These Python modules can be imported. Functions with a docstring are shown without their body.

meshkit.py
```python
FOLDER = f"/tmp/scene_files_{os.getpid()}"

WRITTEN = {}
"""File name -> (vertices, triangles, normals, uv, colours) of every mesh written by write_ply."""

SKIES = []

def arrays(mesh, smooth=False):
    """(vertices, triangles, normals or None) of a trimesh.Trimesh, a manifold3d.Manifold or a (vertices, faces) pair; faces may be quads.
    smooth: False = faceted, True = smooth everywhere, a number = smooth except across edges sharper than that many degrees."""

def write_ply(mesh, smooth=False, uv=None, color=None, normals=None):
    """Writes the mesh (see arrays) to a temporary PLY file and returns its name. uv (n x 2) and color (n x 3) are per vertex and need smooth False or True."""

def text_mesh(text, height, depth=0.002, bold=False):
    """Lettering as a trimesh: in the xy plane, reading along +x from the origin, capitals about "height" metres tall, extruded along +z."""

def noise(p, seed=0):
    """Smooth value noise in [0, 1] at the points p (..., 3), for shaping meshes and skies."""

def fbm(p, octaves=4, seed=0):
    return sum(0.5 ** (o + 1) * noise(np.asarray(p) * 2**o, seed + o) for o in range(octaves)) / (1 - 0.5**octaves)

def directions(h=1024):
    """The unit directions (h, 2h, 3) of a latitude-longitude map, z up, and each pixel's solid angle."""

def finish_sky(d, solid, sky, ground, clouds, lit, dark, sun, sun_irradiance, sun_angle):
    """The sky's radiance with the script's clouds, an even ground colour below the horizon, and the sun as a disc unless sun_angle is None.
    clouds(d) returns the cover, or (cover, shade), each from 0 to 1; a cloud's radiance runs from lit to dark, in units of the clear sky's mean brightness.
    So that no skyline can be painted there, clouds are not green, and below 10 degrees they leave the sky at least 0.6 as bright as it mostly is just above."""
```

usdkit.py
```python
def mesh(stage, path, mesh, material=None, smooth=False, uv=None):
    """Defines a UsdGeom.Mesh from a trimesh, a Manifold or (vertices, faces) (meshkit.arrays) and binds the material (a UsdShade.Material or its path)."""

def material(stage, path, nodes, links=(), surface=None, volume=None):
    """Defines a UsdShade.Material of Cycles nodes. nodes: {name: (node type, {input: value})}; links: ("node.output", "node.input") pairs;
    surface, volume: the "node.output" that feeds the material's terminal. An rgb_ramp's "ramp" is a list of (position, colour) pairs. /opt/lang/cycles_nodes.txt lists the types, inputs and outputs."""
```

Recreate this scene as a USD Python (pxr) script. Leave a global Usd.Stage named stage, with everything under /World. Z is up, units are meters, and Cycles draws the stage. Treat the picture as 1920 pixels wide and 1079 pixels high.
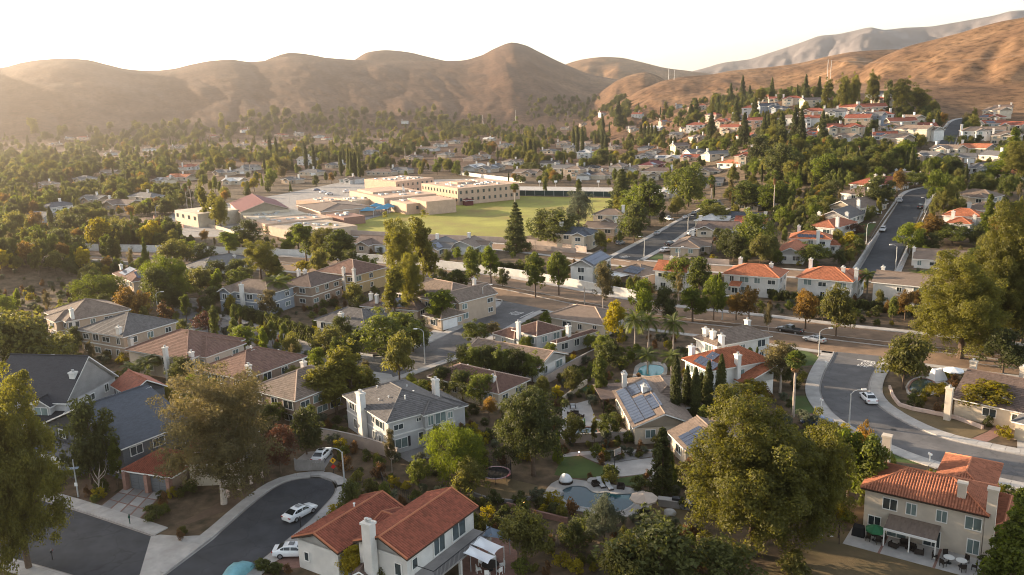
import math, random
import numpy as np, trimesh, usdkit, meshkit
from scipy.interpolate import PchipInterpolator
from shapely.geometry import Polygon, Point, LineString, MultiPolygon
from shapely.ops import unary_union
from pxr import Usd, UsdGeom, UsdLux, UsdShade, Gf, Sdf, Vt

stage = Usd.Stage.CreateInMemory()
UsdGeom.Xform.Define(stage, '/World')
stage.SetDefaultPrim(stage.GetPrimAtPath('/World'))

# ------------------------------------------------------------------ camera, sky, sun, exposure
FPX, PITCH, ROLL, CAMH = 1560.0, math.radians(12.6), math.radians(1.74), 50.0
EXPOSURE = 1.78
SUN_AZ, SUN_EL = math.radians(-63), math.radians(10.5)
SUN_I, SKY_S = 1.25, 0.108
FWD = np.array([0, math.cos(PITCH), -math.sin(PITCH)])
UPV = np.array([0, math.sin(PITCH), math.cos(PITCH)])
RGT = np.array([1.0, 0, 0])
cR, sR = math.cos(ROLL), math.sin(ROLL)
IMR, IMU = RGT * cR - UPV * sR, RGT * sR + UPV * cR
EYE = np.array([0, 0, CAMH])
cam = UsdGeom.Camera.Define(stage, '/World/camera')
cam.CreateHorizontalApertureAttr(36.0); cam.CreateVerticalApertureAttr(36.0 * 575 / 1024)
cam.CreateFocalLengthAttr(36.0 * FPX / 1920); cam.CreateClippingRangeAttr(Gf.Vec2f(0.5, 60000))
cam.CreateExposureAttr(EXPOSURE)
cam.AddTransformOp().Set(Gf.Matrix4d(*IMR, 0, *IMU, 0, *(-FWD), 0, *EYE, 1))

sun_dir = np.array([math.sin(SUN_AZ) * math.cos(SUN_EL), math.cos(SUN_AZ) * math.cos(SUN_EL), math.sin(SUN_EL)])
dome = UsdLux.DomeLight.Define(stage, '/World/sky')
skym = usdkit.material(stage, '/World/Looks/sky', {
    's': ('sky_texture', {'sky_type': 'single_scattering', 'sun_disc': False, 'sun_elevation': SUN_EL, 'sun_rotation': math.atan2(sun_dir[0], sun_dir[1]), 'aerosol_density': 1.0}),
    'h': ('hsv', {'saturation': 0.5, 'value': 1.05}), 'b': ('background_shader', {'strength': SKY_S})}, [('s.color', 'h.color'), ('h.color', 'b.color')], surface='b.background')
UsdShade.MaterialBindingAPI.Apply(dome.GetPrim()).Bind(skym)
dome.GetPrim().SetCustomDataByKey('kind', 'structure')
sun = UsdLux.DistantLight.Define(stage, '/World/sun')
sun.CreateNormalizeAttr(True); sun.CreateIntensityAttr(SUN_I); sun.CreateAngleAttr(0.5); sun.CreateColorAttr(Gf.Vec3f(1.0, 0.77, 0.52))
_z = sun_dir; _x = np.cross([0, 0, 1.0], _z); _x /= np.linalg.norm(_x); _y = np.cross(_z, _x)
sun.AddTransformOp().Set(Gf.Matrix4d(*_x, 0, *_y, 0, *_z, 0, 0, 0, 300, 1))

# ------------------------------------------------------------------ helpers
_names = {}
def path_for(name, parent=None):
    base = (str(parent.GetPath()) if parent is not None else '/World') + '/' + name
    n = _names.get(base, 0); _names[base] = n + 1
    return base if n == 0 else f'{base}_{n:03d}'
def tag(o, label=None, cat=None, group=None, kind=None):
    for k, v in (('label', label), ('category', cat), ('group', group), ('kind', kind)):
        if v: o.SetCustomDataByKey(k, v)
    return o
def thing(name, label, cat, loc=(0, 0, 0), rz=0.0, group=None, scale=None):
    x = UsdGeom.Xform.Define(stage, path_for(name)); x.AddTranslateOp().Set(Gf.Vec3d(*map(float, loc)))
    if rz: x.AddRotateZOp().Set(math.degrees(rz))
    if scale is not None: x.AddScaleOp().Set(Gf.Vec3f(*map(float, scale)))
    return tag(x.GetPrim(), label, cat, group)
class MB:
    """collects simple shapes into one mesh, with uv in metres"""
    def __init__(s): s.v, s.f, s.t, s.n = [], [], [], 0
    def add(s, v, f, t=None):
        v = np.asarray(v, float); f = np.asarray(f, int)
        if f.ndim == 2 and f.shape[1] == 4: f = np.vstack([f[:, [0, 1, 2]], f[:, [0, 2, 3]]])
        s.v.append(v); s.f.append(f + s.n); s.t.append(np.zeros((len(v), 2)) if t is None else np.asarray(t, float)); s.n += len(v); return s
    def quad(s, a, b, c, d, t=None):
        if t is None:
            w, h = np.linalg.norm(np.subtract(b, a)), np.linalg.norm(np.subtract(d, a)); t = [(0, 0), (w, 0), (w, h), (0, h)]
        return s.add([a, b, c, d], [[0, 1, 2], [0, 2, 3]], t)
    def box(s, lo, hi, rz=0.0, o=(0, 0, 0)):
        (x0, y0, z0), (x1, y1, z1) = lo, hi
        p = np.array([[x0, y0, z0], [x1, y0, z0], [x1, y1, z0], [x0, y1, z0], [x0, y0, z1], [x1, y0, z1], [x1, y1, z1], [x0, y1, z1]], float)
        if rz:
            c, q = math.cos(rz), math.sin(rz); p[:, :2] = p[:, :2] @ np.array([[c, q], [-q, c]])
        p = p + np.asarray(o, float)
        for a, b, c, d in ((0, 1, 5, 4), (1, 2, 6, 5), (2, 3, 7, 6), (3, 0, 4, 7), (4, 5, 6, 7), (3, 2, 1, 0)): s.quad(p[a], p[b], p[c], p[d])
        return s
    def cbox(s, c, size, rz=0.0):
        h = np.asarray(size, float) / 2; return s.box(-h, h, rz, c)
    def tube(s, pts, rad, n=6, cap=True):
        p = np.asarray(pts, float); rad = np.broadcast_to(rad, len(p)); t = np.gradient(p, axis=0); t /= np.linalg.norm(t, axis=1, keepdims=True) + 1e-9
        ref = np.where(np.abs(t[:, 2:]) < 0.9, [[0, 0, 1.0]], [[1.0, 0, 0]]); a = np.cross(t, ref); a /= np.linalg.norm(a, axis=1, keepdims=True); b = np.cross(t, a)
        an = np.arange(n) * 2 * math.pi / n
        v = (p[:, None] + rad[:, None, None] * (np.cos(an)[None, :, None] * a[:, None] + np.sin(an)[None, :, None] * b[:, None])).reshape(-1, 3)
        f = [[i * n + j, i * n + (j + 1) % n, (i + 1) * n + (j + 1) % n, (i + 1) * n + j] for i in range(len(p) - 1) for j in range(n)]
        s.add(v, np.array(f)[:, ::-1])
        if cap:
            m = len(p) - 1
            s.add(v[:n], [[0, k + 1, k] for k in range(1, n - 1)][::-1]); s.add(v[m * n:], [[0, k, k + 1] for k in range(1, n - 1)][::-1])
        return s
    def lathe(s, prof, c=(0, 0, 0), n=12):
        r = np.array([q[0] for q in prof]); z = np.array([q[1] for q in prof]); an = np.arange(n) * 2 * math.pi / n
        v = np.stack([r[:, None] * np.cos(an), r[:, None] * np.sin(an), np.repeat(z[:, None], n, 1)], -1).reshape(-1, 3) + np.asarray(c, float)
        f = [[i * n + j, i * n + (j + 1) % n, (i + 1) * n + (j + 1) % n, (i + 1) * n + j] for i in range(len(prof) - 1) for j in range(n)]
        return s.add(v, f)
    def tri(s, m):
        return s.add(m.vertices, m.faces)
    def prism(s, poly, z0, z1, zf=None):
        """vertical prism of a shapely polygon; zf(x, y) lifts it onto the ground"""
        for g in getattr(poly, 'geoms', [poly]):
            if g.is_empty or g.area < 1e-3: continue
            v2, f = trimesh.creation.triangulate_polygon(g, engine='earcut')
            zz = np.zeros(len(v2)) if zf is None else zf(v2[:, 0], v2[:, 1])
            s.add(np.c_[v2, zz + z1], f, v2)
            if z1 > z0 + 1e-6:
                for ring in (g.exterior, *g.interiors):
                    q = np.array(ring.coords)
                    if ring.is_ccw == (ring is not g.exterior): q = q[::-1]
                    for a, b in zip(q[:-1], q[1:]):
                        za, zb = (0, 0) if zf is None else zf(np.array([a[0], b[0]]), np.array([a[1], b[1]]))
                        s.quad((*a, za + z0), (*b, zb + z0), (*b, zb + z1), (*a, za + z1))
        return s
    def arrays(s): return np.vstack(s.v), np.vstack(s.f), np.vstack(s.t)
def obj(name, mb, mat, parent=None, smooth=False, uv=True, label=None, cat=None, group=None, kind=None):
    v, f, t = mb.arrays() if isinstance(mb, MB) else (np.asarray(mb[0]), np.asarray(mb[1]), None)
    m = usdkit.mesh(stage, path_for(name, parent), (v, f), LOOK[mat] if isinstance(mat, str) else mat, smooth=smooth, uv=t if (uv and smooth in (False, True)) else None)
    return tag(m.GetPrim(), label, cat, group, kind)

# ------------------------------------------------------------------ pixel rays, hills and ground height
def ray(u, v):
    x, y = (u - 960) / FPX, (v - 539.5) / FPX
    return FWD + x * IMR - y * IMU
def proj(p):
    q = np.asarray(p, float) - EYE; w = q @ FWD
    return 960 + FPX * (q @ IMR) / w, 539.5 - FPX * (q @ IMU) / w
def sil(pts, r):
    """skyline seen at pixels pts, at distance r: azimuth and height"""
    a, z = [], []
    for p in pts:
        d = ray(p[0], p[1]); a.append(math.atan2(d[0], d[1])); z.append(CAMH + r * d[2] / math.hypot(d[0], d[1]))
    return np.array(a), np.array(z)
def layer(pts, ridge, foot, back, left=(), right=(), pw=1.25, gully=0.0, seed=0, wl=None):
    a, z = sil(pts, ridge)
    a = np.r_[[math.radians(q[0]) for q in left], a, [math.radians(q[0]) for q in right]]; z = np.r_[[q[1] for q in left], z, [q[1] for q in right]]
    return dict(a=a, z=z, f=PchipInterpolator(a, z), ridge=ridge, foot=foot, back=back, pw=pw, gully=gully, seed=seed, wl=wl or gully)
HILLS = [
    layer([(0, 127), (40, 118), (80, 112), (120, 110), (160, 112), (200, 121), (240, 130), (285, 133), (320, 130), (360, 121), (400, 114), (430, 112), (470, 116), (500, 114), (545, 106), (600, 108), (660, 112), (720, 114), (790, 114), (860, 114), (900, 105), (930, 90), (960, 80), (985, 85), (1010, 97), (1060, 121), (1110, 140), (1160, 150), (1210, 157), (1260, 185), (1300, 215)],
          2500, 1420, 900, left=[(-75, 20), (-60, 60), (-50, 120), (-42, 190), (-36, 205)], right=[(18, 0), (30, -5)], pw=1.2, gully=10, wl=18, seed=1),
    layer([(480, 122), (510, 108), (545, 99), (590, 104), (640, 118)], 3000, 2500, 700, left=[(-32, -20)], right=[(0, -50)], pw=1.0, gully=25, seed=5),
    layer([(640, 125), (665, 112), (690, 98), (720, 94), (760, 97), (800, 106), (860, 122)], 3300, 2600, 800, left=[(-30, -20)], right=[(2, -50)], pw=1.0, gully=30, seed=2),
    layer([(1040, 130), (1060, 121), (1090, 112), (1130, 107), (1160, 108), (1200, 116), (1250, 128), (1290, 133), (1340, 140), (1420, 160)], 3600, 2500, 900, left=[(-6, -40)], right=[(25, -40)], pw=1.1, gully=45, seed=3),
    layer([(1130, 170), (1160, 150), (1190, 139), (1210, 136), (1230, 141), (1260, 160), (1290, 185)], 1900, 1500, 400, left=[(2, -30)], right=[(17, -30)], pw=0.9, gully=14, seed=8),
    layer([(1140, 205), (1160, 192), (1180, 180), (1210, 165), (1250, 150), (1290, 143), (1330, 140), (1370, 133), (1450, 125), (1500, 118), (1560, 104), (1600, 97), (1660, 93), (1720, 92), (1800, 90), (1920, 90)], 1350, 830, 500, left=[(2, -30)], right=[(38, 120), (50, 60), (70, 0)], pw=0.85, gully=30, wl=24, seed=4),
    layer([(1500, 190), (1560, 155), (1600, 135), (1640, 114), (1670, 100), (1700, 88), (1750, 75), (1800, 62), (1840, 50), (1880, 40), (1920, 33)], 1150, 700, 700, left=[(15, -40)], right=[(36, 190), (48, 150), (70, 40), (85, 0)], pw=0.95, gully=46, wl=34, seed=6),
    layer([(1290, 137), (1320, 128), (1360, 117), (1400, 112), (1440, 100), (1480, 87), (1510, 77), (1540, 67), (1570, 64), (1600, 58), (1630, 52), (1660, 56), (1700, 52), (1740, 50), (1780, 44), (1820, 37), (1860, 30), (1900, 21), (1920, 20)], 5000, 3900, 1500, left=[(6, 0), (11, 40)], right=[(40, 520), (60, 200), (75, 0)], pw=0.8, gully=150, wl=55, seed=7),
]
# ground heights on the rising right side: pixel (u, v) and distance along the lens axis
_gp = [(1690, 418, 278), (1720, 381, 311), (1745, 355, 335), (1790, 253, 556), (1800, 222, 620), (1650, 195, 520), (1370, 252, 540), (1480, 212, 600), (1430, 192, 650), (1550, 152, 690), (1540, 300, 430), (1600, 260, 480), (1700, 290, 470), (1230, 237, 850), (1150, 222, 1050), (1090, 222, 1150),
       (1850, 260, 520), (1900, 300, 420), (1890, 225, 650), (1440, 300, 440), (1820, 430, 265), (1910, 420, 260), (1750, 200, 680), (1380, 200, 760)]
_ctl = []
for u, v, d in _gp:
    p = EYE + ray(u, v) * d; _ctl.append(p)
for u, v in [(1610, 506), (1450, 470), (1350, 420), (1300, 400), (1330, 340), (1250, 310), (1290, 300), (1150, 280), (1050, 260), (900, 300), (700, 300), (500, 300), (950, 245), (700, 250), (300, 300), (100, 300), (800, 400), (1000, 480), (1500, 520), (1740, 540), (1900, 560), (1600, 600), (1900, 700), (1200, 360)]:
    d = ray(u, v); _ctl.append(EYE - d * CAMH / d[2])
for x, y, z in [(420, 300, 8), (450, 450, 25), (300, 150, 0), (600, 600, 60), (200, 60, 0), (0, 100, 0), (-200, 200, 0), (-400, 500, 0), (-600, 900, 0), (0, 1400, 5), (-500, 1500, 10), (500, 1100, 70), (800, 900, 100), (650, 300, 30)]:
    _ctl.append(np.array([x, y, z]))
_ctl = np.array(_ctl)
from scipy.interpolate import RBFInterpolator, RegularGridInterpolator
_rbf = RBFInterpolator(_ctl[:, :2] / 100, _ctl[:, 2], kernel='linear', smoothing=0.15)
_gx, _gy = np.arange(-700, 901, 12.5), np.arange(0, 1601, 12.5)
_GX, _GY = np.meshgrid(_gx, _gy, indexing='ij')
_gz = _rbf(np.c_[_GX.ravel(), _GY.ravel()] / 100).reshape(_GX.shape)
from scipy.ndimage import gaussian_filter
_gz = gaussian_filter(_gz, 2.2)
def _sm(t): t = np.clip(t, 0, 1); return t * t * (3 - 2 * t)
# flat where the near streets are; rises only beyond and to the right
_w = np.maximum(_sm((_GY - 225 + 0.25 * (_GX - 100)) / 70) * _sm((_GX - 20 - 0.1 * (_GY - 300)) / 130), 0)
_gz = np.maximum(_gz, 0) * _w
_nearz = RegularGridInterpolator((_gx, _gy), _gz, method='linear', bounds_error=False, fill_value=0.0)
def ground(x, y):
    x, y = np.broadcast_arrays(np.asarray(x, float), np.asarray(y, float)); sh = x.shape; x, y = x.ravel(), y.ravel()
    z = _nearz(np.c_[x, y])
    # dry knoll on the left
    k = 77 * np.exp(-((x + 335) / 85) ** 2 - ((y - 225) / 85) ** 2) + 7 * np.exp(-((x + 175) / 30) ** 2 - ((y - 262) / 26) ** 2)
    z = z + np.maximum(k - 1.2, 0)
    r, a = np.hypot(x, y), np.arctan2(x, y)
    far = r > 600
    if far.any():
        rf, af, xf, yf = r[far], a[far], x[far], y[far]; h = z[far]
        for L in HILLS:
            s = (rf - L['foot']) / (L['ridge'] - L['foot'])
            am = af + 0.05 * (meshkit.fbm(np.stack([xf / 380, yf / 380, 0 * rf + L['seed']], -1), 3, 9) - .5) * np.clip(1 - s, 0, 1)
            zr = np.where((am < L['a'][0]) | (am > L['a'][-1]), -60.0, L['f'](np.clip(am, L['a'][0], L['a'][-1])))
            g = 0
            if L['gully']:
                W = L['wl']; q = np.stack([af * L['ridge'] / (W * 6.0) + 0.25 * np.sin(rf / (W * 9.0)), rf / (W * 16.0), 0 * rf + L['seed']], -1)
                n = meshkit.fbm(q, 5, L['seed']); g = (np.abs(n - 0.5) * 2.2 - 0.45)
                q2 = np.stack([xf / (W * 1.6), yf / (W * 1.6), 0 * rf], -1); g = g + 0.3 * (meshkit.fbm(q2, 4, L['seed'] + 3) - 0.5)
            sc = np.clip(s, 0, 1); up = np.where(zr > 0, zr, zr) * (0.55 * sc ** L['pw'] + 0.45 * _sm(sc)) + L['gully'] * g * np.sin(np.pi * np.clip(s, 0, 1)) ** 0.8
            b = np.clip((rf - L['ridge']) / L['back'], 0, 1); hh = np.where(s <= 1, up, zr * (1 - _sm(b)) + 0.0)
            hh = np.where((s > 0) & (b < 1), hh, -99)
            h = np.maximum(h, hh)
        z[far] = h
    return z.reshape(sh)
_T1, _T2 = np.linspace(40, 620, 330), np.linspace(618, 4200, 1100)
def at(u, v, h=0.0):
    """the point on pixel (u, v)'s ray that is h above the ground"""
    d = ray(u, v)
    for t in (_T1, _T2):
        p = EYE + d * t[:, None]; e = p[:, 2] - h - ground(p[:, 0], p[:, 1]); k = int(np.argmax(e < 0))
        if e[k] < 0: break
    else: k = len(t) - 1
    k = max(k, 1); w = e[k - 1] / (e[k - 1] - e[k] + 1e-12); return EYE + d * (t[k - 1] + (t[k] - t[k - 1]) * min(max(w, 0), 1))
def atg(u, v):
    p = at(u, v); return p[0], p[1]

# ------------------------------------------------------------------ materials
LOOK = {}
def mat(name, col, rough=0.8, n=None, amt=0.25, scale=3.0, bump=0.0, bscale=None, spec=0.3, metal=0.0, cracks=0.0):
    nodes = {'p': ('principled_bsdf', {'roughness': rough, 'specular_ior_level': spec, 'metallic': metal, 'base_color': col})}; links = []
    if n or amt:
        nodes['g'] = ('geometry', {}); nodes['n'] = ('noise_texture', {'scale': scale, 'detail': 5.0, 'roughness': 0.6})
        c2 = n if n else tuple(c * 0.6 for c in col)
        c3 = tuple(min(1, c * (1 + amt * 0.5)) for c in col); c1 = tuple(c * (1 - amt) + d * amt for c, d in zip(col, c2))
        nodes['r'] = ('rgb_ramp', {'ramp': [(0.3, c1), (0.5, col), (0.72, c3)]})
        links += [('g.position', 'n.vector'), ('n.fac', 'r.fac')]
        if cracks:      # sealed cracks and wheel-worn bands
            nodes['w'] = ('noise_texture', {'scale': 1.1, 'detail': 3.0}); nodes['wa'] = ('vector_math', {'math_type': 'multiply_add', 'vector2': (1.4, 1.4, 0)}); nodes['v'] = ('voronoi_texture', {'feature': 'distance_to_edge', 'scale': 0.16}); nodes['vr'] = ('rgb_ramp', {'ramp': [(0.0, (cracks,) * 3), (0.006, (cracks,) * 3), (0.012, (1, 1, 1)), (1, (1, 1, 1))]})
            nodes['l'] = ('noise_texture', {'scale': 0.07, 'detail': 4.0, 'roughness': 0.7}); nodes['lr'] = ('rgb_ramp', {'ramp': [(0.35, (0.72, 0.72, 0.74)), (0.5, (1, 1, 1)), (0.66, (1.22, 1.2, 1.18))]}); nodes['m1'] = ('mix', {'mix_type': 'multiply', 'fac': 1.0}); nodes['m2'] = ('mix', {'mix_type': 'multiply', 'fac': 1.0})
            links += [('g.position', 'w.vector'), ('w.color', 'wa.vector1'), ('g.position', 'wa.vector3'), ('wa.vector', 'v.vector'), ('v.distance', 'vr.fac'), ('g.position', 'l.vector'), ('l.fac', 'lr.fac'), ('r.color', 'm1.color1'), ('vr.color', 'm1.color2'), ('m1.color', 'm2.color1'), ('lr.color', 'm2.color2'), ('m2.color', 'p.base_color')]
        else: links += [('r.color', 'p.base_color')]
        if bump:
            nodes['m'] = ('noise_texture', {'scale': bscale or scale * 6, 'detail': 3.0}); nodes['b'] = ('bump', {'strength': bump, 'distance': 0.05})
            links += [('g.position', 'm.vector'), ('m.fac', 'b.height'), ('b.normal', 'p.normal')]
    LOOK[name] = usdkit.material(stage, '/World/Looks/' + name, nodes, links, surface='p.BSDF'); return LOOK[name]
def leafmat(name, col, tr=0.45, var=0.35):
    """foliage: diffuse with light passing through, tone varying over the crown and between trees"""
    c1 = tuple(c * (1 - var) for c in col); c3 = (min(1, col[0] * (1 + var * 1.1)), min(1, col[1] * (1 + var)), col[2] * (1 + var * 0.5))
    nodes = {'o': ('object_info', {}), 'g': ('geometry', {}), 'n': ('noise_texture', {'scale': 0.55, 'detail': 3.0}), 'a': ('math', {'math_type': 'multiply_add', 'value2': 0.35, 'value3': -0.17}), 'ad': ('math', {'math_type': 'add'}),
             'r': ('rgb_ramp', {'ramp': [(0.28, c1), (0.5, col), (0.75, c3)]}), 'd': ('principled_bsdf', {'roughness': 0.55, 'specular_ior_level': 0.25}), 't': ('translucent_bsdf', {}),
             'h': ('hsv', {'saturation': 1.15, 'value': 1.9}), 'm': ('mix_closure', {'fac': tr})}
    links = [('g.position', 'n.vector'), ('o.random', 'a.value1'), ('n.fac', 'ad.value1'), ('a.value', 'ad.value2'), ('ad.value', 'r.fac'), ('r.color', 'd.base_color'), ('r.color', 'h.color'), ('h.color', 't.color'), ('d.BSDF', 'm.closure1'), ('t.BSDF', 'm.closure2')]
    LOOK[name] = usdkit.material(stage, '/World/Looks/' + name, nodes, links, surface='m.closure'); return LOOK[name]
mat('asphalt', (0.052, 0.055, 0.062), 0.9, (0.035, 0.036, 0.04), 0.5, 0.35, 0.3, 30, cracks=0.8)
mat('asphalt_old', (0.13, 0.125, 0.125), 0.9, (0.09, 0.085, 0.085), 0.5, 0.3, 0.3, 30, cracks=0.8)
mat('asphalt_tan', (0.235, 0.155, 0.10), 0.9, (0.16, 0.11, 0.075), 0.5, 0.3, 0.3, 30, cracks=0.8)
mat('concrete', (0.40, 0.375, 0.35), 0.85, (0.28, 0.26, 0.24), 0.5, 0.5)
mat('concrete_dark', (0.27, 0.25, 0.235), 0.85, (0.2, 0.18, 0.17), 0.5, 0.5)
mat('paver', (0.25, 0.14, 0.11), 0.85, (0.18, 0.1, 0.08), 0.5, 2.5)
mat('lawn', (0.065, 0.095, 0.025), 0.9, (0.11, 0.085, 0.035), 0.6, 0.25, 0.6, 14)
mat('field_grass', (0.25, 0.24, 0.045), 0.9, (0.22, 0.14, 0.05), 0.75, 0.045, 0.5, 8)
mat('dry_lawn', (0.145, 0.105, 0.055), 0.95, (0.075, 0.07, 0.03), 0.6, 0.22, 0.6, 14)
mat('soil', (0.13, 0.085, 0.055), 0.95, (0.085, 0.055, 0.035), 0.6, 0.3, 0.6, 12)
mat('turf', (0.045, 0.085, 0.028), 0.9, None, 0.2, 1.0)
mat('white_paint', (0.75, 0.74, 0.72), 0.6, None, 0.12, 1.2)
mat('road_paint', (0.62, 0.6, 0.56), 0.7, (0.35, 0.33, 0.3), 0.6, 3.0)
# ground: dry grass and scrub on the hills, soil and weeds in the valley, grey rock on the far mountains
_gn = {'g': ('geometry', {}), 'x': ('separate_xyz', {}), 'l': ('vector_math', {'math_type': 'length'}), 'sc': ('vector_math', {'math_type': 'multiply', 'vector2': (1, 1, 0)}),
       'n1': ('noise_texture', {'scale': 0.012, 'detail': 8.0, 'roughness': 0.62}), 'n2': ('noise_texture', {'scale': 0.11, 'detail': 6.0, 'roughness': 0.65}), 'n3': ('noise_texture', {'scale': 0.5, 'detail': 4.0}), 'n4': ('noise_texture', {'scale': 0.004, 'detail': 9.0, 'roughness': 0.66}),
       'r1': ('rgb_ramp', {'ramp': [(0.3, (0.062, 0.033, 0.021)), (0.45, (0.086, 0.046, 0.029)), (0.56, (0.104, 0.057, 0.035)), (0.72, (0.13, 0.076, 0.046))]}),
       'r2': ('rgb_ramp', {'ramp': [(0.33, (0.30, 0.28, 0.22)), (0.43, (0.68, 0.65, 0.58)), (0.52, (1, 1, 1)), (0.68, (1.3, 1.26, 1.16))]}),
       'r3': ('rgb_ramp', {'ramp': [(0.3, (0.06, 0.05, 0.03)), (0.5, (0.12, 0.085, 0.055)), (0.7, (0.17, 0.12, 0.075))]}),
       'r4': ('rgb_ramp', {'ramp': [(0.3, (0.085, 0.076, 0.08)), (0.5, (0.15, 0.13, 0.13)), (0.68, (0.235, 0.20, 0.19))]}),
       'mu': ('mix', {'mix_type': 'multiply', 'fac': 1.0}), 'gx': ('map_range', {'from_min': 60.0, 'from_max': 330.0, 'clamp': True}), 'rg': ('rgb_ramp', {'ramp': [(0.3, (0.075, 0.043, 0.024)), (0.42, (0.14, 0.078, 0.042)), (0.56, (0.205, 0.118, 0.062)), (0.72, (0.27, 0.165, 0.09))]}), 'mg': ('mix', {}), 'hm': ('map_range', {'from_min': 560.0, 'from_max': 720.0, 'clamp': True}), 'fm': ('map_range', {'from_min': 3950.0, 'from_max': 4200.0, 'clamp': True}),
       'kz': ('map_range', {'from_min': 1.5, 'from_max': 5.0, 'clamp': True}), 'kx': ('map_range', {'from_min': -95.0, 'from_max': -120.0, 'clamp': True}), 'kk': ('math', {'math_type': 'multiply'}), 'mx': ('math', {'math_type': 'maximum'}),
       'm1': ('mix', {}), 'm2': ('mix', {}), 'b': ('bump', {'strength': 0.3, 'distance': 1.0}), 'p': ('principled_bsdf', {'roughness': 0.95, 'specular_ior_level': 0.15})}
_gl = [('g.position', 'x.vector'), ('g.position', 'sc.vector1'), ('sc.vector', 'l.vector1'), ('g.position', 'n1.vector'), ('g.position', 'n2.vector'), ('g.position', 'n3.vector'), ('g.position', 'n4.vector'), ('n1.fac', 'r1.fac'), ('n2.fac', 'r2.fac'), ('n3.fac', 'r3.fac'), ('n4.fac', 'r4.fac'),
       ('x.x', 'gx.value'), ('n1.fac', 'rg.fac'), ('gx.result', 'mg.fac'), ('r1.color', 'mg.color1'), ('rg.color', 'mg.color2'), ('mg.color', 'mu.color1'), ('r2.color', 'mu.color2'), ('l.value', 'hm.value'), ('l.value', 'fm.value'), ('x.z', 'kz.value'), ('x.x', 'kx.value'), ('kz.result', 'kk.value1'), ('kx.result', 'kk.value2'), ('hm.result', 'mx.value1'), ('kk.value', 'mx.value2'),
       ('mx.value', 'm1.fac'), ('r3.color', 'm1.color1'), ('mu.color', 'm1.color2'), ('fm.result', 'm2.fac'), ('m1.color', 'm2.color1'), ('r4.color', 'm2.color2'), ('m2.color', 'p.base_color'), ('n2.fac', 'b.height'), ('b.normal', 'p.normal')]
LOOK['ground'] = usdkit.material(stage, '/World/Looks/ground', _gn, _gl, surface='p.BSDF')

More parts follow.
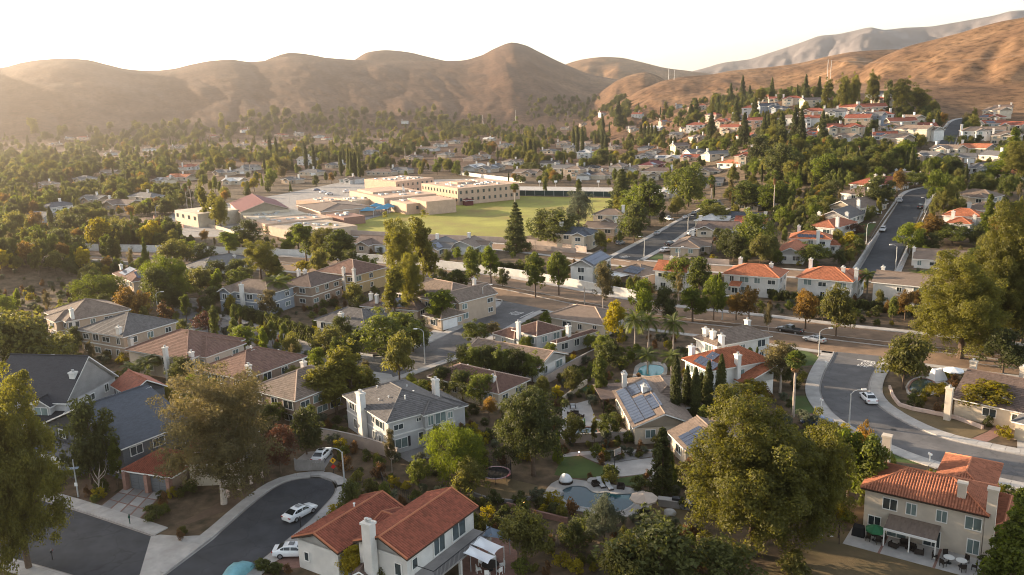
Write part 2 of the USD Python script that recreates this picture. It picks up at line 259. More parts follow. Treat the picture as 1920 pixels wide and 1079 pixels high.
# ------------------------------------------------------------------ the ground: one sheet out to the horizon
def build_ground():
    th = np.r_[np.linspace(-180, -90, 19)[:-1], np.linspace(-90, -40, 60)[:-1], np.linspace(-40, 44, 760), np.linspace(44, 90, 40)[1:], np.linspace(90, 180, 19)[1:-1]]
    a = np.radians(th)
    r = np.r_[[3.0, 40], np.arange(55, 260, 7.0), np.arange(260, 800, 7.5), np.arange(800, 3700, 13.0), np.arange(3700, 5300, 22.0), np.arange(5300, 6600, 130.), np.array([7200, 8400, 10000, 12400])]
    A, R = np.meshgrid(a, r, indexing='ij'); X, Y = R * np.sin(A), R * np.cos(A); Z = ground(X, Y)
    na, nr = len(a), len(r); v = np.stack([X, Y, Z], -1).reshape(-1, 3); i = np.arange(na)[:, None]; j = np.arange(nr - 1)[None, :]; k = (i + 1) % na
    f = np.stack([i * nr + j, i * nr + j + 1, k * nr + j + 1, k * nr + j], -1).reshape(-1, 4)[:, ::-1]
    c = len(v); v = np.vstack([v, [[0, 0, 0]]]); i = np.arange(na); k = (i + 1) % na
    fans = np.stack([np.full(na, c), k * nr, i * nr], -1)
    f = np.vstack([f[:, [0, 1, 2]], f[:, [0, 2, 3]], fans]).astype(int)
    n = np.cross(v[f[:, 1]] - v[f[:, 0]], v[f[:, 2]] - v[f[:, 0]])[:, 2]; f[n < 0] = f[n < 0][:, ::-1]
    obj('ground', (v, f), 'ground', smooth=True, kind='structure'); return float(v[:, 2].max())
GROUND_TOP = build_ground()

HAZE_D = 0.74e-4
def build_haze():
    m = usdkit.material(stage, '/World/Looks/haze', {'v': ('principled_volume', {'color': (1.0, 0.90, 0.80), 'density': HAZE_D, 'anisotropy': 0.78})}, [], volume='v.volume')
    mb = MB().box((-12700, -12700, -3), (12700, 12700, GROUND_TOP + 6))
    obj('haze', mb, m, kind='stuff', uv=False)
build_haze()

# ------------------------------------------------------------------ streets
def resample(p, step):
    p = np.asarray(p, float); d = np.r_[0, np.cumsum(np.linalg.norm(np.diff(p, axis=0), axis=1))]; n = max(int(d[-1] / step), 1); t = np.linspace(0, d[-1], n + 1)
    return np.stack([np.interp(t, d, p[:, k]) for k in range(p.shape[1])], 1)
def smoothline(p, it=2):
    p = np.asarray(p, float)
    for _ in range(it):
        q = np.empty((2 * len(p) - 2, p.shape[1])); q[0::2] = 0.75 * p[:-1] + 0.25 * p[1:]; q[1::2] = 0.25 * p[:-1] + 0.75 * p[1:]; p = np.vstack([p[:1], q, p[-1:]])
    return p
def px(pts): return np.array([atg(u, v) for u, v in pts])
def drape(name, poly, matname, off, kind='structure', dens=None, parent=None, **k):
    """a flat sheet of a shapely polygon laid on the ground"""
    mb = MB()
    if dens:
        x0, y0, x1, y1 = poly.bounds
        poly = poly.segmentize(dens); gs = []
        xs, ys = np.arange(math.floor(x0 / dens) * dens, x1, dens), np.arange(math.floor(y0 / dens) * dens, y1, dens)
        from shapely.geometry import box as sbox
        for x in xs:
            for y in ys:
                g = poly.intersection(sbox(x, y, x + dens, y + dens))
                for q in getattr(g, 'geoms', [g]):
                    if q.geom_type == 'Polygon' and q.area > 0.01: gs.append(q)
    else: gs = list(getattr(poly, 'geoms', [poly]))
    for g in gs: mb.prism(g, 0, off, ground)
    return obj(name, mb, matname, parent=parent, kind=kind, **k)
ROADS = {}
def strip_poly(L, R): return Polygon(np.vstack([L, R[::-1]])).buffer(0)
def band(line, w0, w1):
    """polygon between two offsets of a line (left positive)"""
    ls = LineString(line); a = np.array(ls.offset_curve(w0).coords); b = np.array(ls.offset_curve(w1).coords); return Polygon(np.vstack([a, b[::-1]])).buffer(0)
# edges of the streets, traced as the kerb lines on the ground
R_CUL_L = px([(60, 1290), (190, 1180), (311, 1079), (400, 1011), (428, 987), (463, 955.5), (492.5, 931.5), (518, 913), (544, 902), (574, 897), (601.6, 897)])
R_CUL_R = px([(200, 1310), (330, 1195), (455, 1079), (489, 1050), (522, 1024), (555, 998), (585, 972), (607, 948), (625.6, 928), (629, 915), (622, 904)])
R_LEFT_U = px([(-260, 855), (-120, 888), (0, 918), (122, 952), (200, 978), (285, 1007)])
R_LEFT_D = px([(-340, 960), (-160, 1000), (0, 1040), (120, 1072), (220, 1105), (300, 1140)])
R_MID1_U = px([(327, 566), (363, 561), (379, 577), (398, 591), (490, 619), (577, 646), (640, 663), (677, 671), (721, 673)])
R_MID1_D = px([(325, 600), (346, 614), (380, 622), (425, 636), (487, 656), (567, 678), (620, 697), (665, 709), (712, 716)])
R_MID2_U = px([(700, 672), (740, 668), (777, 657), (844, 627), (894, 601), (925, 583), (940, 572), (944, 564)])
R_MID2_D = px([(705, 716), (745, 706), (787, 690), (827, 677), (852, 667), (902, 640), (962, 606), (1003, 584), (1022, 580)])
BL_FAR = px([(-420, 452), (-200, 458), (0, 465), (143, 470), (280, 474), (500, 480), (665, 490), (800, 503), (930, 518), (1040, 537), (1120, 554), (1240, 574), (1350, 587), (1447, 596), (1540, 608), (1627, 618), (1713, 627), (1830, 640), (1980, 657)])
BL_NEAR_PX = [(907, 565), (1003, 580), (1240, 617), (1482, 649), (1560, 662), (1640, 668), (1720, 680), (1830, 697), (1980, 722)]
_bf = resample(smoothline(BL_FAR, 2), 6.0)
_bn = px(BL_NEAR_PX)
R_STRAIGHT_L = px([(1135, 490.5), (1147, 484), (1217, 448), (1273, 416), (1316, 393), (1350, 375)])
R_STRAIGHT_R = px([(1183, 495.5), (1193, 489.5), (1209, 481), (1250, 459), (1289, 432), (1319, 415), (1362, 391)])
R_COLL = px([(-300, 428), (-60, 432), (150, 436), (300, 434), (430, 428), (520, 427), (600, 433), (700, 442), (800, 451), (900, 460), (1000, 469), (1090, 480), (1150, 492), (1250, 499), (1340, 504), (1450, 511), (1560, 517.5), (1645, 522), (1760, 529), (1960, 545)])
R_HILL_L = px([(1604, 519), (1612.6, 505), (1639, 459), (1661.5, 420), (1682, 386), (1694, 367), (1706, 359), (1722, 355), (1747, 350)])
R_HILL_R = px([(1668, 524), (1675, 508), (1690, 475), (1716.6, 418), (1726, 396), (1735, 376), (1741, 368), (1748, 362), (1762, 356)])
R_TOP_L = px([(1752, 290), (1762, 268), (1769, 254.5), (1776, 239), (1781, 231), (1791, 225), (1812, 222)])
R_TOP_R = px([(1784, 290), (1789, 270), (1795.5, 253), (1802, 239), (1805, 232), (1809, 227), (1816, 224)])
R_STOP_L = px([(1568, 660), (1563, 673), (1553, 688), (1547, 700), (1541, 717), (1538.6, 734), (1545, 752), (1567, 780), (1597, 798), (1619, 811), (1667, 832), (1730, 857.5), (1800, 877), (1881, 898), (1960, 913)])
R_STOP_R = px([(1652, 668), (1642, 690), (1632, 705), (1627, 720), (1625, 735), (1630.5, 747), (1641, 759.5), (1667, 778), (1711, 802), (1767, 824), (1841, 841), (1920, 857), (2000, 870)])
def road(name, L, R, matname, smooth=2, n=None, dens=None, off=0.004):
    L, R = smoothline(L, smooth), smoothline(R, smooth); n = n or 40
    L, R = [np.stack([np.interp(np.linspace(0, 1, n), np.linspace(0, 1, len(q)), q[:, k]) for k in (0, 1)], 1) for q in (resample(L, 1.0), resample(R, 1.0))]
    P = strip_poly(L, R); ROADS[name] = P
    mb = MB(); m = 6; t = np.linspace(0, 1, m); g = L[:, None] * (1 - t)[None, :, None] + R[:, None] * t[None, :, None]; z = ground(g[..., 0], g[..., 1]) + off
    v = np.concatenate([g, z[..., None]], -1).reshape(-1, 3); i, j = np.meshgrid(np.arange(n - 1), np.arange(m - 1), indexing='ij')
    f = np.stack([i * m + j, i * m + j + 1, (i + 1) * m + j + 1, (i + 1) * m + j], -1).reshape(-1, 4)
    e = v[f[0]]; nz = np.cross(e[1] - e[0], e[2] - e[0])[2]
    if nz < 0: f = f[:, ::-1]
    mb.add(v, f); obj(name, mb, matname, kind='structure'); return L, R
def fit(n): return n
CUL = road('cul_de_sac_road', R_CUL_L, R_CUL_R, 'asphalt', n=60)
LEFT = road('side_street', R_LEFT_U, R_LEFT_D, 'asphalt', n=30)
MID1 = road('middle_street', R_MID1_U, R_MID1_D, 'asphalt_old', n=60)
MID2 = road('middle_street', R_MID2_U, R_MID2_D, 'asphalt_old', n=40, off=0.009)
STRAIGHT = road('straight_street', R_STRAIGHT_L, R_STRAIGHT_R, 'asphalt', smooth=0, n=30)
HILLR = road('hill_street', R_HILL_L, R_HILL_R, 'asphalt', n=60, off=0.08)
TOPR = road('upper_street', R_TOP_L, R_TOP_R, 'asphalt', n=40, off=0.12)
STOPR = road('curved_street', R_STOP_L, R_STOP_R, 'asphalt_old', n=80, off=0.012)
# the boulevard: two carriageways with a planted median
def offs(line, d):
    t = np.gradient(line, axis=0); t /= np.linalg.norm(t, axis=1, keepdims=True); return line + np.c_[t[:, 1], -t[:, 0]] * d     # positive: to the right of travel
_pn = LineString(_bn)
W_ALL = np.array([Point(p).distance(_pn) for p in _bf]); _ok = (_bf[:, 0] > -5) & (_bf[:, 0] < 80); W_BL = float(np.median(W_ALL[_ok]))
BLW = W_BL
F1, F2, F3, F4 = [offs(_bf, BLW * k) for k in (0.0, 0.42, 0.58, 1.0)]
def ribbon(name, A, B, matname, off, kind='structure'):
    mb = MB(); n = len(A); v = np.vstack([np.c_[A, ground(A[:, 0], A[:, 1]) + off], np.c_[B, ground(B[:, 0], B[:, 1]) + off]]); i = np.arange(n - 1)
    f = np.stack([i, i + 1, n + i + 1, n + i], -1); e = v[f[0]]
    if np.cross(e[1] - e[0], e[2] - e[0])[2] < 0: f = f[:, ::-1]
    return obj(name, mb.add(v, f), matname, kind=kind)
ribbon('boulevard_far_carriageway', F1, F2, 'asphalt_tan', 0.006); ribbon('boulevard_near_carriageway', F3, F4, 'asphalt_tan', 0.006)
obj('boulevard_median', MB().prism(strip_poly(offs(_bf, BLW * .43), offs(_bf, BLW * .57)), 0, 0.12, ground), 'soil', kind='structure')
for a, b in ((.42, .43), (.57, .58)): obj('median_kerb', MB().prism(strip_poly(offs(_bf, BLW * a), offs(_bf, BLW * b)), 0, 0.15, ground), 'concrete', kind='structure')
ROADS['boulevard'] = strip_poly(F1, F4)
VERGE_FAR = strip_poly(offs(_bf, -5.2), offs(_bf, -2.2))
_col = resample(smoothline(R_COLL, 2), 6.0)
ribbon('collector_street', offs(_col, -4.6), offs(_col, 4.6), 'asphalt_tan', 0.01)
ROADS['collector'] = strip_poly(offs(_col, -4.6), offs(_col, 4.6))
ALLROADS = unary_union(list(ROADS.values())).buffer(0.05)
# pavements: a kerb and slabs along both sides of the near streets, cut where another street comes in
def sidewalk(name, line, side, slab=None, w0=0.55, w1=1.95, matname='concrete', gutter=True, close=False, clip=None):
    line = resample(smoothline(line, 1), 1.0); s = side; cut = ALLROADS.buffer(0.4)
    def poly(a, b):
        A, B = offs(line, s * a), offs(line, s * b); p = strip_poly(A, B).difference(ALLROADS)
        return p if clip is None else p.intersection(clip)
    if gutter:
        obj('kerb', MB().prism(poly(0.32, w0 - 0.02), 0, 0.15, ground), 'concrete', kind='structure')
        obj('gutter', MB().prism(poly(-0.25, 0.31), 0, 0.022, ground), 'concrete_dark', kind='structure')
    if slab is None:
        return obj(name, MB().prism(poly(w0, w1), 0, 0.14, ground), matname, kind='structure')
    x = UsdGeom.Xform.Define(stage, path_for(name)).GetPrim(); tag(x, kind='structure')
    q = resample(line, slab); A, B = offs(q, s * w0), offs(q, s * w1)
    for i in range(len(q) - 1):
        def lerp(P, t): return P[i] * (1 - t) + P[i + 1] * t
        pg = Polygon([lerp(A, .012), lerp(A, .988), lerp(B, .988), lerp(B, .012)]).buffer(0).difference(cut)
        if pg.is_empty or pg.area < 0.3: continue
        if clip is not None and not clip.contains(pg.centroid): continue
        obj('slab', MB().prism(pg, 0, 0.14 + 0.006 * ((i * 7) % 3), ground), matname, parent=x)
    return x
def pxpoly(pts): return Polygon(px(pts)).buffer(0)
_near = Polygon([(-120, 55), (120, 55), (120, 150), (-120, 150)])
sidewalk('cul_de_sac_pavement', CUL[0], -1, 1.55, clip=_near)
sidewalk('cul_de_sac_pavement', np.vstack([CUL[0][-3:], CUL[1][-4:][::-1]]), -1, 1.55, clip=_near)
sidewalk('cul_de_sac_pavement', CUL[1], 1, 1.55, clip=_near)
sidewalk('side_street_pavement', LEFT[0], -1, 1.55, w1=2.3, clip=_near)
sidewalk('side_street_pavement', LEFT[1], 1, 1.55, w1=2.3, clip=_near)
sidewalk('curved_street_pavement', STOPR[0], 1, 1.8, w1=2.6)
sidewalk('curved_street_pavement', STOPR[1], -1, 1.8, w1=2.4)
for R, nm in ((MID1, 'middle_street_pavement'), (MID2, 'middle_street_pavement'), (STRAIGHT, 'straight_street_pavement'), (HILLR, 'hill_street_pavement'), (TOPR, 'upper_street_pavement')):
    sidewalk(nm, R[0], -1, w1=2.1); sidewalk(nm, R[1], 1, w1=2.1)
obj('boulevard_pavement', MB().prism(strip_poly(offs(_bf, -2.4), offs(_bf, -.15)).difference(ALLROADS), 0, 0.14, ground), 'concrete', kind='structure')
obj('boulevard_pavement', MB().prism(strip_poly(F4, offs(F4, 1.9)).difference(ALLROADS.buffer(.3)), 0, 0.14, ground), 'concrete', kind='structure')
for s in (-1, 1): obj('collector_pavement', MB().prism(strip_poly(offs(_col, s * 4.7), offs(_col, s * 6.3)).difference(ALLROADS), 0, 0.14, ground), 'concrete', kind='structure')
# concrete cross gutter where the cul de sac meets the side street
drape('cross_gutter', pxpoly([(283, 1006), (300, 1003), (345, 1006), (400, 1003), (440, 975), (455, 958), (400, 1012), (311, 1079), (230, 1150), (205, 1150), (262, 1078)]), 'concrete', 0.02)
# ------------------------------------------------------------------ house materials
def roofmat(name, col, kind='tile', var=0.35):
    """roof tile by uv in metres: u along the eave, v up the slope"""
    du, dv = {'tile': (0.30, 0.40), 'flat': (0.33, 0.36), 'comp': (0.5, 0.16)}[kind]
    c1, c3 = tuple(c * (1 - var) for c in col), tuple(min(1, c * (1 + var * 0.8)) for c in col)
    nd = {'uv': ('uvmap', {'attribute': 'st'}), 'sp': ('separate_xyz', {}), 'ud': ('math', {'math_type': 'divide', 'value2': du}), 'vd': ('math', {'math_type': 'divide', 'value2': dv}), 'uf': ('math', {'math_type': 'floor'}), 'vf': ('math', {'math_type': 'floor'}),
          'cx': ('combine_xyz', {}), 'wn': ('white_noise_texture', {'dimensions': '3D'}), 'g': ('geometry', {}), 'ns': ('noise_texture', {'scale': 0.7, 'detail': 4.0}), 'ad': ('math', {'math_type': 'multiply_add', 'value2': 0.55}), 'as': ('math', {'math_type': 'multiply', 'value2': 0.62}), 'rp': ('rgb_ramp', {'ramp': [(0.2, c1), (0.5, col), (0.85, c3)]}),
          'vr': ('math', {'math_type': 'fraction'}), 'ur': ('math', {'math_type': 'fraction'}), 'us': ('math', {'math_type': 'multiply', 'value2': math.pi}), 'ss': ('math', {'math_type': 'sine'}), 'vi': ('math', {'math_type': 'multiply_add', 'value2': -0.7, 'value3': 0.7}), 'hs': ('math', {'math_type': 'add'}),
          'bp': ('bump', {'strength': 0.8 if kind != 'comp' else 0.2, 'distance': 0.05}), 'p': ('principled_bsdf', {'roughness': 0.78, 'specular_ior_level': 0.3})}
    ln = [('uv.UV', 'sp.vector'), ('sp.x', 'ud.value1'), ('sp.y', 'vd.value1'), ('ud.value', 'uf.value1'), ('vd.value', 'vf.value1'), ('uf.value', 'cx.x'), ('vf.value', 'cx.y'), ('cx.vector', 'wn.vector'), ('g.position', 'ns.vector'), ('ns.fac', 'as.value1'), ('wn.value', 'ad.value1'), ('as.value', 'ad.value3'), ('ad.value', 'rp.fac'), ('rp.color', 'p.base_color'),
          ('vd.value', 'vr.value1'), ('ud.value', 'ur.value1'), ('ur.value', 'us.value1'), ('us.value', 'ss.value1'), ('vr.value', 'vi.value1'), ('ss.value', 'hs.value1'), ('vi.value', 'hs.value2'), (('hs.value' if kind == 'tile' else 'vi.value'), 'bp.height'), ('bp.normal', 'p.normal')]
    LOOK[name] = usdkit.material(stage, '/World/Looks/' + name, nd, ln, surface='p.BSDF')
for n_, c_, k_ in (('roof_terracotta', (0.2952, 0.1107, 0.0615), 'tile'), ('roof_red', (0.2378, 0.0697, 0.041), 'tile'), ('roof_orange', (0.3444, 0.123, 0.0615), 'tile'), ('roof_rust', (0.164, 0.0918, 0.0697), 'tile'), ('roof_brown', (0.1271, 0.0902, 0.0754), 'flat'), ('roof_tan', (0.1804, 0.1353, 0.1066), 'flat'),
                   ('roof_grey', (0.1107, 0.1025, 0.1), 'flat'), ('roof_slate', (0.0615, 0.0697, 0.0861), 'comp'), ('roof_black', (0.0262, 0.0279, 0.0344), 'comp'), ('roof_comp_grey', (0.123, 0.1189, 0.1189), 'comp'), ('roof_comp_tan', (0.1804, 0.1353, 0.1066), 'comp'), ('roof_maroon', (0.1066, 0.0246, 0.0287), 'comp')):
    roofmat(n_, c_, k_, 0.32 if k_ != 'comp' else 0.18)
for n_, c_ in (('wall_white', (0.60, 0.58, 0.545)), ('wall_cream', (0.52, 0.44, 0.34)), ('wall_tan', (0.42, 0.33, 0.25)), ('wall_brown', (0.30, 0.22, 0.165)), ('wall_grey', (0.46, 0.45, 0.44)), ('wall_bluegrey', (0.25, 0.28, 0.32)), ('wall_dark', (0.13, 0.135, 0.145)), ('wall_beige', (0.52, 0.45, 0.37)), ('wall_yellow', (0.48, 0.35, 0.19)), ('wall_peach', (0.48, 0.34, 0.25)), ('block', (0.40, 0.32, 0.27)), ('wall_pinkish', (0.55, 0.42, 0.35))):
    mat(n_, c_, 0.88, tuple(c * 0.72 for c in c_), 0.28, 0.6, 0.25, 9, spec=0.2)
mat('trim', (0.74, 0.72, 0.68), 0.6, None, 0.1, 1.0)
mat('ridge_light', (0.42, 0.30, 0.23), 0.8, None, 0.25, 2.0)
mat('flat_roof', (0.50, 0.485, 0.465), 0.85, (0.30, 0.28, 0.26), 0.6, 0.25)
mat('shutter', (0.035, 0.035, 0.04), 0.6, None, 0)
mat('dark_metal', (0.03, 0.03, 0.033), 0.45, None, 0, metal=0.3)
mat('galv', (0.42, 0.42, 0.41), 0.5, None, 0.15, 2.0, metal=0.4)
mat('wood_dark', (0.055, 0.035, 0.025), 0.75, None, 0.3, 3.0)
mat('wood', (0.22, 0.14, 0.085), 0.75, None, 0.3, 3.0)
mat('bark', (0.11, 0.075, 0.052), 0.9, (0.06, 0.04, 0.03), 0.5, 3.0, 0.6, 12)
mat('bark_pale', (0.36, 0.30, 0.25), 0.85, (0.2, 0.15, 0.11), 0.5, 2.0, 0.4, 10)
def glassmat(name, tint, rough=0.06):
    LOOK[name] = usdkit.material(stage, '/World/Looks/' + name, {'g': ('geometry', {}), 'n': ('noise_texture', {'scale': 0.45, 'detail': 2.0}), 'r': ('rgb_ramp', {'ramp': [(0.35, tuple(t * 0.5 for t in tint)), (0.65, tint)]}), 'p': ('principled_bsdf', {'roughness': rough, 'specular_ior_level': 0.8, 'ior': 1.5})}, [('g.position', 'n.vector'), ('n.fac', 'r.fac'), ('r.color', 'p.base_color')], surface='p.BSDF')
glassmat('glass', (0.05, 0.065, 0.07)); glassmat('glass_blind', (0.20, 0.26, 0.25), 0.1)
LOOK['solar'] = usdkit.material(stage, '/World/Looks/solar', {'uv': ('uvmap', {'attribute': 'st'}), 'br': ('brick_texture', {'offset': 0.0, 'color1': (0.012, 0.02, 0.045), 'color2': (0.018, 0.028, 0.06), 'mortar': (0.10, 0.11, 0.13), 'scale': 1.0, 'mortar_size': 0.006, 'brick_width': 0.16, 'row_height': 0.16}), 'p': ('principled_bsdf', {'roughness': 0.12, 'specular_ior_level': 0.6})}, [('uv.UV', 'br.vector'), ('br.color', 'p.base_color')], surface='p.BSDF')

# ------------------------------------------------------------------ houses
OV = 0.45
PROT = []          # ground outlines that no tree may grow in
ROOFPX = []        # picture outlines that random trees should not cover
def poly_tiles(mb, P, eu, ev, n, barrel, du=0.30, dv=0.40):
    """real tiles on one roof plane; P: corners, eu along the eave, ev up the slope"""
    P = np.asarray(P, float); o = P[0]; U = (P - o) @ eu; V = (P - o) @ ev
    pg = Polygon(np.c_[U, V]).buffer(0)
    if pg.is_empty: return
    u0, v0, u1, v1 = pg.bounds
    if barrel:
        for k in range(int((u1 - u0) / du)):
            a = u0 + k * du; m = a + du / 2; c = pg.intersection(LineString([(m, v0 - 1), (m, v1 + 1)]))
            if c.is_empty or c.geom_type != 'LineString': continue
            lo, hi = sorted([c.coords[0][1], c.coords[-1][1]])
            if hi - lo < 0.25: continue
            q = [(0, 0.0), (0.22, 0.075), (0.5, 0.105), (0.78, 0.075), (1.0, 0.0)]
            nv = max(1, int(round((hi - lo) / dv))); s = (hi - lo) / nv
            for j in range(nv):
                w = lo + j * s; vs = []
                for vv, lift in ((w - 0.04, 0.045), (w + s, 0.01)):
                    vs += [o + eu * (a + t * du) + ev * vv + n * (h + lift) for t, h in q]
                uv = [(a + t * du * 0.999 + .0005, w + 0.5 * s) for t, h in q] * 2
                mb.add(vs, [[i, i + 1, 6 + i, 5 + i] for i in range(4)], uv)
    else:
        nv = max(1, int(round((v1 - v0) / dv))); s = (v1 - v0) / nv
        for j in range(nv):
            w = v0 + j * s; m = w + s / 2; c = pg.intersection(LineString([(u0 - 1, m), (u1 + 1, m)]))
            if c.is_empty or c.geom_type != 'LineString': continue
            lo, hi = sorted([c.coords[0][0], c.coords[-1][0]])
            A, B = o + eu * lo + ev * (w - 0.03), o + eu * hi + ev * (w - 0.03)
            C, D = o + eu * hi + ev * (w + s), o + eu * lo + ev * (w + s)
            t = [(lo, w + .02), (hi, w + .02), (hi, w + s - .01), (lo, w + s - .01)]
            mb.quad(A + n * .08, B + n * .08, C + n * .012, D + n * .012, t); mb.quad(A + n * .004, B + n * .004, B + n * .08, A + n * .08, t)
class House:
    def __init__(s, label, origin, ex, z, wall, roof, cat='house', name='house', group=None, cap=None, tiles=None, trimband=False, far=False):
        s.o = np.array([origin[0], origin[1], z]); s.ex = np.asarray(ex, float)[:2] / np.linalg.norm(ex[:2]); s.ey = np.array([-s.ex[1], s.ex[0]])
        s.rz = math.atan2(s.ex[1], s.ex[0]); s.T = thing(name, label, cat, s.o, s.rz, group)
        s.wall, s.roof, s.cap, s.tiles, s.band, s.far = wall, roof, cap, tiles, trimband, far
        s.wm, s.rm, s.cm, s.tm, s.bm, s.fm = MB(), MB(), MB(), MB(), MB(), MB(); s.wings = []
    def loc(s, p): d = np.asarray(p[:2]) - s.o[:2]; return np.array([d @ s.ex, d @ s.ey])
    def world(s, x, y, z=0.0): return np.array([*(s.o[:2] + s.ex * x + s.ey * y), s.o[2] + z])
    def plane(s, P):
        P = [np.asarray(p, float) for p in P]; eu = P[1] - P[0]; eu /= np.linalg.norm(eu); n = np.cross(eu, P[2] - P[0]); n /= np.linalg.norm(n); ev = np.cross(n, eu)
        t = [((p - P[0]) @ eu, (p - P[0]) @ ev) for p in P]
        s.rm.add(P, [[0, i, i + 1] for i in range(1, len(P) - 1)], t)
        if s.tiles: poly_tiles(s.tm, P, eu, ev, n, s.tiles == 'barrel')
    def capline(s, a, b):
        a, b = np.asarray(a, float), np.asarray(b, float); obj('ridge_cap', MB().tube([a + [0, 0, .06], b + [0, 0, .06]], 0.13, 5), s.cap or s.roof, s.T, uv=False)
    def wing(s, x0, y0, x1, y1, he, kind='H', tan=0.42, base=0.0, ov=OV):
        """one block: outline of the eaves, eave height, roof kind (H hip, X or Y gable along that axis, F flat, S shed up towards y1)"""
        s.wings.append((x0, y0, x1, y1, he, kind, base, ov)); w, d = x1 - x0, y1 - y0; k = len(s.wings); jz = 0.003 * k
        wx0, wy0, wx1, wy1 = x0 + ov, y0 + ov, x1 - ov, y1 - ov
        if kind == 'F': wx0, wy0, wx1, wy1 = x0, y0, x1, y1
        s.wm.box((wx0 + jz, wy0 + jz, base - 0.5), (wx1 - jz, wy1 - jz, he - 0.05 - jz))
        if s.band and he > 4.2: s.bm.box((wx0 - .05, wy0 - .05, he / 2 + .1), (wx1 + .05, wy1 + .05, he / 2 + .32))
        th = 0.2; e = he
        if kind == 'H':
            q = min(w, d) / 2; h = q * tan
            A, B, C, D = (x0, y0, e), (x1, y0, e), (x1, y1, e), (x0, y1, e)
            if w >= d: R0, R1 = (x0 + q, (y0 + y1) / 2, e + h), (x1 - q, (y0 + y1) / 2, e + h); F = [[A, B, R1, R0], [B, C, R1], [C, D, R0, R1], [D, A, R0]]; ends = [(A, R0), (D, R0), (B, R1), (C, R1)]
            else: R0, R1 = ((x0 + x1) / 2, y0 + q, e + h), ((x0 + x1) / 2, y1 - q, e + h); F = [[A, B, R0], [B, C, R1, R0], [C, D, R1], [D, A, R0, R1]]; ends = [(A, R0), (B, R0), (C, R1), (D, R1)]
            for f in F: s.plane(f)
            if w != d: s.capline(R0, R1)
            for a, b in ends: s.capline(a, b)
            lo = [np.array(p) - [0, 0, th] for p in (A, B, C, D)]; hi = [np.array(p) - [0, 0, .002] for p in (A, B, C, D)]
            for i in range(4): s.fm.quad(lo[i], lo[(i + 1) % 4], hi[(i + 1) % 4], hi[i])
            s.fm.quad(lo[3], lo[2], lo[1], lo[0])
        elif kind in 'XY':
            if kind == 'X': c = (y0 + y1) / 2; h = d / 2 * tan; pts = lambda t, y, z: (t, y, z); t0, t1, s0, s1 = x0, x1, y0, y1; wt0, wt1, ws0, ws1 = wx0, wx1, wy0, wy1
            else: c = (x0 + x1) / 2; h = w / 2 * tan; pts = lambda t, y, z: (y, t, z); t0, t1, s0, s1 = y0, y1, x0, x1; wt0, wt1, ws0, ws1 = wy0, wy1, wx0, wx1
            flip = kind == 'Y'
            for sa in (s0, s1):
                P = [pts(t0, sa, e), pts(t1, sa, e), pts(t1, c, e + h), pts(t0, c, e + h)]
                if (sa == s1) != flip: P = [P[1], P[0], P[3], P[2]]
                s.plane(P); lo = [np.array(p) - [0, 0, th] for p in P]; up = [np.array(p) - [0, 0, .002] for p in P]
                s.fm.quad(lo[3], lo[2], lo[1], lo[0])
                for i in (0, 1, 3): s.fm.quad(lo[i], lo[(i + 1) % 4], up[(i + 1) % 4], up[i])
            s.capline(pts(t0, c, e + h), pts(t1, c, e + h))
            if s.cap:
                for t in (t0 + .1, t1 - .1): s.capline(pts(t, s0, e), pts(t, c, e + h)); s.capline(pts(t, s1, e), pts(t, c, e + h))
            zl = e - th - .02; sl = (ws1 - ws0) / 2 * tan
            for t in (wt0 + jz, wt1 - jz):
                a, b, m = pts(t, ws0, zl - .03), pts(t, ws1, zl - .03), pts(t, c, zl + sl - .03 + ov * tan * 0)
                s.wm.add([a, b, m], [[0, 1, 2], [2, 1, 0]])
        elif kind == 'F':
            s.rm.quad((x0 + .25, y0 + .25, e - .35), (x1 - .25, y0 + .25, e - .35), (x1 - .25, y1 - .25, e - .35), (x0 + .25, y1 - .25, e - .35))
            for a, b in (((x0, y0), (x1, y0 + .25)), ((x0, y1 - .25), (x1, y1)), ((x0, y0 + .25), (x0 + .25, y1 - .25)), ((x1 - .25, y0 + .25), (x1, y1 - .25))): s.wm.box((*a, e - .06), (*b, e))
        elif kind == 'S':
            h = d * tan; P = [(x0, y0, e), (x1, y0, e), (x1, y1, e + h), (x0, y1, e + h)]; s.plane(P)
            lo = [np.array(p) - [0, 0, th] for p in P]
            for i in range(4): s.fm.quad(lo[i], lo[(i + 1) % 4], np.array(P[(i + 1) % 4]) - [0, 0, .002], np.array(P[i]) - [0, 0, .002])
            s.fm.quad(lo[3], lo[2], lo[1], lo[0])
            s.wm.add([(wx0, wy0, e - .3), (wx0, wy1, e - .3), (wx0, wy1, e + h - .4), (wx1, wy0, e - .3), (wx1, wy1, e - .3), (wx1, wy1, e + h - .4)], [[0, 1, 2], [2, 1, 0], [3, 4, 5], [5, 4, 3], [1, 4, 2], [4, 5, 2]])
        PROT.append(Polygon([s.world(*q)[:2] for q in ((x0 - .3, y0 - .3), (x1 + .3, y0 - .3), (x1 + .3, y1 + .3), (x0 - .3, y1 + .3))]))
        from shapely.geometry import MultiPoint
        ROOFPX.append(MultiPoint([proj(s.world(*q)) for q in ((x0, y0, e), (x1, y0, e), (x1, y1, e), (x0, y1, e), ((x0 + x1) / 2, (y0 + y1) / 2, e + 1.5))] + [proj(s.world((x0 + x1) / 2, y0, e * 0.45))]).convex_hull)
        return s
    def wallframe(s, i, side):
        x0, y0, x1, y1, he, kind, base, ov = s.wings[i]
        if kind != 'F': x0, y0, x1, y1 = x0 + ov, y0 + ov, x1 - ov, y1 - ov
        return {'S': ((x0, y0), (1, 0), (0, -1), x1 - x0), 'E': ((x1, y0), (0, 1), (1, 0), y1 - y0), 'N': ((x1, y1), (-1, 0), (0, 1), x1 - x0), 'W': ((x0, y1), (0, -1), (-1, 0), y1 - y0)}[side]
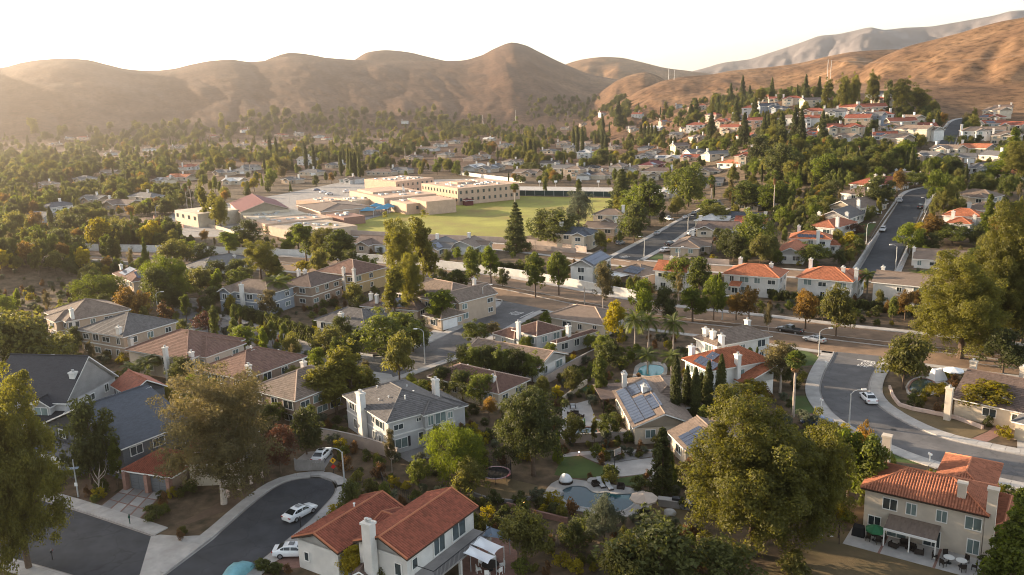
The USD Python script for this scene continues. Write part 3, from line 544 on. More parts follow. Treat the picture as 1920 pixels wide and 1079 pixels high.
    def facing(s, side, lim=0.02):
        n = {'S': (0, -1), 'E': (1, 0), 'N': (0, 1), 'W': (-1, 0)}[side]; n = s.ex * n[0] + s.ey * n[1]; v = -s.o[:2]; return n @ v / np.linalg.norm(v) > lim
    def window(s, i, side, t, z, w=1.5, h=1.2, kind='slide', glass='glass', shutters=False, frame='trim'):
        """t: centre along the wall in metres, z: sill height"""
        o, a, n, L = s.wallframe(i, side); o, a, n = map(np.array, (o, a, n)); ang = math.atan2(a[1], a[0])
        c = o + a * t + n * 0.03; F = MB(); f = 0.085
        def bx(mb, u0, u1, z0, z1, d0, d1): mb.box((u0, -d1, z0), (u1, -d0, z1), ang, (c[0], c[1], z))
        if s.far:
            bx(F, -w / 2 - f, w / 2 + f, -f, h + f, -.02, .04)
        else:
            for q in ((-w / 2 - f, w / 2 + f, -f, 0.0), (-w / 2 - f, w / 2 + f, h, h + f), (-w / 2 - f, -w / 2, 0.0, h), (w / 2, w / 2 + f, 0.0, h)): bx(F, *q, -.02, .09)
            if kind == 'slide': bx(F, -.035, .035, 0.0, h, -.015, .06)
            if kind == 'grid':
                for k in (-1, 0, 1): bx(F, k * w / 4 - .02, k * w / 4 + .02, 0, h, -.015, .055)
                bx(F, -w / 2, w / 2, h / 2 - .02, h / 2 + .02, -.015, .05)
        fr = obj('window', F, frame, s.T, uv=False)
        if s.far and kind == 'slide':
            P = MB(); bx(P, -w / 2, -.04, 0, h, .03, .05); bx(P, .04, w / 2, 0, h, .03, .05)
        else:
            P = MB(); bx(P, -w / 2, w / 2, 0, h, -.015 if not s.far else .03, .02 if not s.far else .05)
        obj('pane', P, glass, fr, uv=False)
        if shutters:
            for q in (-1, 1):
                S = MB(); bx(S, q * (w / 2 + .32) - .2, q * (w / 2 + .32) + .2, -.05, h + .05, -.02, .07); obj('shutter', S, shutters if isinstance(shutters, str) else 'shutter', s.T, uv=False)
    def door(s, i, side, t, w=1.0, h=2.1, matname='wood_dark', name='door', z=0.02):
        o, a, n, L = s.wallframe(i, side); o, a, n = map(np.array, (o, a, n)); ang = math.atan2(a[1], a[0]); c = o + a * t; D = MB()
        D.box((-w / 2 - .1, -.10, 0), (w / 2 + .1, 0.05, h + .1), ang, (c[0], c[1], z))
        d = obj(name, D, 'trim' if matname == 'white_paint' else matname, s.T, uv=False)
        if name == 'garage_door':
            nc = max(2, int(w / 1.2))
            for r in range(4):
                for k in range(nc):
                    P = MB(); P.box((-w / 2 + k * w / nc + .05, -.14, r * h / 4 + .04), (-w / 2 + (k + 1) * w / nc - .05, -.09, (r + 1) * h / 4 - .04), ang, (c[0], c[1], z)); obj('panel', P, matname, d, uv=False)
    def chimney(s, x, y, top, w=0.9, d=0.7, base=0.0, matname=None, cap='trim', pot=True):
        c = MB().box((x - w / 2, y - d / 2, base), (x + w / 2, y + d / 2, top - .25)); ch = obj('chimney', c, matname or s.wall, s.T, uv=False)
        k = MB().box((x - w / 2 - .1, y - d / 2 - .1, top - .25), (x + w / 2 + .1, y + d / 2 + .1, top)); obj('cap', k, matname or s.wall, ch, uv=False)
        if pot:
            for q in ((-.2, .2) if w > 1.1 else (0,)): obj('flue', MB().lathe([(0.16, top), (0.16, top + .28), (0.24, top + .3), (0.24, top + .38), (0.0, top + .42)], (x + q, y, 0), 8), 'galv', ch, uv=False)
    def auto(s, i, sides='SEW', seed=0, glass='glass', every=3.3, shutters=False):
        rnd = random.Random(seed * 31 + i * 7 + int(abs(s.o[0]) * 10)); x0, y0, x1, y1, he, kind, base, ov = s.wings[i]
        for sd in sides:
            if not s.facing(sd): continue
            L = s.wallframe(i, sd)[3]; n = max(1, int(L / every))
            for st in range(2 if he > 4.4 else 1):
                z = he - 1.85 if (st == 1 or he <= 4.4) else 0.95
                if z < .4: z = .5
                for k in range(n):
                    if rnd.random() < 0.12 and n > 1: continue
                    w = rnd.choice([1.0, 1.4, 1.8, 1.8, 2.2]); w = min(w, L / n - .5); h = rnd.choice([1.0, 1.2, 1.3])
                    if w > 0.5: s.window(i, sd, (k + .5 + rnd.uniform(-.12, .12)) * L / n, z + rnd.uniform(0, .15), w, h, glass=rnd.choice(['glass', 'glass', 'glass_blind']), shutters=shutters if rnd.random() < .5 else False)
    def solar(s, i, slope, t0, v0, nx, ny, tan=0.42, pw=1.0, ph=1.65, skip=()):
        """panels on a slope of wing i ('S', 'N', 'E', 'W'): first corner t0 along the eave and v0 up the slope"""
        x0, y0, x1, y1, he, kind, base, ov = s.wings[i]
        o, a, up = {'S': ((x0, y0), (1, 0), (0, 1)), 'E': ((x1, y0), (0, 1), (-1, 0)), 'N': ((x1, y1), (-1, 0), (0, -1)), 'W': ((x0, y1), (0, -1), (1, 0))}[slope]
        o = np.array([*o, he]); a = np.array([*a, 0.0]); ev = np.array([*up, tan]); ev /= np.linalg.norm(ev); n = np.cross(a, ev)
        for r in range(ny):
            for c in range(nx):
                if (c, r) in skip: continue
                p = o + a * (t0 + c * (pw + .1)) + ev * (v0 + r * (ph + .1)) + n * 0.16
                m = MB(); q = [p, p + a * pw, p + a * pw + ev * ph, p + ev * ph]; m.quad(*q, t=[(0, 0), (pw, 0), (pw, ph), (0, ph)]); lo = [k - n * .05 for k in q]
                for e in range(4): m.quad(lo[e], lo[(e + 1) % 4], q[(e + 1) % 4], q[e], t=[(0, 0)] * 4)
                m.quad(lo[3], lo[2], lo[1], lo[0], t=[(0, 0)] * 4)
                obj('solar_panel', m, 'solar', s.T)
    def vent(s, x, y, z):
        obj('roof_vent', MB().lathe([(0.09, z - .3), (0.09, z + .25), (0.15, z + .27), (0.15, z + .34), (0, z + .36)], (x, y, 0), 7), 'trim', s.T, uv=False)
    def done(s, fascia='trim'):
        obj('wall', s.wm, s.wall, s.T)
        if s.rm.n: r = obj('roof', s.rm, s.roof, s.T)
        if s.fm.n: obj('fascia', s.fm, fascia, s.T, uv=False)
        if s.tm.n: tag(obj('roof_tiles', s.tm, s.roof, r), kind='stuff')
        if s.bm.n: obj('trim_band', s.bm, 'trim', s.T, uv=False)
        return s
def pxhouse(label, A, B, C, he, wall, roof, kind='H', tan=0.42, depth=None, **k):
    """house fitted to three eave corners seen at pixels A (left), B (front) and C (along the next side)"""
    a, b = at(*A, h=he), at(*B, h=he); z = min(ground(a[0], a[1]), ground(b[0], b[1])); 
    a, b = [EYE + ray(*q) * ((z + he - CAMH) / ray(*q)[2]) for q in (A, B)]
    H = House(label, a, b - a, float(z), wall, roof, **k)
    if depth is None:
        c = EYE + ray(*C) * ((z + he - CAMH) / ray(*C)[2]); depth = abs(H.loc(c)[1])
    H.W, H.D = float(np.linalg.norm((b - a)[:2])), float(depth)
    H.wing(0, 0, H.W, H.D, he, kind, tan); return H
# ------------------------------------------------------------------ the near houses, one by one
def quick(label, A, B, C, he, wall, roof, kind='H', tan=0.42, depth=None, ch=(), win='SEW', seed=0, extra=(), vents=0, cap=None, tiles='flat', shutters=False, chw=0.9, chm=None, **k):
    h = pxhouse(label, A, B, C, he, wall, roof, kind, tan, depth, tiles=tiles, cap=cap, **k); W, D = h.W, h.D
    for e in extra:
        x0, y0, x1, y1, ehe, ek = e[:6]; h.wing(x0 * W, y0 * D, x1 * W, y1 * D, ehe, ek, *(e[6:7] or (tan,)))
    for c in ch: h.chimney(c[0] * W, c[1] * D, c[2] - .7, chw * .85, .7, matname=(c[3] if len(c) > 3 else chm) or 'wall_white')
    if win:
        for i in range(len(h.wings)): h.auto(i, win, seed, shutters=shutters)
    rnd = random.Random(seed)
    for q in range(vents):
        fx, fy = rnd.uniform(.2, .8), rnd.uniform(.1, .9); h.vent(fx * W, fy * D, he + min(fy, 1 - fy) * D * tan * (.9 if kind != 'Y' else 0) + (min(fx, 1 - fx) * W * tan * .9 if kind == 'Y' else 0))
    return h
# pale grey two-storey house in the middle
h = pxhouse('large pale grey two-storey house with slate hip roof beside the bright green pepper tree', (641.5, 741.5), (725, 793.5), (852.5, 760), 5.4, 'wall_grey', 'roof_grey', 'H', 0.40, tiles='flat', trimband=True)
h.wing(h.W * .2, h.D - 2, h.W * .8, h.D + 4.5, 3.4, 'H', 0.4); h.wing(h.W - 4.2, h.D * .50, h.W + .75, h.D + .3, 5.3, 'H', .4)
for t, z, w, hh, sh in ((1.6, 3.75, 1.5, .75, 0), (5.0, 4.2, .7, .5, 0), (1.9, .8, 2.0, 1.45, 1), (5.6, 1.0, 1.5, 1.35, 0)): h.window(0, 'E', t, z, w, hh, shutters=bool(sh), glass='glass_blind' if sh else 'glass')
for t, z, w, hh in ((.9, 3.4, .9, 1.4), (2.6, 3.3, 1.8, 1.6), (4.3, 3.7, .8, .9), (2.4, .9, 1.6, 1.3)): h.window(2, 'E', t, z, w, hh, glass='glass_blind')
h.door(2, 'E', .9, 1.0, 2.1, 'wall_bluegrey')
for t, z, w, hh in ((2.2, 3.7, 1.8, 1.1), (4.4, 4.0, .9, .7), (9.4, 3.8, 1.0, .9), (11.5, 3.6, 2.2, 1.1), (3.0, .9, 1.0, 1.4), (9.6, .8, .9, 1.6), (11.4, .8, .8, 1.5)): h.window(0, 'S', t, z, w, hh)
h.chimney(h.W * .47, -.1, 7.9, 1.4, .9, matname='wall_white'); h.chimney(h.W * .63, h.D + .2, 8.0, 1.0, .8, matname='wall_white')
for x, y in ((.3, .35), (.55, .2), (.62, .3), (.8, .42), (.45, .7), (.7, .62)): h.vent(h.W * x, h.D * y, 5.4 + min(y, 1 - y) * h.D * .4)
h.done()
# red tile house at the bottom: two gabled blocks
h = pxhouse('white stucco house with weathered red tile gables above the white shade sails', (546, 1008.5), (633, 1039), (742, 948), 3.7, 'wall_white', 'roof_red', 'Y', 0.40, tiles='barrel', cap='roof_orange')
h.window(0, 'S', 1.3, 1.2, .6, 1.0, 'fixed'); h.auto(0, 'E', 3)
W, D = h.W, h.D
b, c, a = [EYE + ray(*q) * ((5.2 - CAMH) / ray(*q)[2]) for q in ((766, 1048), (896, 950), (661, 1016))]
lb, lc, la = h.loc(b), h.loc(c), h.loc(a)
h.wing(la[0], min(la[1], lb[1]) , lb[0], lc[1], 5.2, 'Y', 0.40)
h.wing(W - .6, D * .42, la[0] + 1.0, D * .95, 3.9, 'X', .3)
ex0, ey0, ex1, ey1 = h.wings[1][:4]; L = ey1 - ey0
h.chimney(ex0 + (ex1 - ex0) * .36, ey0 - .25, 8.3, 1.15, .9, matname='wall_white')
for t, z, w, hh, kd in ((1.2, 3.3, .8, 1.1, 'fixed'), (5.4, 2.95, 1.9, 1.9, 'slide'), (9.0, 3.0, 2.4, 1.9, 'slide'), (2.0, .6, 1.8, 1.4, 'slide'), (6.5, .5, 2.2, 1.8, 'slide')):
    if t < L - 1.5: h.window(1, 'E', t, z, w, hh, kd)
h.window(1, 'S', (ex1 - ex0) * .72, 2.8, .8, 1.3, 'fixed'); h.window(1, 'S', (ex1 - ex0) * .16, 2.4, 1.1, 1.2, 'grid')
bal = MB().box((ex1 - OV, ey0 + 1.6, 2.45), (ex1 + 2.1, ey1 - .6, 2.65)); obj('balcony_deck', bal, 'concrete_dark', h.T)
nb = 46
for k in range(nb + 1):
    y = ey0 + 1.7 + (L - 2.4) * k / nb; obj('baluster', MB().box((ex1 + 2.02, y - .015, 2.65), (ex1 + 2.05, y + .015, 3.6)), 'dark_metal', h.T, uv=False)
obj('handrail', MB().box((ex1 + 1.99, ey0 + 1.65, 3.6), (ex1 + 2.08, ey1 - .65, 3.66)).box((ex1 - .4, ey0 + 1.62, 3.6), (ex1 + 2.0, ey0 + 1.68, 3.66)), 'dark_metal', h.T, uv=False)
for y in (ey0 + 1.8, (ey0 + ey1) / 2, ey1 - .8): obj('balcony_post', MB().box((ex1 + 1.7, y - .15, -.3), (ex1 + 2.0, y + .15, 2.45)), 'wall_white', h.T, uv=False)
sd = h.world(ex1 + 1.2, ey0 + 1.3, 3.6)
h.vent(W * .45, D * .6, 5.2); HA = h; h.done('wood_dark')
# grey-beige two-storey house with terracotta roof, bottom right
h = pxhouse('beige two-storey house with terracotta barrel tile roof and a covered patio behind', (1613.3, 914.4), (1854.5, 969.5), None, 5.4, 'wall_beige', 'roof_terracotta', 'H', 0.42, depth=8.4, tiles='barrel', cap='roof_orange')
W, D = h.W, h.D
h.wing(W * .50, D - 3.2, W * .98, D + 7.6, 5.1, 'H', .42); h.wing(W - .8, D * .2, W + 3.2, D + 4.5, 2.7, 'H', .35)
for f, z, w, hh in ((.226, 3.35, 1.45, 1.3), (.41, 3.35, 1.0, 1.3), (.665, 3.35, 1.0, 1.3), (.92, 3.3, 1.5, 1.4), (.10, .95, 1.25, 1.1), (.935, .5, 1.1, 1.6)): h.window(0, 'S', f * (W - .9), z, w, hh, glass='glass_blind' if f > .4 else 'glass')
h.window(0, 'S', .30 * (W - .9), .15, 2.0, 1.9, glass='glass_blind'); h.window(0, 'S', .60 * (W - .9), .15, 1.6, 1.9)
h.chimney(W * .775, D * .22, 7.9, .85, .7, matname='wall_beige', pot=False); h.chimney(W + .1, D * .1, 8.4, .95, .8, matname='wall_beige', pot=False); h.chimney(W * .06, D + .7, 8.8, .95, .8, matname='wall_beige', pot=False)
cov = MB(); x0, x1 = W * .245, W * .655
cov.quad((x0, .40, 2.85), (x0, -2.2, 2.25), (x1, -2.2, 2.25), (x1, .40, 2.85)); cov.quad((x0, .40, 2.75), (x1, .40, 2.75), (x1, -2.2, 2.15), (x0, -2.2, 2.15)); cov.quad((x0, .4, 2.75), (x0, -2.2, 2.15), (x0, -2.2, 2.25), (x0, .4, 2.85)); cov.quad((x1, .4, 2.85), (x1, -2.2, 2.25), (x1, -2.2, 2.15), (x1, .4, 2.75))
pc = obj('patio_cover', cov, 'roof_comp_tan', h.T)
obj('beam', MB().box((x0 - .02, -2.32, 2.02), (x1 + .02, -2.21, 2.27)), 'trim', pc, uv=False)
for x in (x0 + .06, (x0 + x1) / 2, x1 - .06): obj('post', MB().box((x - .06, -2.2, 0), (x + .06, -2.08, 2.1)), 'trim', pc, uv=False)
HB = h; h.done('wood_dark')
# left edge houses
h = pxhouse('two-storey house with black shingle roof and steep white gable at the left edge', (-28, 752), (124, 757), (171, 704), 5.3, 'wall_grey', 'roof_black', 'X', 0.85)
W, D = h.W, h.D; h.wing(W * .58, -1.1, W * .86, D * .4, 5.0, 'Y', .6); h.wing(W * .3, -3.0, W * .95, 1.0, 2.8, 'S', .3)
h.window(1, 'S', (W * .28 - .9) / 2, 3.2, 2.3, 1.5, glass='glass_blind'); h.auto(0, 'E', 5); h.chimney(W * .93, D * .28, 9.3, 1.0, .8, matname='wall_white'); h.chimney(W * .5, D * .55, 10.6, 1.3, .9, matname='wall_white')
h.done()
h = pxhouse('dark blue-grey house with wide slate shingle roof and white garage door', (76, 795), (227, 843), (283, 769), 5.0, 'wall_dark', 'roof_slate', 'Y', 0.42)
W, D = h.W, h.D; h.wing(W * .05, -3.2, W * .62, 1.2, 2.8, 'H', .35)
h.door(1, 'S', W * .26, 4.6, 2.2, 'white_paint', 'garage_door'); h.window(0, 'S', W * .22, 3.6, 1.6, 1.2, shutters=True); h.window(0, 'S', W * .42, 3.6, 1.0, 1.2, shutters=True); h.window(0, 'S', W * .85, 1.0, 1.0, 1.4); h.auto(0, 'E', 6)
h.chimney(W * .5, D * .97, 8.9, 1.3, .8, matname='wall_white', pot=False); [h.vent(W * x, D * y, 6.2) for x, y in ((.7, .4), (.75, .7), (.72, .8))]
h.done(); HL2 = h
h = quick('small dark grey house with red shingle gable roof and white framed windows', (206, 722.5), (240, 743), (284, 710), 5.2, 'wall_dark', 'roof_red', 'X', .6, depth=6.5, win='S', seed=2, tiles=None)
h.window(0, 'E', 2.3, 3.3, 1.6, 1.5, 'grid', shutters=True); h.window(0, 'E', 2.3, .6, 1.4, 1.4, 'grid', shutters=True); h.done()
h = pxhouse('double garage with red tile roof and brick pillars behind the huge gum tree', (227, 882), (322, 896), None, 2.7, 'wall_brown', 'roof_red', 'H', .5, depth=7.5, tiles='barrel', cat='garage', name='garage')
W, D = h.W, h.D
for q in (.27, .73): h.door(0, 'S', (W - .9) * q, 2.7, 2.1, 'wall_dark', 'garage_door')
for q in (.03, .5, .97): obj('brick_pillar', MB().box((q * W * .92 + .1, -.35, 0), (q * W * .92 + .65, .3, 2.6)), 'paver', h.T, uv=False)
h.done()
h = pxhouse('cream stucco house with red tile gable end behind the huge gum tree', (345, 872), (449, 867), (532, 806), 3.4, 'wall_cream', 'roof_red', 'X', .55, tiles='barrel')
h.window(0, 'E', h.D * .42, 1.3, .9, 1.3, shutters=True); h.auto(0, 'S', 3); h.chimney(h.W * .4, h.D * .5, 8.2, .9, .8, matname='wall_cream'); h.done()
# row up the slope on the left
quick('tan two-storey house with grey hip roof, backed by the willow at the dry slope', (82, 586), (123, 604), (226, 573), 5.4, 'wall_tan', 'roof_tan', 'H', .4, ch=[(.95, .12, 8.6)], seed=11, trimband=True, extra=[(.3, -.1, .8, .5, 5.2, 'H')]).done()
quick('long beige two-storey house with grey hip roof between tan house and reddish roof', (143.5, 619), (230, 633), (331, 602), 5.4, 'wall_tan', 'roof_grey', 'H', .4, ch=[(.86, .06, 7.9), (1.0, .12, 5.5)], seed=12, trimband=True, extra=[(-.05, .3, .4, 1.0, 5.2, 'H')], chw=1.2).done()
quick('beige house with reddish brown hip roof beside the feather palm', (234, 656), (350, 675), (424, 631), 4.6, 'wall_beige', 'roof_rust', 'H', .4, ch=[(.72, -.04, 7.4), (.98, .1, 6.4)], seed=13, extra=[(.4, .2, 1.1, .9, 4.4, 'H')]).done()
quick('brown two-storey house with reddish tile hip roof at the bend of the middle street', (367, 693), (457, 712.5), (569, 667), 5.2, 'wall_brown', 'roof_rust', 'H', .42, ch=[(.95, .12, 8.0), (.5, .5, 8.4)], seed=14, vents=3, shutters=True).done()
quick('tan house with pale edged brown hip roof below the row of pines', (463, 729), (553, 752.5), (606, 690), 4.8, 'wall_brown', 'roof_tan', 'H', .42, ch=[(.35, .62, 8.4)], seed=15, cap='ridge_light').done()
h = quick('tan house with solar panels on its brown hip roof beside the pepper willow', (210, 513), (247, 529), (281, 514), 5.4, 'wall_tan', 'roof_rust', 'H', .42, ch=[(.1, .3, 8.6)], seed=16)
h.solar(0, 'E', 2.0, 1.2, 4, 2); h.solar(0, 'E', 6.6, 1.2, 2, 1); h.solar(0, 'S', 3.5, 1.0, 5, 2); h.done()
quick('low grey roofed ranch house behind the round hedge trees near the boulevard', (345, 498), (382, 505), (464, 484), 2.9, 'wall_grey', 'roof_comp_grey', 'H', .4, ch=[(.7, .7, 5.6)], seed=17, tiles=None).done()
quick('blue grey two-storey house with tall white chimney above the dark hedge', (410, 544), (502, 553), (544, 536), 5.4, 'wall_bluegrey', 'roof_tan', 'H', .42, ch=[(.5, -.03, 8.2)], seed=18, trimband=True, extra=[(.02, -.1, .3, .5, 5.2, 'Y', .55)], chw=1.1).done()
quick('tan two-storey house with brown hip roof and white bay windows beside the palm', (523, 534), (583, 539.5), (641, 520), 5.4, 'wall_brown', 'roof_brown', 'H', .42, ch=[(.1, .5, 8.8), (.2, .6, 8.6)], seed=19, trimband=True, extra=[(.0, -.12, .5, .3, 3.0, 'S', .3)]).done()
quick('ochre two-storey house with red brown hip roof and two white chimneys', (592, 509), (664, 517.5), (716, 500), 5.4, 'wall_yellow', 'roof_rust', 'H', .42, ch=[(.72, .02, 7.9), (.98, .02, 7.9)], seed=20, trimband=True, cap='ridge_light', extra=[(-.02, .3, .4, 1.0, 5.2, 'H')]).done()
h = quick('beige two-storey house with grey tile roof and front gable at the middle street mouth', (739, 548), (845, 571), (880, 541), 5.0, 'wall_tan', 'roof_tan', 'H', .42, ch=[(.35, .1, 8.2), (.7, .95, 8.6)], seed=21, cap='ridge_light', extra=[(.72, .1, 1.06, 1.0, 5.2, 'Y', .6), (.78, -.35, 1.1, .2, 2.8, 'H')])
h.door(2, 'E', 2.6, 4.2, 2.1, 'white_paint', 'garage_door'); h.done()
h = quick('low tan house with dark solar panels on a brown roof beside the white chimneyed pair', (674, 574), (784, 583), (808, 568), 3.0, 'wall_tan', 'roof_brown', 'H', .42, ch=[(.05, .5, 6.0), (.25, .2, 6.4)], seed=22)
h.solar(0, 'S', 5.5, .8, 6, 2); h.done()
quick('white walled low house with grey hip roof and square white chimney', (588, 600), (684, 614), (708, 588), 3.0, 'wall_white', 'roof_grey', 'H', .42, ch=[(.45, .16, 5.6)], seed=23, chw=1.3).done()
# centre
quick('brown shingle ranch roof house on the corner by the boulevard', (1016, 593), (1134, 611), (1149, 584), 2.8, 'wall_beige', 'roof_comp_tan', 'H', .36, ch=[], seed=24, tiles=None, cap='ridge_light', extra=[(.75, .3, 1.02, 1.1, 2.6, 'H')], vents=2).done()
h = quick('cream house with reddish barrel tile hips, low porch and square white chimneys', (958, 618), (1006, 631), (1066, 618), 3.9, 'wall_grey', 'roof_rust', 'H', .42, ch=[(.42, -.1, 7.0)], seed=25, cap='ridge_light', tiles='barrel', extra=[(-.55, -.2, .35, .5, 2.6, 'H')])
p = h.loc(at(1032, 641, h=3.0)); q = h.loc(at(1081, 651, h=3.0)); r = h.loc(at(1122, 621, h=3.0)); h.wing(p[0], min(p[1], q[1]), r[0], max(r[1], q[1] + 6), 3.0, 'H', .42)
w_ = h.wings[-1]; h.chimney(w_[0] + .5 * (w_[2] - w_[0]), w_[1] + .35 * (w_[3] - w_[1]), 5.6, .8, .8, matname='wall_white'); h.auto(len(h.wings) - 1, 'SE', 4); h.done()
quick('white low house with grey flat tile roof behind the long clipped hedge', (866, 664), (1011, 691), (1063, 663), 3.0, 'wall_white', 'roof_tan', 'X', .36, ch=[], seed=26, cap='ridge_light').done()
h = quick('cream low house with red barrel tile roof and white framed windows beside the hedge', (800, 706), (935, 739), (978, 708), 3.0, 'wall_cream', 'roof_rust', 'H', .42, ch=[(.82, .25, 5.6)], seed=27, cap='ridge_light', tiles='barrel', vents=3); h.done()
h = quick('brown roofed house covered in solar panels beside the cypress row', (1148, 733), (1186, 803), (1282, 762), 2.8, 'wall_cream', 'roof_tan', 'X', .40, ch=[(.02, .2, 6.6), (.36, .42, 6.2)], seed=28, chw=1.3, extra=[(-.35, .35, .55, 1.35, 2.7, 'H')])
h.solar(0, 'S', 1.2, .5, int((h.W - 2.4) / 1.05), 3, tan=.40, skip={(4, 1), (5, 2), (11, 2), (12, 2)}); h.done()
h = quick('tan roofed house with solar panels half hidden behind the giant golden pine', (1250, 809.5), (1283, 843), (1372, 806), 2.8, 'wall_cream', 'roof_tan', 'X', .42, ch=[], seed=29, extra=[(-.5, .5, .5, 1.3, 2.7, 'H')]); h.solar(0, 'S', 3.0, .6, 6, 2); h.done()
h = quick('white two-storey house with orange tile hip roof and solar panels above the cypresses', (1278, 673), (1329, 697), (1446, 676), 5.4, 'wall_white', 'roof_orange', 'H', .52, ch=[(.1, .12, 8.4), (.98, .46, 8.2)], seed=30, tiles='barrel', chw=1.2, extra=[(.85, .42, 1.3, .95, 3.0, 'S', .35)]); h.solar(0, 'S', 3.0, .5, 5, 1, tan=.52); h.solar(0, 'S', 4.1, 2.3, 2, 1, tan=.52); h.done()
quick('large house with pale brown tile roof and many square chimneys behind the orange roof', (1299, 633), (1344, 650), (1449, 630), 5.2, 'wall_white', 'roof_tan', 'H', .5, ch=[(.3, .1, 8.0), (.6, .1, 8.0), (.95, .1, 7.8), (.2, .9, 8.0)], seed=31, chw=1.2, extra=[(-.3, .0, .2, .5, 2.9, 'H')]).done()
# white walled row beyond the boulevard
h = quick('white two-storey house with large solar array on its grey gable roof', (1066, 498), (1113, 501), (1146, 482), 5.0, 'wall_white', 'roof_comp_grey', 'Y', .5, ch=[], seed=32, tiles=None, win='SE'); h.solar(0, 'E', 1.2, .4, int((h.D - 2.5) / 1.05), 2, tan=.5); h.done()
h = quick('low tan house with solar panels and a white patio cover behind the white wall', (1146, 508), (1203, 519), (1225, 504), 2.8, 'wall_peach', 'roof_comp_tan', 'H', .36, ch=[], seed=33, tiles=None); h.solar(0, 'S', 4, .6, 5, 2, tan=.36)
pc = obj('patio_cover', MB().box((1.0, -3.2, 2.35), (6.5, .3, 2.5)), 'trim', h.T, uv=False); [obj('post', MB().box((x - .07, -3.1, 0), (x + .07, -2.95, 2.35)), 'trim', pc, uv=False) for x in (1.1, 3.7, 6.4)]; h.done()
quick('white two-storey house with bright orange gable roof behind the white wall', (1224, 507), (1288, 512), (1296, 497), 5.4, 'wall_white', 'roof_orange', 'X', .5, depth=8, ch=[(.28, .9, 8.6)], seed=34, win='S').done()
quick('white two-storey house with orange hip roof and small red awning above the hedge bank', (1354, 513.5), (1462, 522), None, 5.4, 'wall_white', 'roof_orange', 'H', .42, depth=10, ch=[(.15, .9, 8.8), (.76, .55, 8.6)], seed=35, win='SE', chw=1.0, extra=[(.16, -.22, .36, .05, 2.9, 'S', .3)]).done()
quick('white two-storey house with orange hip roof and three chimneys, left of the palm pair', (1492, 520.5), (1600, 529.5), None, 5.4, 'wall_white', 'roof_orange', 'H', .42, depth=10.5, ch=[(.1, .9, 9.2), (.76, .4, 8.8), (1.0, .3, 8.8)], seed=36, win='SE', chw=1.0, extra=[(.55, .3, 1.05, 1.3, 5.2, 'H')]).done()
quick('white two-storey house with plain brown gable roof between the feather palms', (1633, 529), (1746, 540), None, 5.4, 'wall_white', 'roof_comp_tan', 'X', .42, depth=9.5, ch=[(.05, .9, 8.4)], seed=37, win='SE', tiles=None).done()
# along the hill street, left side
quick('white low house with orange tile gable facing the hedge bank', (1454, 476.5), (1509, 479), (1526, 461), 2.9, 'wall_white', 'roof_orange', 'Y', .5, seed=38, win='S').done()
h = quick('white two-storey house with orange roof, solar panels and front dormer on the hill street', (1479, 447.5), (1560, 450), None, 4.9, 'wall_white', 'roof_orange', 'H', .42, depth=9, ch=[(.68, -.02, 8.4), (.2, .8, 8.6)], seed=39, win='SE', chw=1.2, extra=[(.8, .1, 1.2, .9, 3.0, 'H')]); h.solar(0, 'S', 2.5, .9, 7, 1); h.done()
quick('white house with broad orange hip roof and tall chimney, third up the hill street', (1515, 424.5), (1565, 429), (1606, 417), 5.0, 'wall_white', 'roof_terracotta', 'H', .42, ch=[(1.0, .1, 9.2)], seed=40, win='SE', chw=1.2).done()
quick('white gabled house with slate grey roof, fourth up the hill street', (1531, 407), (1592, 411), (1612, 399), 4.9, 'wall_white', 'roof_grey', 'Y', .45, ch=[(.9, .05, 7.6), (.05, .05, 7.2)], seed=41, win='SE', chw=1.3).done()
quick('cream gabled house with brown tile roof and wide chimneys, fifth up the hill street', (1548, 388), (1604, 393), (1632, 379), 4.9, 'wall_cream', 'roof_tan', 'Y', .45, ch=[(.98, .1, 8.8), (.1, .5, 8.4)], seed=42, win='SE', chw=1.3).done()
quick('grey brown hip roofed house with one white chimney, sixth up the hill street', (1575, 362), (1622, 367), (1640, 357), 4.9, 'wall_white', 'roof_brown', 'H', .45, ch=[(.9, .2, 8.4)], seed=43, win='SE', chw=1.2).done()
quick('red roofed house with three white chimneys near the top of the hill street bend', (1591, 345), (1630, 349), (1650, 337), 4.6, 'wall_white', 'roof_red', 'H', .45, ch=[(.1, .6, 8.4), (.3, .7, 8.4), (.85, .1, 7.4)], seed=44, win='SE', chw=1.2).done()
quick('grey roofed house with paired white chimneys above the hill street bend', (1652, 331), (1722, 334), None, 3.0, 'wall_grey', 'roof_grey', 'H', .42, depth=10, ch=[(.2, .8, 6.4), (.42, .8, 6.4), (.95, .5, 6.0)], seed=45, win='S', chw=1.2).done()
# right of the hill street
quick('long brown shingle ranch house with gabled porch right of the hill street', (1711, 485.5), (1822, 492), None, 2.8, 'wall_white', 'roof_comp_tan', 'X', .42, depth=10.5, ch=[(.0, .35, 6.2)], seed=46, win='SE', tiles=None, extra=[(.45, -.22, .75, .5, 2.7, 'Y', .5)]).done()
quick('white house with orange roof and tan front wing below the right hand conifers', (1766, 404), (1841, 408), None, 4.4, 'wall_white', 'roof_orange', 'H', .45, depth=9, ch=[(.3, -.1, 6.8), (.85, -.2, 6.0)], seed=47, win='SE', chw=1.2, extra=[(.2, -.7, .85, .05, 2.9, 'H')]).done()
quick('tan tile roofed house behind the round trees at the hill street bend', (1785, 366), (1862, 371), None, 3.2, 'wall_cream', 'roof_tan', 'H', .42, depth=10, ch=[], seed=48, win='SE', extra=[(.5, -.3, .9, .4, 3.2, 'H')]).done()
quick('grey tile roofed house with two broad chimneys right of the orange roofed house', (1803, 392), (1885, 397), None, 3.4, 'wall_grey', 'roof_tan', 'H', .42, depth=10, ch=[(.15, .1, 6.2), (.85, .3, 6.8)], seed=49, win='S', chw=1.3).done()
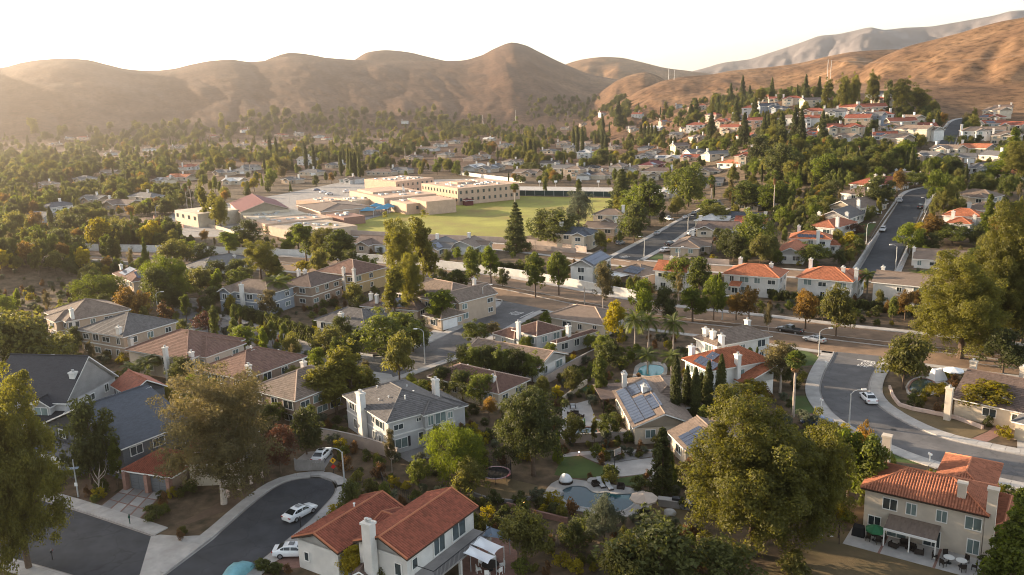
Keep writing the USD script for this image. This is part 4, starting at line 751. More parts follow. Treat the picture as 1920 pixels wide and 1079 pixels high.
# right side by the curved street
h = quick('cream house with brown tile roof and tall brick chimneys beside the kidney pool', (1783, 746), (1935, 778), None, 3.1, 'wall_cream', 'roof_brown', 'X', .42, depth=14, ch=[(.02, .65, 7.6, 'wall_beige'), (.62, .8, 7.4, 'wall_beige'), (.02, -.12, 6.0, 'wall_beige')], seed=50, win='SW', chw=1.1, extra=[(.16, .08, .36, .6, 3.9, 'Y', .5), (.52, .08, .72, .6, 3.9, 'Y', .5)]); h.done()
h = quick('grey roofed garage wing with white door at the right edge of the curved street', (1896, 790), (1990, 812), None, 2.8, 'wall_cream', 'roof_comp_grey', 'H', .42, depth=9, seed=51, win='', tiles=None); h.door(0, 'W', 3.0, 4.6, 2.2, 'white_paint', 'garage_door'); h.done()
quick('small brown tile gable shed roof among bushes at the bottom edge', (659, 1079), (688, 1082), None, 2.4, 'wall_brown', 'roof_brown', 'Y', .6, depth=4, seed=52, win='', cat='shed', name='shed').done()
# ------------------------------------------------------------------ yards: lawns, drives, patios, pools
def crop(x, y, s): return lambda pts: [(x + a / s, y + b / s) for a, b in pts]
K1, K2, K3, K4 = crop(0, 680, 2.704), crop(400, 680, 2.7036), crop(880, 680, 2.7036), crop(1360, 680, 2.7036)
K5, K6, K7, K8 = crop(0, 400, 2.998), crop(400, 400, 2.996), crop(880, 400, 2.996), crop(1360, 400, 2.996)
CLEAR = []         # outlines kept free of random plants
def yard(name, pts, matname, off, keep=True, smooth=0):
    p = px(pts)
    if smooth: q = np.vstack([p, p[:1]]); q = smoothline(q, smooth); p = q[:-1]
    P = Polygon(p).buffer(0)
    if keep: CLEAR.append(P)
    drape(name, P, matname, off, dens=8 if P.area > 300 else None); return P
yard('dry_lawn', [(1535, 1000), (1606, 996), (1820, 1058), (1905, 1075), (1990, 1200), (1340, 1200), (1440, 1060)], 'dry_lawn', 0.010)
yard('dry_lawn', K3([(0, 600), (60, 560), (200, 590), (330, 620), (400, 640), (370, 690), (200, 710), (30, 690)]), 'dry_lawn', 0.012)
yard('lawn', K3([(470, 480), (560, 474), (690, 535), (735, 580), (640, 590), (520, 585), (430, 570)]), 'lawn', 0.014)
yard('lawn', K3([(742, 592), (880, 567), (925, 612), (860, 628), (760, 622)]), 'lawn', 0.014)
yard('dry_lawn', K3([(900, 780), (960, 740), (1080, 740), (1200, 790), (1200, 840), (940, 840)]), 'dry_lawn', 0.012)
yard('front_lawn', K4([(780, 112), (828, 132), (875, 225), (1000, 262), (1150, 290), (1330, 345), (1235, 388), (1000, 332), (850, 245)]), 'dry_lawn', 0.012)
yard('front_lawn', K4([(325, 172), (428, 166), (482, 252), (338, 262)]), 'lawn', 0.012)
yard('front_lawn', K8([(385, 762), (440, 765), (528, 810), (520, 850), (430, 860)]), 'lawn', 0.012)
yard('front_lawn', K4([(812, 455), (890, 452), (1018, 500), (980, 515), (815, 500)]), 'lawn', 0.012)
yard('planting_bed', K1([(835, 845), (1000, 770), (1150, 690), (1240, 620), (1298, 580), (1298, 650), (1200, 740), (1090, 770), (960, 818), (880, 820)]), 'soil', 0.012, keep=False)
yard('planting_bed', K1([(440, 520), (560, 560), (600, 640), (510, 720), (400, 690), (420, 600)]), 'soil', 0.012, keep=False)
yard('driveway', K1([(255, 485), (372, 500), (400, 532), (300, 585), (262, 560)]), 'concrete', 0.02)
yard('brick_driveway', K2([(285, 1030), (360, 960), (430, 905), (440, 990), (440, 1040), (300, 1060)]), 'paver', 0.02)
yard('parking_pad', K2([(425, 490), (470, 455), (600, 440), (610, 470), (560, 545), (420, 552)]), 'concrete_dark', 0.02)
yard('brick_patio', K2([(1245, 985), (1330, 900), (1470, 880), (1540, 960), (1540, 1120), (1260, 1120)]), 'paver', 0.02)
yard('side_patio', K2([(930, 470), (1040, 425), (1180, 400), (1110, 480), (1000, 510)]), 'concrete_dark', 0.02)
yard('brick_driveway', K4([(378, 268), (500, 262), (545, 300), (520, 330), (390, 300)]), 'paver', 0.02)
yard('brick_path', K4([(1235, 392), (1330, 352), (1395, 300), (1432, 330), (1400, 365), (1310, 412)]), 'paver', 0.02)
yard('driveway', K4([(1478, 345), (1514, 345), (1560, 470), (1480, 440)]), 'concrete', 0.02)
yard('driveway', K4([(1395, 590), (1470, 600), (1480, 650), (1400, 640)]), 'concrete', 0.02)
yard('sports_court', K3([(690, 520), (790, 500), (930, 482), (960, 560), (925, 612), (880, 566), (742, 582), (710, 548)]), 'concrete', 0.02)
yard('gravel_bed', K3([(560, 470), (650, 455), (930, 455), (925, 478), (790, 498), (690, 518), (640, 505)]), 'concrete_dark', 0.016, keep=False)
yard('garden_path', K3([(470, 470), (520, 455), (700, 445), (940, 440), (940, 452), (700, 457), (560, 472), (480, 480)]), 'concrete', 0.024)
yard('putting_green', K3([(555, 152), (585, 120), (660, 105), (770, 108), (765, 130), (700, 152), (620, 158)]), 'turf', 0.016, smooth=2)
yard('patio', K3([(470, 228), (605, 190), (640, 285), (700, 300), (800, 345), (785, 375), (640, 395), (470, 390)]), 'concrete', 0.016)
yard('driveway', K6([(830, 905), (900, 890), (1000, 905), (1020, 950), (900, 960), (840, 930)]), 'concrete', 0.016)
yard('driveway', K6([(1340, 590), (1440, 550), (1500, 580), (1400, 625)]), 'paver', 0.02)
yard('driveway', K6([(1180, 690), (1240, 655), (1300, 668), (1220, 730)]), 'concrete', 0.02)
yard('front_lawn', K7([(1010, 255), (1060, 228), (1170, 236), (1180, 275), (1090, 278)]), 'lawn', 0.02)
yard('dry_lawn', K8([(735, 60), (850, 60), (800, 130), (740, 120)]), 'lawn', 0.06)
FIELD = yard('playing_field', [(636, 430), (700, 409), (760, 391), (850, 379), (940, 367), (1150, 372), (1147, 398), (1105, 425), (945, 449), (800, 445), (660, 438)], 'field_grass', 0.02)
yard('school_yard', [(262, 446), (330, 396), (520, 366), (640, 342), (930, 334), (975, 352), (940, 366), (850, 378), (700, 408), (630, 432), (430, 444)], 'concrete_dark', 0.014)
yard('school_car_park', [(20, 452), (160, 440), (262, 446), (320, 412), (300, 404), (150, 425), (20, 436)], 'asphalt_tan', 0.018)
COURT = yard('sports_courts', [(972, 350), (1148, 352), (1152, 366), (968, 366)], 'concrete', 0.03)
def pool(label, pts, deck, col, coping='concrete', smooth=2):
    c = px(pts); ring = smoothline(np.vstack([c, c[:1]]), smooth)[:-1]; P = Polygon(ring).buffer(0); D = Polygon(smoothline(np.vstack([px(deck), px(deck)[:1]]), 1)[:-1]).buffer(0).union(P.buffer(.6))
    CLEAR.append(D); o = P.centroid; t = thing('swimming_pool', label, 'swimming pool', (o.x, o.y, 0))
    from shapely import affinity
    sh = lambda g: affinity.translate(g, -o.x, -o.y)
    obj('deck', MB().prism(sh(D.difference(P.buffer(.3))), 0, .10), 'concrete', t); obj('coping', MB().prism(sh(P.buffer(.3).difference(P)), 0, .15), coping, t)
    obj('water', MB().prism(sh(P), 0, .06), col, t, uv=False); return D
def watermat(n, c): LOOK[n] = usdkit.material(stage, '/World/Looks/' + n, {'g': ('geometry', {}), 'n': ('noise_texture', {'scale': 1.6, 'detail': 3.0}), 'b': ('bump', {'strength': 0.12, 'distance': 0.05}), 'p': ('principled_bsdf', {'base_color': c, 'roughness': 0.03, 'specular_ior_level': 0.5})}, [('g.position', 'n.vector'), ('n.fac', 'b.height'), ('b.normal', 'p.normal')], surface='p.BSDF')
watermat('water_blue', (0.006, 0.042, 0.06)); watermat('water_turquoise', (0.05, 0.26, 0.29)); watermat('water_dark', (0.012, 0.035, 0.04))
pool('freeform blue swimming pool with pale stone deck and loungers in the centre yard', K3([(452, 672), (480, 642), (530, 627), (590, 632), (612, 655), (650, 668), (700, 660), (735, 672), (790, 670), (832, 668), (846, 690), (835, 718), (790, 752), (735, 762), (690, 745), (620, 742), (560, 735), (500, 716)]),
     K3([(372, 690), (400, 625), (470, 588), (570, 600), (700, 618), (830, 640), (925, 665), (945, 695), (915, 740), (830, 780), (735, 792), (600, 765), (470, 738)]), 'water_blue')
pool('rectangular blue pool with red coping on the terrace below the dark patio roof', K3([(480, 352), (520, 335), (590, 330), (640, 335), (655, 362), (590, 382), (480, 380)]), K3([(470, 340), (560, 318), (670, 325), (690, 368), (590, 392), (470, 390)]), 'water_blue', 'paver', 1)
pool('turquoise pool under the feather palms between the garden trees', [(1194, 703), (1200, 687), (1225, 684), (1246, 688), (1244, 704), (1220, 708)], [(1186, 708), (1192, 682), (1228, 678), (1252, 684), (1250, 708), (1220, 713)], 'water_turquoise')
pool('dark kidney shaped pool with brick coping beside the white garden umbrella', K4([(932, 128), (950, 95), (990, 82), (1040, 90), (1062, 110), (1040, 150), (980, 165), (938, 150)]), K4([(915, 130), (940, 85), (1000, 70), (1100, 85), (1140, 120), (1060, 165), (970, 178), (920, 160)]), 'water_dark', 'paver')
pool('small blue backyard pool behind the orange roofed hill street houses', crop(1420, 330, 6.742)([(322, 712), (400, 690), (470, 695), (480, 722), (400, 735), (330, 730)]), crop(1420, 330, 6.742)([(315, 715), (400, 682), (485, 690), (490, 730), (400, 742), (322, 738)]), 'water_blue')
# driveway of the eucalyptus house: twelve slabs with brick strips
def bil(q, s, t): q = np.asarray(q); return q[0] * (1 - s) * (1 - t) + q[1] * s * (1 - t) + q[2] * s * t + q[3] * (1 - s) * t
dq = px(K1([(640, 626), (836, 650), (702, 802), (508, 730)])); CLEAR.append(Polygon(dq).buffer(.2)); drape('brick_edging', Polygon(dq), 'paver', 0.018)
dx = tag(UsdGeom.Xform.Define(stage, path_for('driveway')).GetPrim(), kind='structure')
for i in range(4):
    for j in range(3):
        e = .018; c = [bil(dq, i / 4 + e, j / 3 + e), bil(dq, (i + 1) / 4 - e, j / 3 + e), bil(dq, (i + 1) / 4 - e, (j + 1) / 3 - e), bil(dq, i / 4 + e, (j + 1) / 3 - e)]
        obj('slab', MB().prism(Polygon(c), 0, .035), 'concrete_dark' if (i + j) % 3 else 'concrete', dx)
# patio behind the terracotta house
pt = tag(UsdGeom.Xform.Define(stage, path_for('rear_patio')).GetPrim(), kind='structure')
W = HB.W
def hbpoly(H, x0, y0, x1, y1): return Polygon([H.world(*q)[:2] for q in ((x0, y0), (x1, y0), (x1, y1), (x0, y1))])
for a, b in ((-.5, .235), (.255, .66), (.68, 1.0)): obj('slab', MB().prism(hbpoly(HB, max(a, -.05) * W, -4.0, b * W, .6), 0, .05), 'concrete', pt)
for a, b in ((.235, .255), (.66, .68), (1.0, 1.02)): obj('brick_strip', MB().prism(hbpoly(HB, a * W, -4.05, b * W, .6), 0, .055), 'paver', pt)
CLEAR.append(hbpoly(HB, -1, -4.5, W + 1, 1))

# ------------------------------------------------------------------ walls and fences
def wallrun(label, pts, h, t, matname, cap=None, cat='wall', name='garden_wall', step=6.0, world=False, piers=False):
    p = np.asarray(pts) if world else px(pts); p = resample(p, step); o = p.mean(0); z0 = float(ground(*o)); x = thing(name, label, cat, (o[0], o[1], 0))
    for a, b in zip(p[:-1], p[1:]):
        d = b - a; L = np.linalg.norm(d); an = math.atan2(d[1], d[0]); m = (a + b) / 2 - o; z = float(min(ground(*a), ground(*b)))
        obj('wall_panel', MB().box((-L / 2, -t / 2, -.3), (L / 2 - .004, t / 2, h), an, (m[0], m[1], z)), matname, x, uv=False)
        if cap: obj('coping', MB().box((-L / 2, -t / 2 - .04, h), (L / 2 - .004, t / 2 + .04, h + .07), an, (m[0], m[1], z)), cap, x, uv=False)
        if piers: obj('pier', MB().box((-.25, -.25, -.3), (.25, .25, h + .15), an, (a[0] - o[0], a[1] - o[1], z)), matname, x, uv=False)
    CLEAR.append(LineString(p).buffer(.5)); return x
_wf = offs(_bf, -3.0); _uv = np.array([proj((*q, 0)) for q in _wf]); _sel = (_uv[:, 0] > 120) & (_uv[:, 0] < 1195)
wallrun('long white boundary wall along the far side of the boulevard', _wf[_sel], 2.1, .22, 'wall_white', 'trim', name='boundary_wall', world=True, step=7)
wallrun('tan block retaining wall below the pale grey house, curving past the parked white car', K2([(542, 392), (620, 405), (740, 432), (850, 465), (938, 500)]), 1.9, .25, 'block', 'concrete_dark', step=3)
wallrun('brown block wall along the near edge of the playing field', [(655, 441), (800, 449), (945, 455), (1040, 464), (1100, 474)], 2.0, .22, 'block', name='field_wall', step=7)
wallrun('white low wall with wooden gate posts around the school drive entrance', [(385, 424), (420, 433), (440, 440)], 1.4, .25, 'wall_cream', step=5)
wallrun('red brown brick fence by the school entrance flower bed', [(288, 410), (318, 420), (345, 428)], 1.5, .25, 'paver', step=5)
wallrun('pale curving low retaining wall around the front lawn of the cream house', K4([(832, 130), (850, 180), (880, 220), (960, 245), (1060, 262), (1180, 290), (1305, 338)]), .55, .35, 'wall_pinkish', step=2)
wallrun('brown garden wall running down beside the clipped hedge garden', [(1022, 722), (1060, 700), (1092, 682), (1120, 668)], 1.7, .2, 'block', 'concrete_dark', step=3)
wallrun('pale cream retaining wall edging the putting green terrace', [(1050, 758), (1075, 738), (1100, 720)], .9, .3, 'wall_cream', step=3)
wallrun('tan block wall across the terrace below the rectangular pool', K3([(490, 410), (640, 400), (790, 392), (930, 408)]), 1.3, .25, 'block', 'concrete', step=3)
wallrun('curving pale wall beside the trampoline yard', K3([(0, 668), (40, 690), (110, 705), (190, 722), (260, 705), (350, 690)]), .5, .25, 'concrete_dark', step=3)
wallrun('low brick edged retaining wall above the shrub bank below the pool', K3([(190, 735), (290, 765), (400, 790), (500, 815)]), .7, .3, 'paver', step=3)
wallrun('block wall behind the straight street corner house', K7([(1090, 262), (1200, 275), (1340, 283), (1460, 292)]), 1.7, .2, 'block', step=5)
wallrun('block wall beside the white gabled house with slate roof', K7([(285, 200), (400, 208), (500, 218), (600, 226)]), 1.7, .2, 'block', step=5)
wallrun('cream wall behind the school blocks facing the far houses', [(860, 328), (905, 334), (985, 344)], 2.4, .2, 'wall_white', step=8)
wallrun('garden wall at the foot of the dark hedge behind the black roofed house', K5([(350, 815), (430, 850), (540, 890), (650, 920)]), 1.0, .25, 'concrete_dark', step=3)
def ironfence(label, pts, h=1.4, gap=.35, matname='dark_metal', world=False):
    p = resample(np.asarray(pts) if world else px(pts), gap); o = p.mean(0); x = thing('iron_fence', label, 'fence', (o[0], o[1], 0)); z = ground(p[:, 0], p[:, 1]); q = np.c_[p - o, z]
    for zz in (.2, h - .1): obj('rail', MB().tube(q + [0, 0, zz], .02, 4), matname, x, uv=False)
    for k, a in enumerate(q): obj('picket' if k % 6 else 'post', MB().box((-.012 if k % 6 else -.03, -.012 if k % 6 else -.03, -.1), (.012 if k % 6 else .03, .012 if k % 6 else .03, h), 0, a), matname, x, uv=False)
ironfence('black iron fence curving up behind the red tiled house', K2([(850, 585), (862, 625), (890, 655), (940, 680), (1000, 700)]))
ironfence('black iron fence along the garden below the olive bush', K3([(450, 930), (490, 955), (540, 940), (600, 900)]))
ironfence('dark iron railing beside the shade sail patio', K2([(1350, 800), (1400, 820), (1460, 835), (1510, 815)]))

# ------------------------------------------------------------------ the school and its courts
def block(label, A, B, C, h, wall='wall_peach', roof='flat_roof', kind='F', tan=.3, depth=None, win='', seed=0, name='school_building', cat='school building', parts=(), every=3.3, ww=1.1, hh=1.5):
    H = pxhouse(label, A, B, C, h, wall, roof, kind, tan, depth, cat=cat, name=name); H.far = True
    for e in parts: H.wing(e[0] * H.W, e[1] * H.D, e[2] * H.W, e[3] * H.D, e[4], e[5])
    for sd in win:
        L = H.wallframe(0, sd)[3]; n = int(L / every)
        for st in range(2 if h > 6.5 else 1):
            for k in range(n): H.window(0, sd, (k + .5) * L / n, h - 2.9 - 3.6 * st, ww, hh, 'fixed', frame='wall_brown')
    rnd = random.Random(seed)
    for k in range(int(H.W * H.D / 45) if kind == 'F' else 0):
        x, y = rnd.uniform(.15, .85) * H.W, rnd.uniform(.15, .85) * H.D; a, b, c = rnd.uniform(.6, 1.4), rnd.uniform(.5, 1), rnd.uniform(.5, 1.0); obj('roof_unit', MB().box((x - a, y - b, h - .36), (x + a, y + b, h - .3 + c)), 'galv', H.T, uv=False)
    return H
block('two-storey tan school block with rows of square dark windows beside the field', (790, 344), (858, 354), (928, 338), 8.4, win='SE', seed=1, parts=((.3, .3, .5, .6, 9.3, 'F'),)).done()
block('tan school block with white flat roof and windows left of the corner block', (683, 336), (742, 341), (791, 332), 8.0, win='E', seed=2).done()
block('long stepped tan school hall with white roof behind the flagpole', (655, 358), (720, 372), (800, 360), 6.0, seed=3, win='E', every=9, parts=((.1, .1, .55, .8, 7.0, 'F'),)).done()
block('low tan school wing stepping down to the path beside the field', (722, 374), (762, 383), (822, 372), 5.0, seed=4, win='E', every=8, parts=((.5, .3, 1.3, 1.0, 6.2, 'F'),)).done()
block('school gymnasium with maroon sloping metal roof and cream end walls', (430, 381), (449, 399), (527, 381), 5.5, 'wall_cream', 'roof_maroon', 'X', .34, seed=5).done('wall_cream')
block('cream flat roofed school block behind the pair of tall pines', (327, 394), (370, 402), (440, 392), 6.0, 'wall_cream', seed=6, win='S', every=6, ww=2.2, hh=1.6).done()
block('long white flat roofed classroom block nearest the pines', (449, 402), (472, 411), (552, 393), 4.2, 'wall_cream', seed=7).done()
block('second white flat roofed classroom block parallel to the first one', (474, 413), (497, 421), (594, 400), 4.0, 'wall_peach', seed=8).done()
block('tan walled classroom block nearest the boulevard', (503, 424), (560, 437), (634, 416), 3.6, 'wall_tan', seed=9).done()
block('school canteen with broad flat tan roof beside the blue canopies', (556, 385), (600, 398), (674, 382), 3.8, 'wall_peach', 'roof_comp_tan', 'H', .12, seed=10).done()
block('small brick school kiosk with wide white roof at the field corner', (611, 402), (645, 409), (672, 402), 3.4, 'paver', seed=11).done()
block('low white roofed school walkway block behind the canteen', (555, 376), (605, 380), (650, 372), 3.6, 'wall_peach', seed=12).done()
block('cream school store with white roof beside the car park', (625, 372), (660, 377), (690, 370), 4.0, 'wall_cream', seed=13).done()
block('small maroon equipment shed on the path beside the field', (863, 374), (872, 377), (884, 374), 2.6, 'roof_maroon', 'roof_maroon', 'H', .2, name='shed', cat='shed').done()
mat('canopy_blue', (0.05, 0.19, 0.30), .7, None, .1, 1.0)
for k, (u, v) in enumerate(((678, 400), (690, 405), (706, 397), (716, 402), (728, 398))):
    p = at(u, v); t = thing('shade_canopy', ('first', 'second', 'third', 'fourth', 'fifth')[k] + ' from the left of the blue pyramid shade canopies at the school', 'canopy', p, group='blue shade canopies in the school yard'); s = 3.4
    c = MB(); [c.add([(-s, -s, 2.7), (s, -s, 2.7), (s, s, 2.7), (-s, s, 2.7), (0, 0, 4.2)], [[0, 1, 4], [1, 2, 4], [2, 3, 4], [3, 0, 4]])]; obj('canopy', c, 'canopy_blue', t, uv=False)
    for x in (-1, 1):
        for y in (-1, 1): obj('post', MB().tube([(x * s * .95, y * s * .95, 0), (x * s * .95, y * s * .95, 2.72)], .07, 5), 'trim', t, uv=False)
p = at(757, 396); t = thing('flagpole', 'tall white flagpole with pale flag in front of the stepped school hall', 'flagpole', p); obj('pole', MB().tube([(0, 0, 0), (0, 0, 13)], [.14, .06], 6), 'trim', t, uv=False); obj('flag', MB().quad((.1, 0, 10.2), (1.0, .25, 9.0), (1.1, .3, 10.6), (.1, 0, 12.2)).quad((.1, 0, 12.2), (1.1, .3, 10.6), (1.0, .25, 9.0), (.1, 0, 10.2)), 'trim', t, uv=False)
# court fence with dark wind screens
q = resample(px([(968, 367), (1150, 370)]), 5.0); o = q.mean(0); t = thing('court_fence', 'tall court fence with dark green windscreens behind the playing field', 'fence', (o[0], o[1], float(ground(*o))))
mat('windscreen', (0.012, 0.03, 0.028), .8, None, .15, .5)
for a, b in zip(q[:-1], q[1:]):
    d = b - a; L = np.linalg.norm(d); an = math.atan2(d[1], d[0]); m = (a + b) / 2 - o; obj('windscreen', MB().box((-L / 2 + .1, -.03, .2), (L / 2 - .1, .03, 2.9), an, (*m, 0)), 'windscreen', t, uv=False); obj('post', MB().box((-.06, -.06, 0), (.06, .06, 3.6), an, (*(a - o), 0)), 'galv', t, uv=False)
for k, u in enumerate((1012, 1042, 1087, 1122)):
    p = at(u, 352); t = thing('basketball_hoop', ('first', 'second', 'third', 'fourth')[k] + ' from the left of the basketball hoops on the school courts', 'basketball hoop', p, group='hoops on the school courts'); obj('post', MB().tube([(0, 0, 0), (0, 0, 3.6)], .09, 5), 'galv', t, uv=False); obj('backboard', MB().box((-.9, -.5, 3.0), (.9, -.42, 4.1)), 'trim', t, uv=False)
# ------------------------------------------------------------------ the far houses, each from the pixel of its front base
RC = dict(o='roof_orange', r='roof_red', m='roof_maroon', b='roof_comp_tan', t='roof_tan', g='roof_comp_grey', s='roof_slate', k='roof_black', n='roof_brown', w='flat_roof')
RN = dict(o='orange', r='red', m='maroon', b='brown', t='tan', g='grey', s='slate', k='black', n='dark brown', w='pale')
WC = dict(w='wall_white', c='wall_cream', t='wall_tan', g='wall_grey', p='wall_peach', b='wall_bluegrey')
WN = dict(w='white', c='cream', t='tan', g='grey', p='pinkish', b='blue-grey')
# named places that labels can point to (pixel, phrase)
MARKS = [(110, 300, 'on the hazy far left of the valley'), (250, 330, 'left of the maroon gymnasium'), (120, 400, 'by the left edge of the valley'), (400, 265, 'below the brown left hill'), (600, 260, 'at the foot of the middle hills'), (560, 320, 'behind the school blocks'), (720, 320, 'behind the flagpole hall'),
         (800, 265, 'in the valley beneath the second hill'), (900, 320, 'behind the two-storey school block'), (930, 270, 'in the valley under the tall pointed hill'), (1050, 275, 'in the middle of the far valley'), (1040, 325, 'behind the sports courts'), (1130, 330, 'right of the sports courts'), (1120, 240, 'near the canyon mouth'), (1210, 235, 'below the lit grassy knob'),
         (1220, 295, 'left of the conifer row'), (1290, 300, 'among the white roofs before the conifers'), (1240, 340, 'at the far end of the straight street'), (1350, 245, 'on the slope behind the conifer row'), (1330, 210, 'high on the wooded slope'), (1430, 200, 'under the hilltop power poles'), (1440, 250, 'beside the conifer row'), (1520, 200, 'on the ridge below the power poles'), (1520, 240, 'between the tall conifers'),
         (1640, 195, 'at the top of the hillside houses'), (1620, 240, 'on the hillside left of the upper street'), (1705, 245, 'left of the upper street'), (1780, 285, 'below the upper street'), (1850, 230, 'right of the upper street'), (1850, 275, 'at the right edge below the bare hill'), (1900, 310, 'by the right edge of the picture'), (1380, 310, 'beside the two dense round trees'), (1400, 390, 'between the straight and hill streets'),
         (1330, 440, 'right of the straight street'), (1130, 440, 'left of the straight street'), (1060, 450, 'at the right end of the playing field'), (800, 480, 'between boulevard and collector street'), (680, 470, 'beside the boulevard wall below the school'), (300, 450, 'by the school drive'), (80, 450, 'beside the collector street at far left'), (60, 520, 'on the dry slope at left'), (960, 400, 'around the playing field'), (620, 440, 'below the classroom blocks'),
         (1480, 300, 'below the tall conifers'), (1560, 310, 'above the hill street houses'), (1680, 320, 'beyond the bend of the hill street'), (1820, 320, 'among the trees right of the bend'), (1640, 420, 'along the hill street'), (1790, 440, 'right of the hill street'), (1870, 440, 'behind the giant right hand pines')]
MARKS2 = [(40, 760, 'by the black roofed house'), (170, 830, 'by the slate roofed house'), (250, 720, 'behind the slate roofed house'), (60, 650, 'left of the tan house row'), (160, 600, 'around the tan two-storey house'), (280, 650, 'below the long beige house'), (340, 690, 'beside the reddish roofed houses'), (330, 590, 'at the top of the middle street'), (250, 550, 'by the solar roofed tan house'), (200, 500, 'at the edge of the dry slope'), (440, 570, 'along the hedge of the middle street'), (400, 500, 'around the low grey ranch house'),
          (560, 560, 'between the tan two-storey houses'), (640, 590, 'behind the white chimneyed low house'), (700, 620, 'beside the white walled low house'), (590, 660, 'at the middle street bend'), (720, 680, 'at the middle street corner'), (620, 740, 'in the pine row by the pale grey house'), (560, 790, 'above the cul de sac'), (700, 850, 'behind the cul de sac lamp'), (600, 900, 'around the cul de sac'), (430, 930, 'by the eucalyptus bed'), (700, 1000, 'around the red tiled house'), (850, 850, 'beside the pepper tree'), (880, 760, 'behind the pale grey house'),
          (920, 700, 'by the long clipped hedge'), (820, 600, 'beside the gabled house at the street mouth'), (900, 560, 'by the boulevard corner'), (780, 540, 'along the boulevard wall'), (1000, 530, 'on the boulevard verge'), (1040, 640, 'beside the cream barrel tiled house'), (1100, 680, 'in the garden behind the turquoise pool'), (1220, 650, 'around the feather palms'), (1150, 590, 'by the corner ranch house'), (1260, 590, 'along the boulevard planting'), (1060, 780, 'beside the terrace pool'), (1180, 820, 'on the terrace gardens'), (1000, 870, 'around the big dark oak'), (960, 960, 'on the shrub bank by the trampoline'), (1100, 950, 'around the centre pool'),
          (1050, 1040, 'at the bottom centre'), (1280, 1040, 'in the dark grove at the bottom'), (1420, 900, 'beside the giant golden pine'), (1590, 880, 'left of the terracotta house'), (1560, 1020, 'in the yard of the terracotta house'), (1880, 980, 'right of the terracotta house'), (1460, 720, 'by the tall fan palm'), (1420, 740, 'beside the orange hip roof'), (1520, 690, 'at the curved street mouth'), (1700, 720, 'right of the stop marking'), (1760, 770, 'around the kidney pool'), (1850, 760, 'before the brick chimneyed house'), (1400, 590, 'on the hedge bank by the boulevard'), (1580, 600, 'on the boulevard bank'), (1820, 600, 'around the giant right hand pines'), (1300, 540, 'behind the white boulevard wall'), (1480, 490, 'among the orange roofed white houses'), (1680, 530, 'beside the feather palm pair')]
def place_phrase(u, v):
    return min(MARKS + MARKS2, key=lambda m: ((m[0] - u) * .8) ** 2 + ((m[1] - v) * 1.6) ** 2)[2]
ORD = ['first', 'second', 'third', 'fourth', 'fifth', 'sixth', 'seventh', 'eighth', 'ninth', 'tenth', 'eleventh', 'twelfth', 'thirteenth', 'fourteenth', 'fifteenth', 'sixteenth', 'seventeenth', 'eighteenth', 'nineteenth', 'twentieth'] + ['twenty-' + q for q in 'first second third fourth fifth sixth seventh eighth ninth'.split()] + ['thirtieth'] + ['thirty-' + q for q in 'first second third fourth fifth sixth seventh eighth ninth'.split()] + ['fortieth']
_pend = {}         # (noun phrase, place) -> [(u, prim)]
def later(prim, noun, u, v): _pend.setdefault((noun, place_phrase(u, v)), []).append((u, prim))
def settle():
    for (noun, place), L in _pend.items():
        L.sort(key=lambda q: q[0])
        for k, (u, p) in enumerate(L):
            t = f'{noun} {place}' if len(L) == 1 else f'{ORD[k] if k < 40 else "far right"} {noun} from the left {place}'; w = noun.split(); n = 0
            while len(t.split()) > 16 and n < 3 and len(w) > 2: w = w[1:]; n += 1; t = f'{" ".join(w)} {place}' if len(L) == 1 else f'{ORD[k] if k < 40 else "far right"} {" ".join(w)} from the left {place}'
            p.SetCustomDataByKey('label', t)
